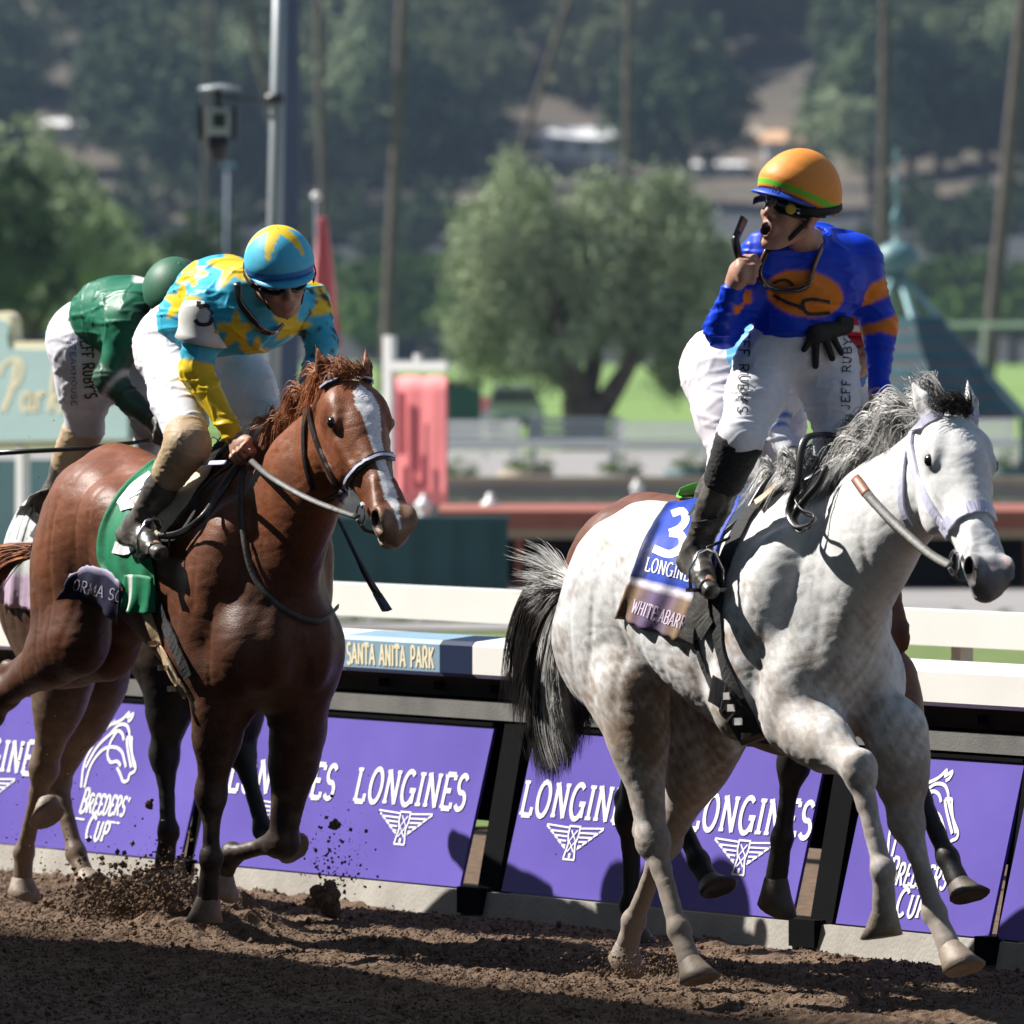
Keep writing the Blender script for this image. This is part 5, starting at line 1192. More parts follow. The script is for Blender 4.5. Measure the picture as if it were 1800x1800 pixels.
def skel(Fr, d0, J):
    o = {}
    for k, q in J.items():
        if isinstance(q, Vector): o[k] = q
        elif len(q) == 4: o[k] = Fr.P(q[1], q[2], q[3])
        else: o[k] = Fr.D(q[0], q[1], d0 + q[2])
    return o
def rider(Fr, d0, S, label, h=.0055):
    J = skel(Fr, d0, S['J']); root = empty('person'); place(root, Fr); tag(root, label, 'person'); S['Jl'] = J
    allp = np.array([tuple(v) for v in J.values()]); lo, hi = allp.min(0) - .20, allp.max(0) + .22
    M = frame3(dl(Fr, S['face'][0]), dl(Fr, S['face'][1])); C = J['head']; sk = S['skin']
    # continuous body: head, neck, torso, limbs, hands, feet
    B = SDF(lo, hi, h); face(B, C, M, sk, S.get('mouth', .2))
    nk = J['neck']; B.cone(C + M @ Vector((-.03, 0, -.05)), .050, nk, .055, .03, sk); B.cone(nk, .06, J['chest'], .10, .06, sk, q=.8); B.cone(J['chest'], .10, J['pelvis'], .09, .05, sk)
    for s in 'RL':
        B.cone(J['chest'].lerp(J['sh' + s], .5), .06, J['sh' + s], .045, .05, sk); B.cone(J['sh' + s], .042, J['el' + s], .032, .03, sk); B.cone(J['el' + s], .034, J['wr' + s], .024, .02, sk)
        B.cone(J['pelvis'], .07, J['hi' + s], .06, .05, sk); B.cone(J['hi' + s], .06, J['kn' + s], .045, .05, sk); B.cone(J['kn' + s], .045, J['an' + s], .03, .03, sk); B.cone(J['an' + s], .03, J['to' + s], .02, .02, sk)
        hd = S['hand' + s]; hand(B, J.get('pb' + s, J['wr' + s]), dl(Fr, hd[0]), dl(Fr, hd[1]), dl(Fr, hd[2]), S.get('glove' + s, sk), hd[3] if len(hd) > 3 else (70, 85, 60), 1.0)
        B.cone(J['wr' + s], .024, J.get('pb' + s, J['wr' + s]), .024, .02, S.get('glove' + s, sk))
    V, Q, Cc = B.mesh(2, 1); body = fastmesh('body', V, Q, m_skin, root, True, Cc * (1 + .08 * wav(V, 14, 8)[:, None]))
    def garment(name, fn, m, paint=None, amp=.004, fr=5, hh=None, pad=0):
        hh = hh or h
        G = SDF(lo, hi, hh); fn(G); V, Q, C_ = G.mesh(2, 1); N = normals(V, Q)
        a = wav(V * np.array([.55, .55, 2.4]), fr * .8, 17, 2); b = wav(V * np.array([1.6, .6, 1.]), fr * .9, 23, 2); c_ = wav(V, fr * .5, 5, 2)
        V = V + N * (amp * (.45 * c_ + .9 * np.exp(-(a / .16) ** 2) + .6 * np.exp(-(b / .12) ** 2) - .4))[:, None]
        if paint:
            C_ = np.array(paint(V, N, C_, J), float)
            for _ in range(2): C_ = G.avg(C_) * .6 + C_ * .4
        return fastmesh(name, V, Q, m, root, True, C_)
    pc = S['pants']
    def trou(G):
        p = J['pelvis']; wt = J['waist']; sdh = (J['hiL'] - J['hiR']).normalized()
        tn = S.get('thin', 1.); G.cone(wt, .125, p, .155 * tn, .04, pc, q=1.12, side=sdh)
        for s in 'RL':
            G.cone(J['hi' + s], .118 * tn, J['hi' + s].lerp(J['kn' + s], .45), .100 * tn, .06 * tn ** 3, pc); G.cone(J['hi' + s].lerp(J['kn' + s], .4), .102 * tn, J['kn' + s], .070, .035, pc)
            G.ell(J['kn' + s], .068, .02, pc); e_ = S.get('cuff', {}).get(s, .22); G.cone(J['kn' + s], .066, J['kn' + s].lerp(J['an' + s], e_), .058, .02, pc)
            if s in S.get('butt', ''): G.ell(J['butt'], S.get('buttr', .14), .08, pc)
    tr = garment('breeches', trou, m_breech, S.get('paintp'), .0042, 4)
    sc = S['silk']
    def shirt(G):
        ch, wt = J['chest'], J['waist']; sdh = (J['shL'] - J['shR']).normalized(); up_ = (J['neck'] - wt).normalized()
        G.cone(wt, .130, ch, .140, .05, sc, q=1.2, side=sdh); G.cone(ch, .13, J['neck'] - up_ * .03, .085, .06, sc, q=1.25, side=sdh)
        if 'back' in J: G.ell(J['back'], S.get('backr', .15), .08, sc)
        for s in 'RL':
            G.cone(ch.lerp(J['sh' + s], .45), .11, J['sh' + s], .076, .05, sc); G.cone(J['sh' + s], .074, J['el' + s], .054, .035, sc)
            G.ell(J['el' + s], .053, .015, sc); G.cone(J['el' + s], .053, J['wr' + s], .036, .02, sc)
        G.cone(J['neck'] - up_ * .02, .070, J['neck'] + up_ * .022, .066, .02, sc); G.ell(J['neck'] + up_ * .05, .052, .004, sc, sub=True)
    sh = garment('silk_shirt', shirt, m_silk, S.get('paints'), .0062, 4)
    for s in 'RL':
        def boot(G, s=s):
            kn, an, to = J['kn' + s], J['an' + s], J['to' + s]; top = kn.lerp(an, S.get('boottop', .30)); G.cone(top, .058, kn.lerp(an, .6), .052, .02, (.03,) * 3); G.cone(kn.lerp(an, .55), .052, an, .041, .02, (.03,) * 3)
            ax_ = (an - kn).normalized(); hl = an + ax_ * .055 - (to - an).normalized() * .02
            G.cone(an, .042, hl, .035, .02, (.03,) * 3); G.cone(hl, .034, to, .026, .02, (.03,) * 3, q=1.15, side=(0, 1, 0)); G.cone(an, .036, an.lerp(to, .6), .030, .03, (.03,) * 3)
            G.ell(top - ax_ * .03, .048, .004, (.03,) * 3, sub=True)
        garment('boot', boot, m_boot, None, .0022, 8, .006)
        if s in S.get('kneeband', {}):
            kb = S['kneeband'][s]
            garment('knee_sleeve', lambda G: (G.cone(J['kn' + s].lerp(J['an' + s], kb[0]), .077, J['kn' + s].lerp(J['an' + s], kb[1]), .064, .02, kb[2]), G.cone(J['kn' + s].lerp(J['hi' + s], .10), .078, J['kn' + s].lerp(J['an' + s], kb[0]), .077, .02, kb[2]) if kb[0] < .03 else None), kb[3], None, .002, 9, .006)
    S['root'] = root; return dict(root=root, J=J, M=M, C=C, body=body, shirt=sh, pants=tr, F=Fr, sshirt=Surf(sh, Fr), spants=Surf(tr, Fr), sbody=Surf(body, Fr))
def proj_px(Fr, V):
    t, l, O = np.array(Fr.t), np.array(Fr.l), np.array(Fr.O); W = O + V[:, :1] * t + V[:, 1:2] * l + V[:, 2:3] * np.array([0, 0, 1]); 
    return 900 + W[:, 0] / W[:, 1] * FPX, HORY + (CAM_H - W[:, 2]) / W[:, 1] * FPX
def facing(Fr, V, N):
    c = np.array(Fr.cam()) - V; return (c * N).sum(1) > 0
def seg_t(V, a, b):
    a, b = np.array(a), np.array(b); ab = b - a; t = ((V - a) @ ab) / (ab @ ab); d = np.linalg.norm(V - (a + np.clip(t, 0, 1)[:, None] * ab), axis=1); return t, d
def px_text(surf, txt, path, h, m, parent, name='lettering', off=.0035, wt=.15, serif=True, flip=False):
    """text along a pixel line (x0,y0)->(x1,y1), glyph height h px, laid onto a garment"""
    (x0, y0), (x1, y1) = path; L_ = math.hypot(x1 - x0, y1 - y0); ux, uy = (x1 - x0) / L_, (y1 - y0) / L_
    nx2, ny2 = (uy, -ux)
    st = text_strokes(txt, 0, 0, h, L_, wt=wt, serif=serif, sw=.08)
    def mp(x, y, o):
        r_ = surf.hit(x0 + ux * x + nx2 * y, y0 + uy * x + ny2 * y, off + o); return r_[0] if r_ else None
    return ink(name, st, mp, m, parent)
def px_shape(surf, name, strokes, m, parent, off=.0035):
    def mp(x, y, o):
        r_ = surf.hit(x, y, off + o); return r_[0] if r_ else None
    return ink(name, [(resamp2(p) if len(p) > 2 else p, w_) for p, w_ in strokes], mp, m, parent)

# ---- orange cap rider on the white horse
BLUE, ORG = (.004, .045, .62), (.78, .22, .012)
def paint1(V, N, C, J):
    C = np.tile(BLUE, (len(V), 1)); x, y = proj_px(FW, V); fc = facing(FW, V, N)
    tR, dR = seg_t(V, J['shR'], J['elR']); tL, dL = seg_t(V, J['shL'], J['elL']); tL2, dL2 = seg_t(V, J['elL'], J['wrL']); tR2, dR2 = seg_t(V, J['elR'], J['wrR'])
    arml = (dL < .085); m_ = arml & (tL > .36) & (tL < .62); C[m_] = ORG; m_ = (dL2 < .08) & (tL2 > .03) & (tL2 < .17) | arml & (tL > .90) & (tL < 1.08) & (tL2 < .17); C[m_] = ORG
    armr = (dR < .085) & (dR < dL); m_ = (dR2 < .07) & (tR2 > .62) & (tR2 < .82) & (x > 1290); C[m_] = ORG
    e = ((x - 1414) / 68) ** 2 + ((y - 516 - (x - 1414) * .10) / 41) ** 2; C[(e < 1) & fc & (dL > .08) & (dR > .075) & (dR2 > .06)] = ORG
    return C
SJ1 = dict(J=dict(head=(1392, 370, -.20), neck=(1420, 440, -.02), chest=(1424, 496, .02), waist=(1405, 556, .0), pelvis=(1400, 612, .02), back=(1436, 470, .12),
    shR=(1346, 452, -.10), elR=(1272, 578, -.06), wrR=(1288, 508, -.20), pbR=(1292, 492, -.20), shL=(1504, 456, .10), elL=(1546, 575, .12), wrL=(1545, 690, .05),
    hiR=(1346, 640, -.02), knR=('P', 1302, 770, -.25), anR=('P', 1224, 968, -.29), toR=('P', 1250, 1038, -.33), hiL=(1456, 640, .04), knL=(1474, 775, -.06), anL=('P', 1408, 960, .28), toL=('P', 1430, 1010, .29)),
    face=((-.66, -.72, .20), (.34, .08, 1)), mouth=1., skin=(.46, .25, .18), pants=(.74, .74, .80), silk=BLUE, paints=paint1,
    handR=((.25, -.85, .35), (.95, .28, 0), (.15, 0, 1), (72, 88, 70)), handL=((.1, -.3, -.9), (-.6, -.6, 0), (-.3, -.9, .3), (60, 80, 60)), boottop=.34, cuff=dict(R=.10, L=.3),
    kneeband=dict(R=(.05, .36, (.02,) * 3, m_blacknyl)), backr=(.12, .13, .14), thin=.86)
R1 = rider(FW, 28.77, SJ1, 'rider in blue and orange silks standing in the stirrups and raising a fist')
def capcol1(d, ph, th):
    if ph > .475 and ph < .52: return (.16, .62, .03)
    return (.85, .30, .045)
H1 = helmet(R1['root'], R1['C'], R1['M'], capcol1, mat('blue_peak', (.02, .08, .55), .5, .05, 20), rad=(.146, .126, .150))

goggles(R1['root'], R1['C'], R1['M'], m_blackp if 'm_blackp' in globals() else m_blackt, m_lens)
def hH(Rr): return lambda f, l, u: Rr['C'] + Rr['M'] @ Vector((f, l, u))
h1 = hH(R1); MB().ell(h1(.075, .062, 0), (.004, .017, .017), R1['M'] @ Matrix.Rotation(R(50), 3, 'Z')).build('goggle_vent', m_yel, R1['root'], True)
def capstrap(Rr, H0, rad, name='cap_strap', m=m_blacknyl, tilt=35, w_=.012):
    pts = []
    for i in range(13):
        a = R(55 + 250 * i / 12); d = Vector((math.cos(a), math.sin(a), -.18 - .42 * math.cos(a) * math.tan(R(tilt)))).normalized(); pts.append(H0 + Rr['M'] @ Vector((d.x * rad[0] * 1.03, d.y * rad[1] * 1.03, d.z * rad[2] * 1.03)))
    MB().tube(pts, w_, 6, flat=.2, side=Rr['M'].col[2]).build(name, m, Rr['root'], True)
capstrap(R1, H1, (.146, .126, .150))
def chin(Rr, mouth=0):
    h_ = hH(Rr); MB().tube([h_(.0, .085, .03), h_(.012, .080, -.03), h_(.035, .058, -.085), h_(.058, 0, -.125 - .02 * mouth), h_(.035, -.058, -.085), h_(.012, -.080, -.03), h_(.0, -.085, .03)], .008, 6, flat=.35, side=(0, 0, 1)).build('chin_strap', m_blacknyl, Rr['root'], True)
chin(R1, 1)
# cap number
def helm_map(Rr, H0, rad, th0, z0, sc_=1):
    def mp(x, y, o):
        th = R(th0) + x / rad[0]; z = z0 + y; c_ = math.sqrt(max(0, 1 - (z / rad[2]) ** 2)); return H0 + Rr['M'] @ Vector((math.cos(th) * rad[0] * (c_ + .03) , math.sin(th) * rad[1] * (c_ + .03), z))
    return mp
ink('cap_number', text_strokes('10', 0, 0, .022, .034, wt=.2, serif=False), helm_map(R1, H1, (.148, .128, .150), 10, -.016), m_blackt, R1['root'])
# emblem, goggles at the neck, glove tucked in the waist, trouser lettering
px_shape(R1['sshirt'], 'silk_emblem', [([(1352, 505), (1365, 494), (1382, 492), (1394, 502), (1390, 512), (1376, 510)], 5), ([(1360, 518), (1385, 532), (1412, 541)], 6), ([(1412, 541), (1412, 530), (1428, 526), (1458, 531)], 6), ([(1412, 541), (1420, 551), (1440, 551), (1458, 549)], 6)], m_blackt, R1['root'])
px_text(R1['spants'], "JEFF RUBY'S", ((1303, 570), (1297, 728)), 17, m_blackt, R1['root'], wt=.14)
px_text(R1['spants'], "JEFF RUBY'S", ((1492, 720), (1496, 575)), 14, m_blackt, R1['root'], wt=.14)
ng = []
for a, b in [(1350, 440), (1335, 470), (1340, 492), (1362, 505), (1395, 510), (1420, 500), (1428, 470), (1440, 440)]:
    h = R1['sshirt'].hit(a, b, .016)
    if h: ng.append(h[0])
if len(ng) > 3:
    o = MB().tube(resample(ng, 3), .010, 8, flat=.6).build('neck_goggles', m_lens, R1['root'], True)
    MB().tube(resample([p + Vector((.004, 0, .012)) for p in ng], 3), .004, 6).build('goggle_rim', m_brown, o, True)
gp_ = [R1['spants'].hit(a, b, .018) for a, b in [(1462, 582), (1430, 590)]]
if all(gp_):
    G = SDF(np.array(gp_[1][0]) - .2, np.array(gp_[1][0]) + .2, .005); q = lambda a, b, k=.016: R1['spants'].hit(a, b, k) 
    def pt(a, b): 
        h = R1['spants'].hit(a, b, .016) or R1['sshirt'].hit(a, b, .016); return h[0] if h else gp_[1][0]
    for a, b, r0, r1 in [((1430, 582), (1478, 572), .030, .026), ((1425, 592), (1412, 612), .013, .010), ((1432, 596), (1430, 640), .013, .011), ((1444, 594), (1458, 630), .013, .011), ((1456, 588), (1474, 622), .012, .010), ((1478, 572), (1502, 578), .020, .014), ((1470, 566), (1490, 560), .014, .012)]:
        G.cone(pt(*a), r0, pt(*b), r1, .008, (.01,) * 3)
    V, Q, C_ = G.mesh(1, 1); o = fastmesh('glove', V, Q, m_blacknyl, None, True); place(o, FW); tag(o, 'spare black glove tucked in the waistband of the orange capped rider', 'glove')
# whip in the raised fist
def crop_(name, lab, pts, r, parent=None):
    e = empty('riding_crop'); tag(e, lab, 'whip'); MB().tube(pts, r, 8).build('shaft', m_blackp2, e, True)
    d = (pts[-1] - pts[-2]).normalized(); MB().tube([pts[-1] - d * .02, pts[-1] + d * .05], [r[-1] * 1.6, r[-1] * 1.9], 6, flat=.4).build('flap', m_blackp2, e); return e
m_blackp2 = mat('whip_leather', (.012, .011, .011), .35, .2, 30, spec=.7)
crop_('w', 'short black whip gripped in the raised fist of the orange capped rider', [at(1313, 500, 28.59), at(1304, 470, 28.55), at(1296, 440, 28.53), at(1292, 422, 28.53), at(1298, 408, 28.54)], [.008, .011, .013, .014, .010])

# ---- blue and yellow rider
LB, YL = (.045, .42, .62), (.78, .55, .02)
def starmask(x, y, cx, cy, r, rot=0):
    a = np.arctan2(y - cy, x - cx) + rot; rr = np.hypot(x - cx, y - cy); k = np.abs(((a / (2 * np.pi / 5)) % 1) - .5) * 2
    return rr < r * (.42 + .58 * k ** 1.6)
def paint2(V, N, C, J):
    C = np.tile(LB, (len(V), 1)).astype(float); x, y = proj_px(FC, V); fc = facing(FC, V, N)
    t1, d1 = seg_t(V, J['shR'], J['elR']); t2, d2 = seg_t(V, J['elR'], J['wrR']); t3, d3 = seg_t(V, J['shL'], J['elL'])
    body = (d1 > .085) & (d2 > .07)
    for cx, cy, r, ro in [(415, 582, 38, .3), (512, 574, 38, .1), (408, 466, 46, .5), (318, 532, 38, .2), (335, 480, 32, 0), (450, 622, 34, .2), (372, 590, 20, .6), (470, 470, 18, .4)]: C[fc & body & starmask(x, y, cx, cy, r, ro)] = YL
    C[(d1 < .085) & (t1 > .86)] = YL; C[(d2 < .07) & (t2 > -.2) & (d2 < d1)] = YL; C[(d3 < .085) & (t3 < .45)] = YL
    n2 = wav(V, 22, 4, 2); mud = (d3 < .1) & (n2 > .35); C[mud] = (.05, .04, .03)
    return C
SJ2 = dict(J=dict(head=(494, 490, -.18), neck=(452, 505, -.04), chest=(436, 545, .02), waist=(352, 566, .26), pelvis=(322, 606, .38), back=(388, 508, .18),
    shR=(366, 540, -.02), elR=(344, 652, -.04), wrR=(408, 762, -.14), pbR=(416, 774, -.15), shL=(540, 535, .16), elL=(566, 605, .12), wrL=(535, 700, .02),
    hiR=(306, 628, .30), knR=('P', 330, 782, -.25), anR=('P', 240, 925, -.30), toR=('P', 283, 972, -.32), hiL=(405, 640, .40), knL=(468, 742, .22), anL=('P', 420, 900, .28), toL=('P', 450, 950, .29)),
    face=((.26, -.88, -.36), (-.06, -.36, .93)), mouth=.1, skin=(.40, .22, .15), pants=(.74, .74, .80), silk=LB, paints=paint2,
    handR=((.45, -.55, -.70), (-.45, -.5, .2), (.85, -.3, .3), (65, 80, 65)), handL=((.1, -.3, -.9), (-.6, -.6, 0), (-.3, -.9, .3)), boottop=.30, cuff=dict(R=.02, L=.3),
    kneeband=dict(R=(.0, .34, (.4, .3, .2), m_tanl)), backr=(.16, .15, .12))
R2 = rider(FC, 31.35, SJ2, 'crouching rider in turquoise and yellow star silks on the chestnut horse')
def capcol2(d, ph, th):
    if ph > .495: return (.02, .16, .50)
    a = math.atan2(d.y, d.x); r = math.hypot(d.x, d.y)
    k = abs(((a / (2 * math.pi / 5) + .5) % 1) - .5) * 2
    if d.z > 0 and r < .30 + .66 * k ** 1.5 * 1.0: return YL
    return (.07, .46, .68)
H2 = helmet(R2['root'], R2['C'], R2['M'], capcol2, mat('turquoise_peak', (.05, .38, .62), .5, .05, 20), rad=(.138, .120, .135))
goggles(R2['root'], R2['C'], R2['M'], m_blackp2, m_lens); chin(R2); capstrap(R2, H2, (.138, .120, .135))
# number armband
J = R2['J']; a0, a1 = J['shR'], J['elR']; ad = (a1 - a0).normalized(); c0 = a0 + ad * .045; tow = (FC.cam() - c0).normalized(); tow = (tow - ad * tow.dot(ad)).normalized(); sd2 = ad.cross(tow).normalized()
m_band = mat('armband_vinyl', (.62, .62, .60), .35, .06, 20, .05, 40)
vs = []; n = 22
for j in range(7):
    for i in range(n + 1):
        a = R(-115 + 230 * i / n) ; rr = .088 + .004 * math.sin(j * 1.1); hl = .075 * math.sqrt(max(.15, 1 - (abs(i - n / 2) / (n / 2)) ** 2 * .8)); t = -hl + 2 * hl * j / 6
        vs.append(c0 + ad * (t + .02) + (tow * math.cos(a) - sd2 * math.sin(a)) * rr)
o = meshobj('number_armband', vs, [(j * (n + 1) + i, j * (n + 1) + i + 1, (j + 1) * (n + 1) + i + 1, (j + 1) * (n + 1) + i) for j in range(6) for i in range(n)], m_band, R2['root'], True); o.modifiers.new('s', 'SOLIDIFY').thickness = .004
ao = Surf(o, FC)
px_shape(ao, 'armband_number', [([(374, 522), (354, 520), (350, 541)], 7), ([(350, 541), (364, 538), (374, 550), (368, 568), (352, 570), (344, 562)], 7)], m_blackt, R2['root'], .006)
nb_ = []
for a, b in [(418, 500), (422, 530), (436, 560), (455, 578), (475, 580), (490, 570)]:
    h = R2['sshirt'].hit(a, b, .02)
    if h: nb_.append(h[0])
if len(nb_) > 3: MB().tube(resample(nb_, 3), .013, 8, flat=.5).build('neck_goggles', m_lens, R2['root'], True)
crop_('w', 'black whip hanging down beside the chestnut horse muzzle', [at(560, 850, 31.7), at(600, 922, 31.5), at(630, 985, 31.4), at(640, 1005, 31.4), at(668, 1052, 31.35)], [.006, .007, .008, .012, .014])

# ---- green rider
GR = (.018, .16, .09)
def paint3(V, N, C, J):
    C = np.tile(GR, (len(V), 1)).astype(float); x, y = proj_px(FD, V); n1 = wav(V, 4, 4, 3)
    k = (np.clip((x - 205) / 30 + n1 * .8, 0, 1) * np.clip((y - 520) / 30, 0, 1))[:, None] * .88; C = C * (1 - k) + np.array((.018, .016, .012)) * k
    t2, d2 = seg_t(V, J['elR'], J['wrR']); k = ((d2 < .075) * .75)[:, None] * (.7 + .3 * n1[:, None]); C = C * (1 - k) + np.array((.06, .075, .055)) * k
    C[(d2 < .075) & (t2 > .10) & (t2 < .19)] = (.5, .5, .48); C[(y < 497) & (x > 235) & (x < 262)] = (.7, .7, .7)
    return C
def paintp3(V, N, C, J):
    n1 = wav(V, 5, 4, 3); x, y = proj_px(FD, V); k = (np.clip((y - 690) / 60 + n1 * .6, 0, 1) * .4)[:, None]; return C * (1 - k) + np.array((.25, .21, .20)) * k
SJ3 = dict(J=dict(head=(308, 540, -.10), neck=(272, 540, -.02), chest=(250, 560, .04), waist=(190, 562, .20), pelvis=(162, 596, .30), back=(212, 546, .16),
    shR=(230, 568, -.06), elR=(192, 668, -.08), wrR=(262, 736, -.14), pbR=(268, 740, -.15), shL=(310, 565, .14), elL=(330, 650, .10), wrL=(300, 740, .0),
    hiR=(150, 620, .22), knR=('P', 148, 752, -.24), anR=('P', 92, 872, -.29), toR=('P', 125, 905, -.31), hiL=(235, 630, .34), knL=(268, 742, .2), anL=('P', 250, 860, .28), toL=('P', 280, 890, .29)),
    face=((.35, -.75, -.55), (.1, -.5, .85)), skin=(.35, .16, .11), pants=(.70, .70, .78), silk=GR, paints=paint3, paintp=paintp3,
    handR=((.6, -.4, -.5), (-.3, -.5, -.6), (.6, -.5, .5)), handL=((.1, -.3, -.9), (-.6, -.6, 0), (-.3, -.9, .3)), boottop=.5, cuff=dict(R=.1, L=.3), gloveR=(.06, .055, .045), backr=(.15, .14, .11))
SJ3['kneeband'] = dict(R=(.08, .5, (.5, .4, .3), m_tanl))
R3 = rider(FD, 33.1, SJ3, 'crouching rider in mud spattered green silks behind the chestnut horse', .007)
H3 = helmet(R3['root'], R3['C'], R3['M'], lambda d, ph, th: (.03, .13, .075) if d.y < .25 else (.06, .055, .045), mat('green_peak', (.03, .09, .05), .6, .1, 20), rad=(.138, .120, .135)); chin(R3)
px_text(R3['spants'], "JEFF RUBY'S", ((141, 590), (150, 700)), 20, m_blackt, R3['root'], wt=.17)
px_text(R3['spants'], "STEAKHOUSE", ((124, 596), (127, 712)), 9, mat('blue_print', (.05, .05, .25), .6, .1, 20), R3['root'], wt=.14, serif=False)
px_text(R3['spants'], "JEFF RUBY'S", ((272, 745), (286, 640)), 16, m_blackt, R3['root'], wt=.17)
crop_('w', 'long black whip sticking out level at the left edge', [at(262, 775, 33.25), at(150, 788, 33.2), at(60, 793, 33.2), at(-20, 797, 33.2)], [.007, .008, .009, .010])

# ---- pale blue rider with the red cap
PB_ = (.11, .38, .66)
def paint4(V, N, C, J):
    C = np.tile(PB_, (len(V), 1)).astype(float); x, y = proj_px(FE, V); t2, d2 = seg_t(V, J['elR'], J['wrR']); t1, d1 = seg_t(V, J['shR'], J['elR']); t3, d3 = seg_t(V, J['elL'], J['wrL']); t4, d4 = seg_t(V, J['shL'], J['elL'])
    C[(x > 1340) & (y > 620)] = (.02, .14, .50); C[(d2 < .075) | ((d1 < .09) & (t1 > .4)) | (d3 < .08) | ((d4 < .09) & (t4 > .1))] = (.74, .74, .78)
    for a in (.18, .38): C[(d2 < .075) & (t2 > a) & (t2 < a + .07)] = (.02, .14, .55)
    return C
SJ4 = dict(J=dict(head=(1500, 590, -.12), neck=(1466, 606, -.02), chest=(1442, 634, .04), waist=(1340, 634, .22), pelvis=(1282, 652, .34), back=(1380, 622, .16),
    shR=(1408, 650, -.06), elR=(1352, 742, -.08), wrR=(1384, 792, -.16), pbR=(1392, 800, -.17), shL=(1505, 640, .16), elL=(1512, 700, .12), wrL=(1490, 780, .05),
    hiR=(1268, 672, .22), knR=('P', 1286, 808, -.22), anR=('P', 1230, 905, -.29), toR=('P', 1260, 935, -.31), hiL=(1345, 690, .34), knL=(1378, 808, .16), anL=('P', 1370, 900, .28), toL=('P', 1400, 930, .29)),
    face=((.4, -.8, -.35), (.1, -.35, .9)), skin=(.42, .24, .17), pants=(.78, .74, .80), silk=PB_, paints=paint4,
    handR=((.6, -.5, -.5), (-.3, -.5, -.6), (.6, -.5, .5)), handL=((.1, -.3, -.9), (-.6, -.6, 0), (-.3, -.9, .3)), boottop=.3, cuff=dict(R=.25, L=.3), gloveR=(.015, .015, .015), backr=(.15, .14, .11))
R4 = rider(FE, 30.1, SJ4, 'rider in pale blue silks and red cap crouched behind the orange capped rider', .007)
H4 = helmet(R4['root'], R4['C'], R4['M'], lambda d, ph, th: (.62, .02, .03) if (ph < .44) else ((.8, .8, .8) if ph < .50 else (.62, .02, .03)), mat('red_peak', (.5, .02, .03), .5, .05, 20), rad=(.138, .120, .135)); chin(R4)
# =================================================================== tack, manes, tails
m_clothb = mat('blue_saddlecloth', (.5, .5, .5), .6, .06, 30, .15, 40, attr=True, spec=.3)
def drape(name, Hs, rows, nu, nv, off, m, colfn, parent=None, wob=.006, label=None, cat=None, seed=1, flare=None):
    """cloth laid over the horse: rows of photo points top->bottom, each row left->right"""
    Fr, surf = Hs['F'], Hs['surf']; R_ = [resample([Vector((a, b, 0)) for a, b in r], 4) for r in rows]; m_ = len(R_[0])
    def rowat(t):
        f = t * (len(R_) - 1); i = min(int(f), len(R_) - 2); f -= i; p0, p1, p2, p3 = R_[max(i - 1, 0)], R_[i], R_[i + 1], R_[min(i + 2, len(R_) - 1)]
        return [.5 * ((2 * b) + (c - a) * f + (2 * a - 5 * b + 4 * c - d) * f * f + (3 * b - a - 3 * c + d) * f ** 3) for a, b, c, d in zip(p0, p1, p2, p3)]
    vs = []; cs = []; last = None; rr = random.Random(seed); ph = [rr.uniform(0, 6) for _ in range(4)]
    for j in range(nv + 1):
        row = rowat(j / nv)
        for i in range(nu + 1):
            f = i / nu * (len(row) - 1); k = min(int(f), len(row) - 2); q = row[k].lerp(row[k + 1], f - k); t, s_ = j / nv, i / nu
            h = surf.hit(q.x, q.y, 0); o_ = off + wob * (.35 + t) * (math.sin(s_ * 15 + ph[0] + 2 * t) + .6 * math.sin(s_ * 31 + 3 * t + ph[1])) + (flare(s_, t) if flare else 0)
            if h: p = h[0] + h[1] * o_; dist = (p - Fr.cam()).length
            else:
                d = (Fr.loc(at(q.x, q.y, 30)) - Fr.cam()).normalized(); base = vs[-1] if i else (vs[-nu - 1] if j else Fr.loc(at(q.x, q.y, Hs['d0']))); p = Fr.cam() + d * (Vector(base) - Fr.cam()).dot(d)
            vs.append(p); cs.append(colfn(s_, t))
    fs = [(j * (nu + 1) + i, (j + 1) * (nu + 1) + i, (j + 1) * (nu + 1) + i + 1, j * (nu + 1) + i + 1) for j in range(nv) for i in range(nu)]
    V = np.array([tuple(v) for v in vs]); 
    G = V.reshape(nv + 1, nu + 1, 3).copy()
    for _ in range(2): G[1:-1, 1:-1] = .5 * G[1:-1, 1:-1] + .125 * (G[:-2, 1:-1] + G[2:, 1:-1] + G[1:-1, :-2] + G[1:-1, 2:])
    o = fastmesh(name, G.reshape(-1, 3), fs, m, parent, True, np.array(cs)); 
    s_ = o.modifiers.new('s', 'SOLIDIFY'); s_.thickness = .004; s_.offset = 0
    return o
def tubepx(name, Fr, pts, r, m, parent, n=8, flat=.35, side=None, sub=5):
    """pts: local Vectors"""
    P_ = resample(pts, sub); return MB().tube(P_, r if not hasattr(r, '__len__') else list(np.interp(np.linspace(0, 1, len(P_)), np.linspace(0, 1, len(r)), r)), n, flat=flat, side=side).build(name, m, parent, True)
def ring(name, c, M, r, t, m, parent):
    pts = [c + M.col[0] * math.cos(R(a)) * r + M.col[2] * math.sin(R(a)) * r for a in range(0, 360, 20)]; return MB().tube(pts, t, 8, closed=True).build(name, m, parent, True)
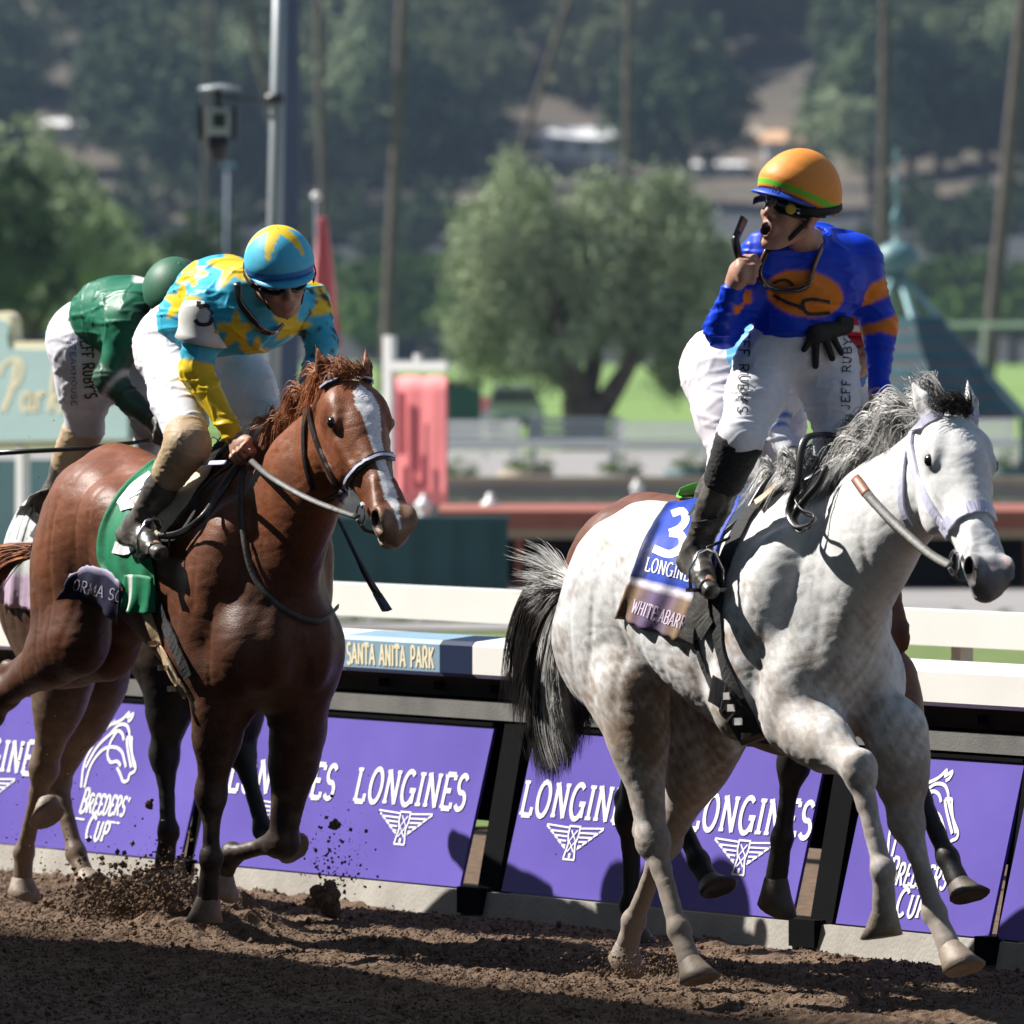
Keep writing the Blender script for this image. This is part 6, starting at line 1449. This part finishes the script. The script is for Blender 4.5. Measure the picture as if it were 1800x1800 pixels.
def bridle(Hs, m, brow, cheek, nose, throat, wd=.018, m_trim=None, m_rein=None):
    b = empty('bridle', parent=Hs['root']); s = Hs['surf']; HC, M = Hs['HC'], Hs['M']
    for nm, px, w_ in (('browband', brow, wd), ('cheek_strap', cheek, wd), ('noseband', nose, wd * 1.5), ('throat_strap', throat, wd * .8)):
        if px: strap(nm, s, px, w_, .008, m, b, 6, .006)
        if px and m_trim and nm in ('browband', 'noseband'): strap(nm + '_piping', s, px, w_ * .35, .003, m_trim, b, 6, .014)
    # far side: mirrored about the head's own midline
    def mir(px):
        P_ = []; N_ = []
        for q in resample([Vector((a, c, 0)) for a, c in px], 4):
            h = s.hit(q.x, q.y, 0)
            if not h: continue
            r = M.transposed() @ (h[0] - Hs['PO']); r2 = Hs['PO'] + M @ Vector((r.x, -r.y, r.z)); p, n = s.near(r2, .003); P_.append(p); N_.append(n)
        return P_, N_
    P_, N_ = mir(cheek)
    if len(P_) > 2: ribbon(P_, N_, wd, .005).build('cheek_strap', m, b)
    for sg in (-1, 1):
        ring('bit_ring', HC(.475, sg * .068, -.072), M, .036, .0045, m_metal, b)
        MB().tube([HC(.455, sg * .066, -.045), HC(.475, sg * .070, -.04)], .008, 6).build('buckle', m_metal, b)
    MB().tube([HC(.485, -.08, -.085), HC(.50, -.05, -.115), HC(.505, 0, -.125), HC(.50, .05, -.115), HC(.485, .08, -.085)], .007, 6).build('chin_strap', m_leath, b, True)
    return b
W1['d0'], W2['d0'], W3['d0'], W4['d0'] = 28.8, 31.4, 33.2, 30.25
# ---- white horse
bridle(W1, m_wstrap, [(1600, 790), (1606, 760), (1625, 742), (1650, 728), (1675, 721), (1700, 724), (1716, 738)], [(1602, 786), (1607, 815), (1618, 850), (1640, 895), (1664, 928)],
       [(1660, 950), (1664, 930), (1680, 908), (1705, 894), (1728, 892), (1745, 906)], [(1593, 795), (1588, 840), (1588, 890), (1602, 925)], .028)
HC1 = W1['HC']; rr_ = [W1['surf'].hit(a, b, .015)[0] for a, b in [(1496, 796), (1502, 812), (1510, 842), (1530, 870)] if W1['surf'].hit(a, b, .015)]
be = HC1(.475, -.075, -.085); e = W1['root']
tubepx('brown_rein', FW, rr_ + [], .016, m_brown, e); q0 = rr_[-1]
tubepx('rein', FW, [q0, q0.lerp(be, .35) + Vector((.02, -.02, -.01)), q0.lerp(be, .75) + Vector((.01, -.01, -.015)), be], .015, m_leath, e)
PW = lambda a, b, v: FW.P(a, b, v)
nW = lambda a, b, o=.02: (W1['surf'].hit(a, b, o) or (PW(a, b, -.1), 0))[0]
tubepx('rein_bight', FW, [PW(1482, 768, -.02), PW(1450, 764, -.06), PW(1418, 770, -.12), PW(1407, 800, -.15), PW(1403, 850, -.17), PW(1392, 880, -.18), PW(1388, 905, -.19), PW(1402, 925, -.20), PW(1425, 920, -.20), PW(1432, 908, -.19), PW(1412, 900, -.18), PW(1400, 880, -.17), PW(1420, 860, -.15), PW(1440, 820, -.12)], .013, m_blackp2, e)
tubepx('rein_loop', FW, [PW(1405, 845, -.16), PW(1425, 838, -.14), PW(1450, 822, -.12), PW(1440, 850, -.14), PW(1415, 880, -.17), PW(1395, 912, -.19), PW(1408, 935, -.2), PW(1424, 928, -.2)], .012, m_blackp2, e)
def cw(s_, t):
    if t > .70: 
        if t < .745: return (.70, .66, .74)
        k = .5 + .5 * math.sin(s_ * 9 + 1); return (.24 * k + .14 * (1 - k), .16 * k + .10 * (1 - k), .10 * k + .20 * (1 - k))
    if s_ < .10 + .12 * t: return (.006, .016, .10)
    return (.010, .045, .36)
sc_ = empty('saddlecloth'); place(sc_, FW); tag(sc_, 'blue number cloth with white figure under the saddle of the white horse', 'saddlecloth')
cl = drape('cloth', W1, [[(1172, 893), (1205, 880), (1262, 872), (1310, 880)], [(1138, 950), (1180, 945), (1235, 945), (1268, 955)], [(1120, 1005), (1165, 1015), (1212, 1025), (1248, 1035)], [(1090, 1085), (1130, 1102), (1180, 1120), (1214, 1130)]], 40, 30, .012, m_clothb, cw, sc_, .005)
cs1 = Surf(cl, FW)
px_shape(cs1, 'number', [([(1182, 905), (1200, 900), (1206, 915), (1196, 930), (1178, 938)], 13), ([(1178, 938), (1198, 942), (1200, 962), (1178, 975), (1150, 965)], 14)], m_print, sc_, .003)
px_text(cs1, 'LONGINES', ((1134, 1003), (1222, 1025)), 24, m_print, sc_, 'wordmark', .003, wt=.12)
px_text(cs1, 'WHITE ABARRIO', ((1110, 1076), (1216, 1112)), 24, mat('lilac_print', (.62, .52, .66), .6, .1, 20), sc_, 'lettering', .003, wt=.12)
sd_ = empty('saddle'); place(sd_, FW); tag(sd_, 'small black racing saddle on the white horse with girth and stirrup', 'saddle')
U1 = lambda u, v, w_: Vector((u, v, w_))
def seat(u0, u1, zt, m, parent, hump=.05):
    vs = []; nu, nv = 18, 16
    for j in range(nv + 1):
        for i in range(nu + 1):
            t = i / nu; u = u0 + (u1 - u0) * t; v = -.24 + .48 * j / nv; wtop = zt(u, v) + .02 + hump * (abs(t - .5) * 2) ** 2.2 * (1 - (abs(v) / .3) ** 2); k = .55 + .45 * math.sin(math.pi * min(1, max(0, t))); v2 = v * k
            vs.append((u, v2, zt(u, v2) + .015 + hump * (abs(t - .5) * 2) ** 2.2 * max(0, 1 - (abs(v2) / .12) ** 2)))
    return meshobj('seat', vs, [(j * (nu + 1) + i, j * (nu + 1) + i + 1, (j + 1) * (nu + 1) + i + 1, (j + 1) * (nu + 1) + i) for j in range(nv) for i in range(nu)], m, parent, True)
def topz(Hs):
    def f(u, v):
        h = Hs['surf'].b.ray_cast(Vector((u, v, 3)), Vector((0, 0, -1))); return h[0].z if h[0] is not None else 1.4
    return f
m_seat = mat('saddle_leather', (.014, .018, .026), .3, .1, 20, .05, 60, spec=.6)
s1 = seat(-.46, -.05, topz(W1), m_seat, sd_); s1.modifiers.new('s', 'SOLIDIFY').thickness = .012
S_ = W1['surf']
def girth(px, wd, m, nm, off=.006, parent=None): return strap(nm, S_, px, wd, .006, m, parent, 6, off)
girth([(1372, 862), (1345, 880), (1318, 905), (1290, 955), (1272, 1005), (1264, 1060), (1266, 1120), (1280, 1180), (1305, 1240), (1338, 1300)], .055, m_blacknyl, 'girth', .008, sd_)
girth([(1225, 1125), (1236, 1160), (1250, 1195), (1262, 1220)], .022, m_blacknyl, 'under_girth', .008, sd_)
girth([(1258, 1210), (1280, 1225), (1300, 1255), (1325, 1295)], .085, m_blackp2, 'buckle_guard', .016, sd_)
for a, b in ((1288, 1222), (1294, 1240), (1304, 1262), (1314, 1282)): 
    h_ = S_.hit(a, b, .03)
    if h_: MB().box(h_[0], (.012, .03, .022)).build('buckle', m_metal, sd_)
girth([(1336, 892), (1352, 880), (1372, 862), (1388, 848)], .032, m_tanl, 'tan_keeper', .022, sd_)
girth([(1214, 1125), (1218, 1095), (1232, 1060), (1252, 1050)], .07, m_leath, 'flap', .016, sd_)
girth([(1232, 1058), (1245, 1095), (1252, 1110)], .085, m_leath, 'flap', .018, sd_)
def stirrup(Fr, J, parent, top=None):
    to, an = J['toR'], J['anR']; c = an.lerp(to, .70) + Vector((0, 0, -.035)); sdv = Vector((0, 1, 0)); f = (to - an); f.z = 0; f.normalize()
    MB().tube([c + sdv * (-.058), c + sdv * -.06 + Vector((0, 0, .06)), c + sdv * -.03 + Vector((0, 0, .115)), c + Vector((0, 0, .128)), c + sdv * .03 + Vector((0, 0, .115)), c + sdv * .06 + Vector((0, 0, .06)), c + sdv * .058], .006, 6).build('stirrup_iron', m_metal, parent, True)
    MB().box(c, (.045, .125, .012)).build('stirrup_tread', m_blackp2, parent)
    if top is not None: MB().tube([c + Vector((0, 0, .13)), (c + Vector((0, 0, .13))).lerp(top, .5), top], .010, 6, flat=.35).build('stirrup_leather', m_blackp2, parent, True)
stirrup(FW, R1['J'], sd_, nW(1292, 955, .03)); strap('boot_strap', Surf([c for c in R1['root'].children if c.name.startswith('boot')][0], FW), [(1205, 925), (1235, 920), (1262, 912)], .02, .004, m_leath, sd_, 4, .004)
# hair
rn = random.Random(11)
def crest(Hs, n=24, ub=None):
    PO = Hs['PO']; s = Hs['surf']; out = []; a = Hs['HC'](-.03, 0, .05); b = Vector(Hs['T'](-.05, 0, 1.60)); sd0 = Hs['M'].col[1]
    for i in range(n):
        t = i / (n - 1); g = a.lerp(b, t) + Vector((0, 0, .25 + .05 * math.sin(math.pi * t))); h = s.b.ray_cast(g, Vector((-.0, 0, -1)))
        out.append((h[0] if h[0] is not None else g - Vector((0, 0, .25))) + Vector((0, 0, -.006)))
    return out
def mane(Hs, m, n, L, blow=(-1, 0, .35), spread=.02, wob=.010, r0=.0022, down=.10, parent=None, seed=1):
    c = crest(Hs); rnd = random.Random(seed); bl = Vector(blow)
    def keys(f, rnd):
        l = L * (.65 + .5 * math.sin(math.pi * min(1, f * 1.15 + .15))) * rnd.uniform(.7, 1.15); tilt = rnd.gauss(0, .25)
        return [bl * l * .3 + Vector((0, -.006, .035 * l / .18 * (1 + tilt))), bl * l * .62 + Vector((0, -.015 + .04 * tilt, .035 * (1 + tilt))), bl * l * .85 + Vector((0, -.02 + .05 * tilt, .00 - down * .4)), bl * l + Vector((0, -.03 + .06 * tilt, -down * (1 - 1.6 * tilt)))]
    return strands('mane', tuft(c, keys, n, spread, wob, rnd, 14), m, parent or Hs['root'], r0=r0)
mane(W1, m_hairw, 2800, .19, (-.90, .12, .42), .050, .0050, .0019, .075, seed=3)
def forelock(Hs, m, n, seed=2, L=.12, side=-1):
    rnd = random.Random(seed); HC, M = Hs['HC'], Hs['M']
    c = [HC(-.02, -.05, .055), HC(-.01, 0, .07), HC(-.02, .05, .055)]
    k = lambda f, r: [M @ Vector((.0, .01 + side * .02, .035)) * r.uniform(.6, 1.2), M @ Vector((-.02, side * .05, .06)) * r.uniform(.7, 1.2) * L / .12, M @ Vector((.01, side * .10, .05)) * r.uniform(.6, 1.2) * L / .12]
    return strands('forelock', tuft(c, k, n, .014, .008, rnd, 9), m, Hs['root'], r0=.0021)
forelock(W1, m_hairk, 240, 2, .08)
def tail(Hs, Fr, m, base, guides, n, r0=.0026, spread=.03, wob=.02, seed=5, parent=None):
    """guides: lists of local points; hairs interpolate between neighbouring guides"""
    rnd = random.Random(seed); out = []
    G = [[g[min(int(t * (len(g) - 1)), len(g) - 2)].lerp(g[min(int(t * (len(g) - 1)), len(g) - 2) + 1], t * (len(g) - 1) - min(int(t * (len(g) - 1)), len(g) - 2)) for t in np.linspace(0, 1, 7)] for g in guides]
    for _ in range(n // 9):
        i = rnd.uniform(0, len(G) - 1.001); f = i % 1; a, b = G[int(i)], G[int(i) + 1]; L_ = rnd.uniform(.75, 1.06); c0_ = Vector((rnd.gauss(0, 1), rnd.gauss(0, 1), rnd.gauss(0, 1))) * spread; c1_ = Vector((rnd.gauss(0, 1), rnd.gauss(0, 1), rnd.gauss(0, 1))) * spread * .5; cj = [c0_ + c1_ * math.sin(q_ * .9) for q_ in range(7)]
        for _ in range(9):
            pl = []; hv = Vector((rnd.gauss(0, 1), rnd.gauss(0, 1), rnd.gauss(0, 1))) * wob * 1.8
            for k in range(7):
                p = a[k].lerp(b[k], f); t = k / 6; pl.append((a[0].lerp(p, L_) if k else p) + cj[k] * t + Vector((rnd.gauss(0, 1), rnd.gauss(0, 1), rnd.gauss(0, 1))) * (.006 if k == 0 else wob * .25 * t) + hv * t)
            out.append(pl)
    return strands('tail', out, m, parent or Hs['root'], r0=r0)
Pt = lambda Fr, L, v: [Fr.P(a, b, v + .012 * i) for i, (a, b) in enumerate(L)]
tail(W1, FW, m_hairw, None, [Pt(FW, [(1020, 1040), (990, 1000), (955, 965), (925, 950)], .02), Pt(FW, [(1020, 1045), (985, 1025), (950, 1010), (915, 1000)], -.02), Pt(FW, [(1015, 1050), (980, 1040), (950, 1080), (930, 1130)], 0)], 420, .0014, .02, .006, 5)
tail(W1, FW, m_hairk, None, [Pt(FW, [(1016, 1050), (975, 1062), (948, 1120), (935, 1200), (932, 1270), (950, 1335)], .0), Pt(FW, [(1018, 1056), (985, 1075), (965, 1150), (960, 1230), (962, 1300), (968, 1365)], -.03), Pt(FW, [(1020, 1062), (1000, 1090), (990, 1150), (990, 1220), (1000, 1290), (992, 1350)], .02), Pt(FW, [(1020, 1065), (1010, 1110), (1010, 1160), (1020, 1210), (1030, 1240), (1038, 1262)], .04)], 2600, .0021, .018, .0045, 6)
tail(W1, FW, m_hairw, None, [Pt(FW, [(1016, 1050), (980, 1060), (955, 1120), (945, 1200), (950, 1270), (975, 1345)], -.04), Pt(FW, [(1020, 1056), (1000, 1080), (985, 1150), (985, 1230), (990, 1290), (1000, 1330)], -.04)], 360, .0016, .02, .006, 7)
# ---- dark bay behind the white horse
tail(W4, FE, m_hairk, None, [Pt(FE, [(1035, 1000), (985, 985), (945, 1000), (915, 1050), (903, 1120), (900, 1210)], .0), Pt(FE, [(1035, 1010), (995, 1010), (960, 1040), (935, 1090), (920, 1160), (915, 1250)], .0), Pt(FE, [(1035, 1020), (1005, 1030), (980, 1070), (960, 1120), (945, 1180), (935, 1220)], .0)], 2200, .0024, .014, .005, 8)
s4 = empty('saddlecloth'); place(s4, FE); tag(s4, 'green and pale blue cloth edge behind the white horse back', 'saddlecloth')
drape('cloth', W4, [[(1195, 858), (1215, 850), (1240, 845)], [(1190, 880), (1225, 880), (1250, 880)]], 12, 8, .012, m_clothb, lambda a, b: (.12, .50, .08) if a < .7 else (.02, .02, .03), s4, .002)
s4b = empty('saddle'); place(s4b, FE); tag(s4b, 'black racing saddle of the dark bay mostly hidden behind the orange capped rider', 'saddle')
seat(-.46, -.05, topz(W4), m_seat, s4b).modifiers.new('s', 'SOLIDIFY').thickness = .012
mane(W4, m_hairk, 500, .12, (-.8, -.1, .2), .02, .01, .003, .05, seed=9)
# ---- chestnut
HC2 = W2['HC']; e = W2['root']
bridle(W2, m_blackp2, [(545, 706), (556, 690), (575, 676), (600, 667), (630, 664), (655, 672)], [(545, 706), (552, 755), (572, 810), (592, 850), (604, 885)],
       [(607, 868), (612, 845), (632, 822), (660, 805), (685, 803), (700, 815)], [(540, 715), (536, 770), (540, 820), (552, 860)], .019, m_wstrap)
hnd = R2['J']['pbR'] + dl(FC, (.03, -.03, -.05)); be = HC2(.475, -.072, -.085)
tubepx('rein', FC, [hnd, hnd.lerp(be, .3) + dl(FC, (-.02, -.13, -.012)), hnd.lerp(be, .65) + dl(FC, (-.02, -.10, -.014)), be], .011, m_leath, e)
PC = lambda a, b, v: FC.P(a, b, v); n2 = lambda a, b, o=.012: (W2['surf'].hit(a, b, o) or (PC(a, b, -.1), 0))[0]
tubepx('rein_slack', FC, [hnd, n2(428, 880, .02), n2(430, 950, .014), n2(448, 1010, .014), n2(480, 1055, .014), n2(520, 1083, .014), n2(560, 1092, .014), n2(585, 1070, .02)], .010, m_leath, e)
tubepx('neck_strap', FC, [hnd + Vector((0, 0, .0)), n2(405, 880, .05), n2(375, 920, .05), n2(340, 948, .05), n2(300, 950, .05)], .014, m_blackp2, e)
tubepx('neck_strap', FC, [hnd + Vector((-.02, 0, .0)), n2(380, 870, .06), n2(362, 915, .05), n2(330, 955, .05), n2(290, 945, .05)], .013, m_blacknyl, e)
cc = [(.008, .17, .075), (.66, .68, .68), (.012, .012, .045)]
def cg(s_, t):
    if t > .80: return cc[2] if t > .84 else (.4, .38, .42)
    return cc[0]
s2 = empty('saddlecloth'); place(s2, FC); tag(s2, 'green number cloth with a white figure and a dark name band on the chestnut horse', 'saddlecloth')
c2 = drape('cloth', W2, [[(270, 815), (300, 812), (335, 820)], [(215, 865), (250, 875), (300, 880)], [(185, 925), (225, 940), (268, 950)], [(182, 985), (225, 1000), (275, 1010)], [(205, 1020), (240, 1040), (280, 1060)]], 30, 28, .014, m_clothb, lambda a, b: cc[0], s2, .006)
cs2 = Surf(c2, FC)
px_shape(cs2, 'number', [([(268, 838), (235, 862), (212, 890)], 17), ([(212, 890), (240, 885), (252, 905), (246, 940), (225, 965), (203, 962)], 20)], m_print, s2, .007)
nb2 = drape('name_band', W2, [[(142, 1000), (175, 992), (212, 1003), (232, 1024)], [(128, 1026), (165, 1022), (205, 1035), (230, 1060)], [(118, 1050), (155, 1046), (196, 1062), (226, 1090)]], 24, 10, .045, m_clothb, lambda a, b: (.30, .27, .38) if b < .14 else (.014, .013, .04), s2, .004)
px_text(Surf(nb2, FC), 'ORMA SON', ((128, 1036), (228, 1062)), 20, mat('grey_print', (.30, .28, .36), .6, .1, 20), s2, 'lettering', .004, wt=.10)
drape('hanging_corner', W2, [[(232, 1010), (255, 1010), (280, 1015)], [(232, 1045), (255, 1050), (282, 1055)], [(230, 1068), (250, 1075), (284, 1075)]], 14, 10, .03, m_clothb, lambda a, b: cc[0] if a > .35 else ((.6, .62, .6) if a > .15 else cc[0]), s2, .008)
sd2_ = empty('saddle'); place(sd2_, FC); tag(sd2_, 'racing saddle with a large cream flap on the chestnut horse', 'saddle')
seat(-.46, -.05, topz(W2), m_seat, sd2_).modifiers.new('s', 'SOLIDIFY').thickness = .012
m_creamp = mat('cream_pad', (.42, .36, .27), .7, c2=(.55, .49, .39), scale=14, bump=.1, bscale=60)
drape('cream_flap', W2, [[(252, 895), (300, 868), (345, 842), (396, 815)], [(262, 915), (305, 892), (345, 868), (385, 845)], [(275, 945), (305, 925), (338, 900), (365, 875)], [(283, 958), (300, 950), (325, 925), (342, 905)]], 20, 12, .055, m_creamp, lambda a, b: (.5, .5, .5), sd2_, .001)
fl = W2['surf']
tubepx('flap_edge', FC, [(fl.hit(a, b, .062) or (PC(a, b, -.3), 0))[0] for a, b in [(250, 893), (300, 866), (345, 841), (396, 813)]], .0095, m_wstrap, sd2_)
S_ = W2['surf']
girth([(262, 1075), (275, 1110), (292, 1150), (312, 1190), (332, 1220)], .05, m_tanl, 'girth', .012, sd2_); girth([(282, 1062), (300, 1110), (318, 1150), (335, 1190)], .05, m_blacknyl, 'under_girth', .010, sd2_)
for a, b in ((284, 1127), (302, 1171), (318, 1205)):
    h_ = S_.hit(a, b, .026)
    if h_: MB().box(h_[0], (.015, .05, .018)).build('buckle', m_metal, sd2_)
stirrup(FC, R2['J'], sd2_, n2(300, 950, .03))
mane(W2, m_hairc, 1500, .115, (-.88, .02, .30), .034, .0055, .0019, .08, seed=13); forelock(W2, m_hairc, 200, 4, .06)
tail(W2, FC, m_hairc, None, [Pt(FC, [(60, 960), (0, 960), (-60, 1000), (-110, 1080), (-130, 1180), (-140, 1280)], .0), Pt(FC, [(60, 975), (10, 1000), (-40, 1060), (-75, 1150), (-90, 1240), (-95, 1330)], .0)], 700, .0026, .02, .02, 14)
# ---- dark bay behind the chestnut
s3 = empty('saddlecloth'); place(s3, FD); tag(s3, 'white muddy number cloth with a lilac band at the left edge', 'saddlecloth')
c3 = drape('cloth', W3, [[(52, 872), (75, 862), (100, 858)], [(22, 935), (50, 930), (90, 925)], [(12, 990), (40, 995), (85, 1000)], [(5, 1060), (35, 1068), (80, 1075)]], 20, 20, .014, m_clothb, lambda a, b: ((.5, .38, .5) if b > .72 else (.60, .62, .62)) if not (.45 < b < .62 and a < .3) else (.05, .05, .055), s3, .006)
px_shape(Surf(c3, FD), 'number', [([(72, 880), (50, 905), (35, 950)], 11), ([(76, 915), (58, 945)], 11)], mat('grey_figure', (.05, .055, .06), .6, .1, 20), s3, .003)
s3b = empty('saddle'); place(s3b, FD); tag(s3b, 'racing saddle under the green rider hidden behind the chestnut croup', 'saddle')
seat(-.46, -.05, topz(W3), m_seat, s3b).modifiers.new('s', 'SOLIDIFY').thickness = .012
mane(W3, m_hairk, 400, .12, (-.8, -.1, .2), .02, .01, .003, .05, seed=19)
tail(W3, FD, m_hairk, None, [Pt(FD, [(-10, 960), (-60, 980), (-90, 1050), (-100, 1150)], .0), Pt(FD, [(-5, 975), (-40, 1020), (-60, 1090), (-60, 1180)], .0)], 300, .003, .02, .02, 20)
# hair hanging under the chestnut's belly at the left: the end of the bay's swept tail
# =================================================================== dirt in the air
def burst(lab, n, cx, cy, sx, sy, d0, r0, r1, seed, ds=.25, k=1.):
    rnd = random.Random(seed); vs = []; fs = []
    for _ in range(n):
        x, y = rnd.gauss(cx, sx), cy - abs(rnd.gauss(0, sy)) * k + rnd.gauss(0, sy * .25); d = d0 + rnd.uniform(-ds, ds); c = at(x, y, d)
        if c.z < .0: continue
        r = r0 + (r1 - r0) * rnd.random() ** 3; p, f = rock(r, rnd); b = len(vs); vs += [q + c for q in p]; fs += [(a + b, e_ + b, g_ + b) for a, e_, g_ in f]
    o = meshobj('flying_dirt', vs, fs, m_clod); tag(o, lab, None, kind='stuff')
burst('spray of dirt flying beside the banners right of the chestnut horse', 230, 592, 1560, 28, 62, 33.0, .002, .010, 31)
burst('dark spray of dirt round the hooves of the bay horse', 2600, 228, 1606, 58, 36, 33.0, .002, .015, 32, .35)
burst('dark clods bursting up beside the chestnut foreleg', 600, 300, 1600, 32, 50, 32.6, .002, .014, 37, .25)
burst('fine dirt thrown up at the left edge', 260, 60, 1560, 70, 120, 33.5, .0015, .006, 33, .4)
burst('fine specks of dirt flying over the left half', 130, 120, 1000, 110, 330, 33.0, .0012, .0035, 34, .5)
burst('dirt crumbs thrown up by the hind hooves of the white horse', 700, 1140, 1712, 55, 22, 29.9, .002, .010, 35, .2)
burst('few specks over the purple banners between the horses', 70, 1000, 1600, 260, 120, 31.0, .0012, .004, 36, .5)
def clod(x, y, d, r, lab, seed):
    rnd = np.random.default_rng(seed); B = SDF((-.09,) * 3, (.09,) * 3, .005)
    for _ in range(26): p = rnd.normal(size=3) * r * .42; B.ell(p, r * rnd.uniform(.25, .5), .006, (.1, .07, .05))
    V, Q, C_ = B.mesh(1, 0); V = V + normals(V, Q) * (wav(V, 60, seed) * .003)[:, None]; o = fastmesh('clod', V, Q, m_clod, None, False); o.location = at(x, y, d); tag(o, lab, 'clod', None)
clod(577, 1583, 33.0, .058, 'fist sized clod of dirt in the air right of the chestnut horse', 1); clod(548, 1586, 33.0, .022, 'small crumb beside the big clod in the air', 2)
clod(590, 1450, 33.0, .018, 'small clod flying highest before the purple banner', 3); clod(262, 1414, 33.2, .016, 'small clod flying left of the chestnut foreleg', 5)
# =================================================================== air
hz = bpy.data.materials.new('haze_air'); hz.use_nodes = True; hn = hz.node_tree; hn.nodes.clear()
pv = hn.nodes.new('ShaderNodeVolumePrincipled'); pv.inputs['Density'].default_value = .00017; pv.inputs['Color'].default_value = (.50, .68, 1, 1); pv.inputs['Anisotropy'].default_value = .3
ho2 = hn.nodes.new('ShaderNodeOutputMaterial'); hn.links.new(pv.outputs[0], ho2.inputs['Volume'])
hb_ = MB().box((0, 690, 64), (1900, 1660, 132)).build('haze', hz, None); tag(hb_, None, None, kind='stuff')
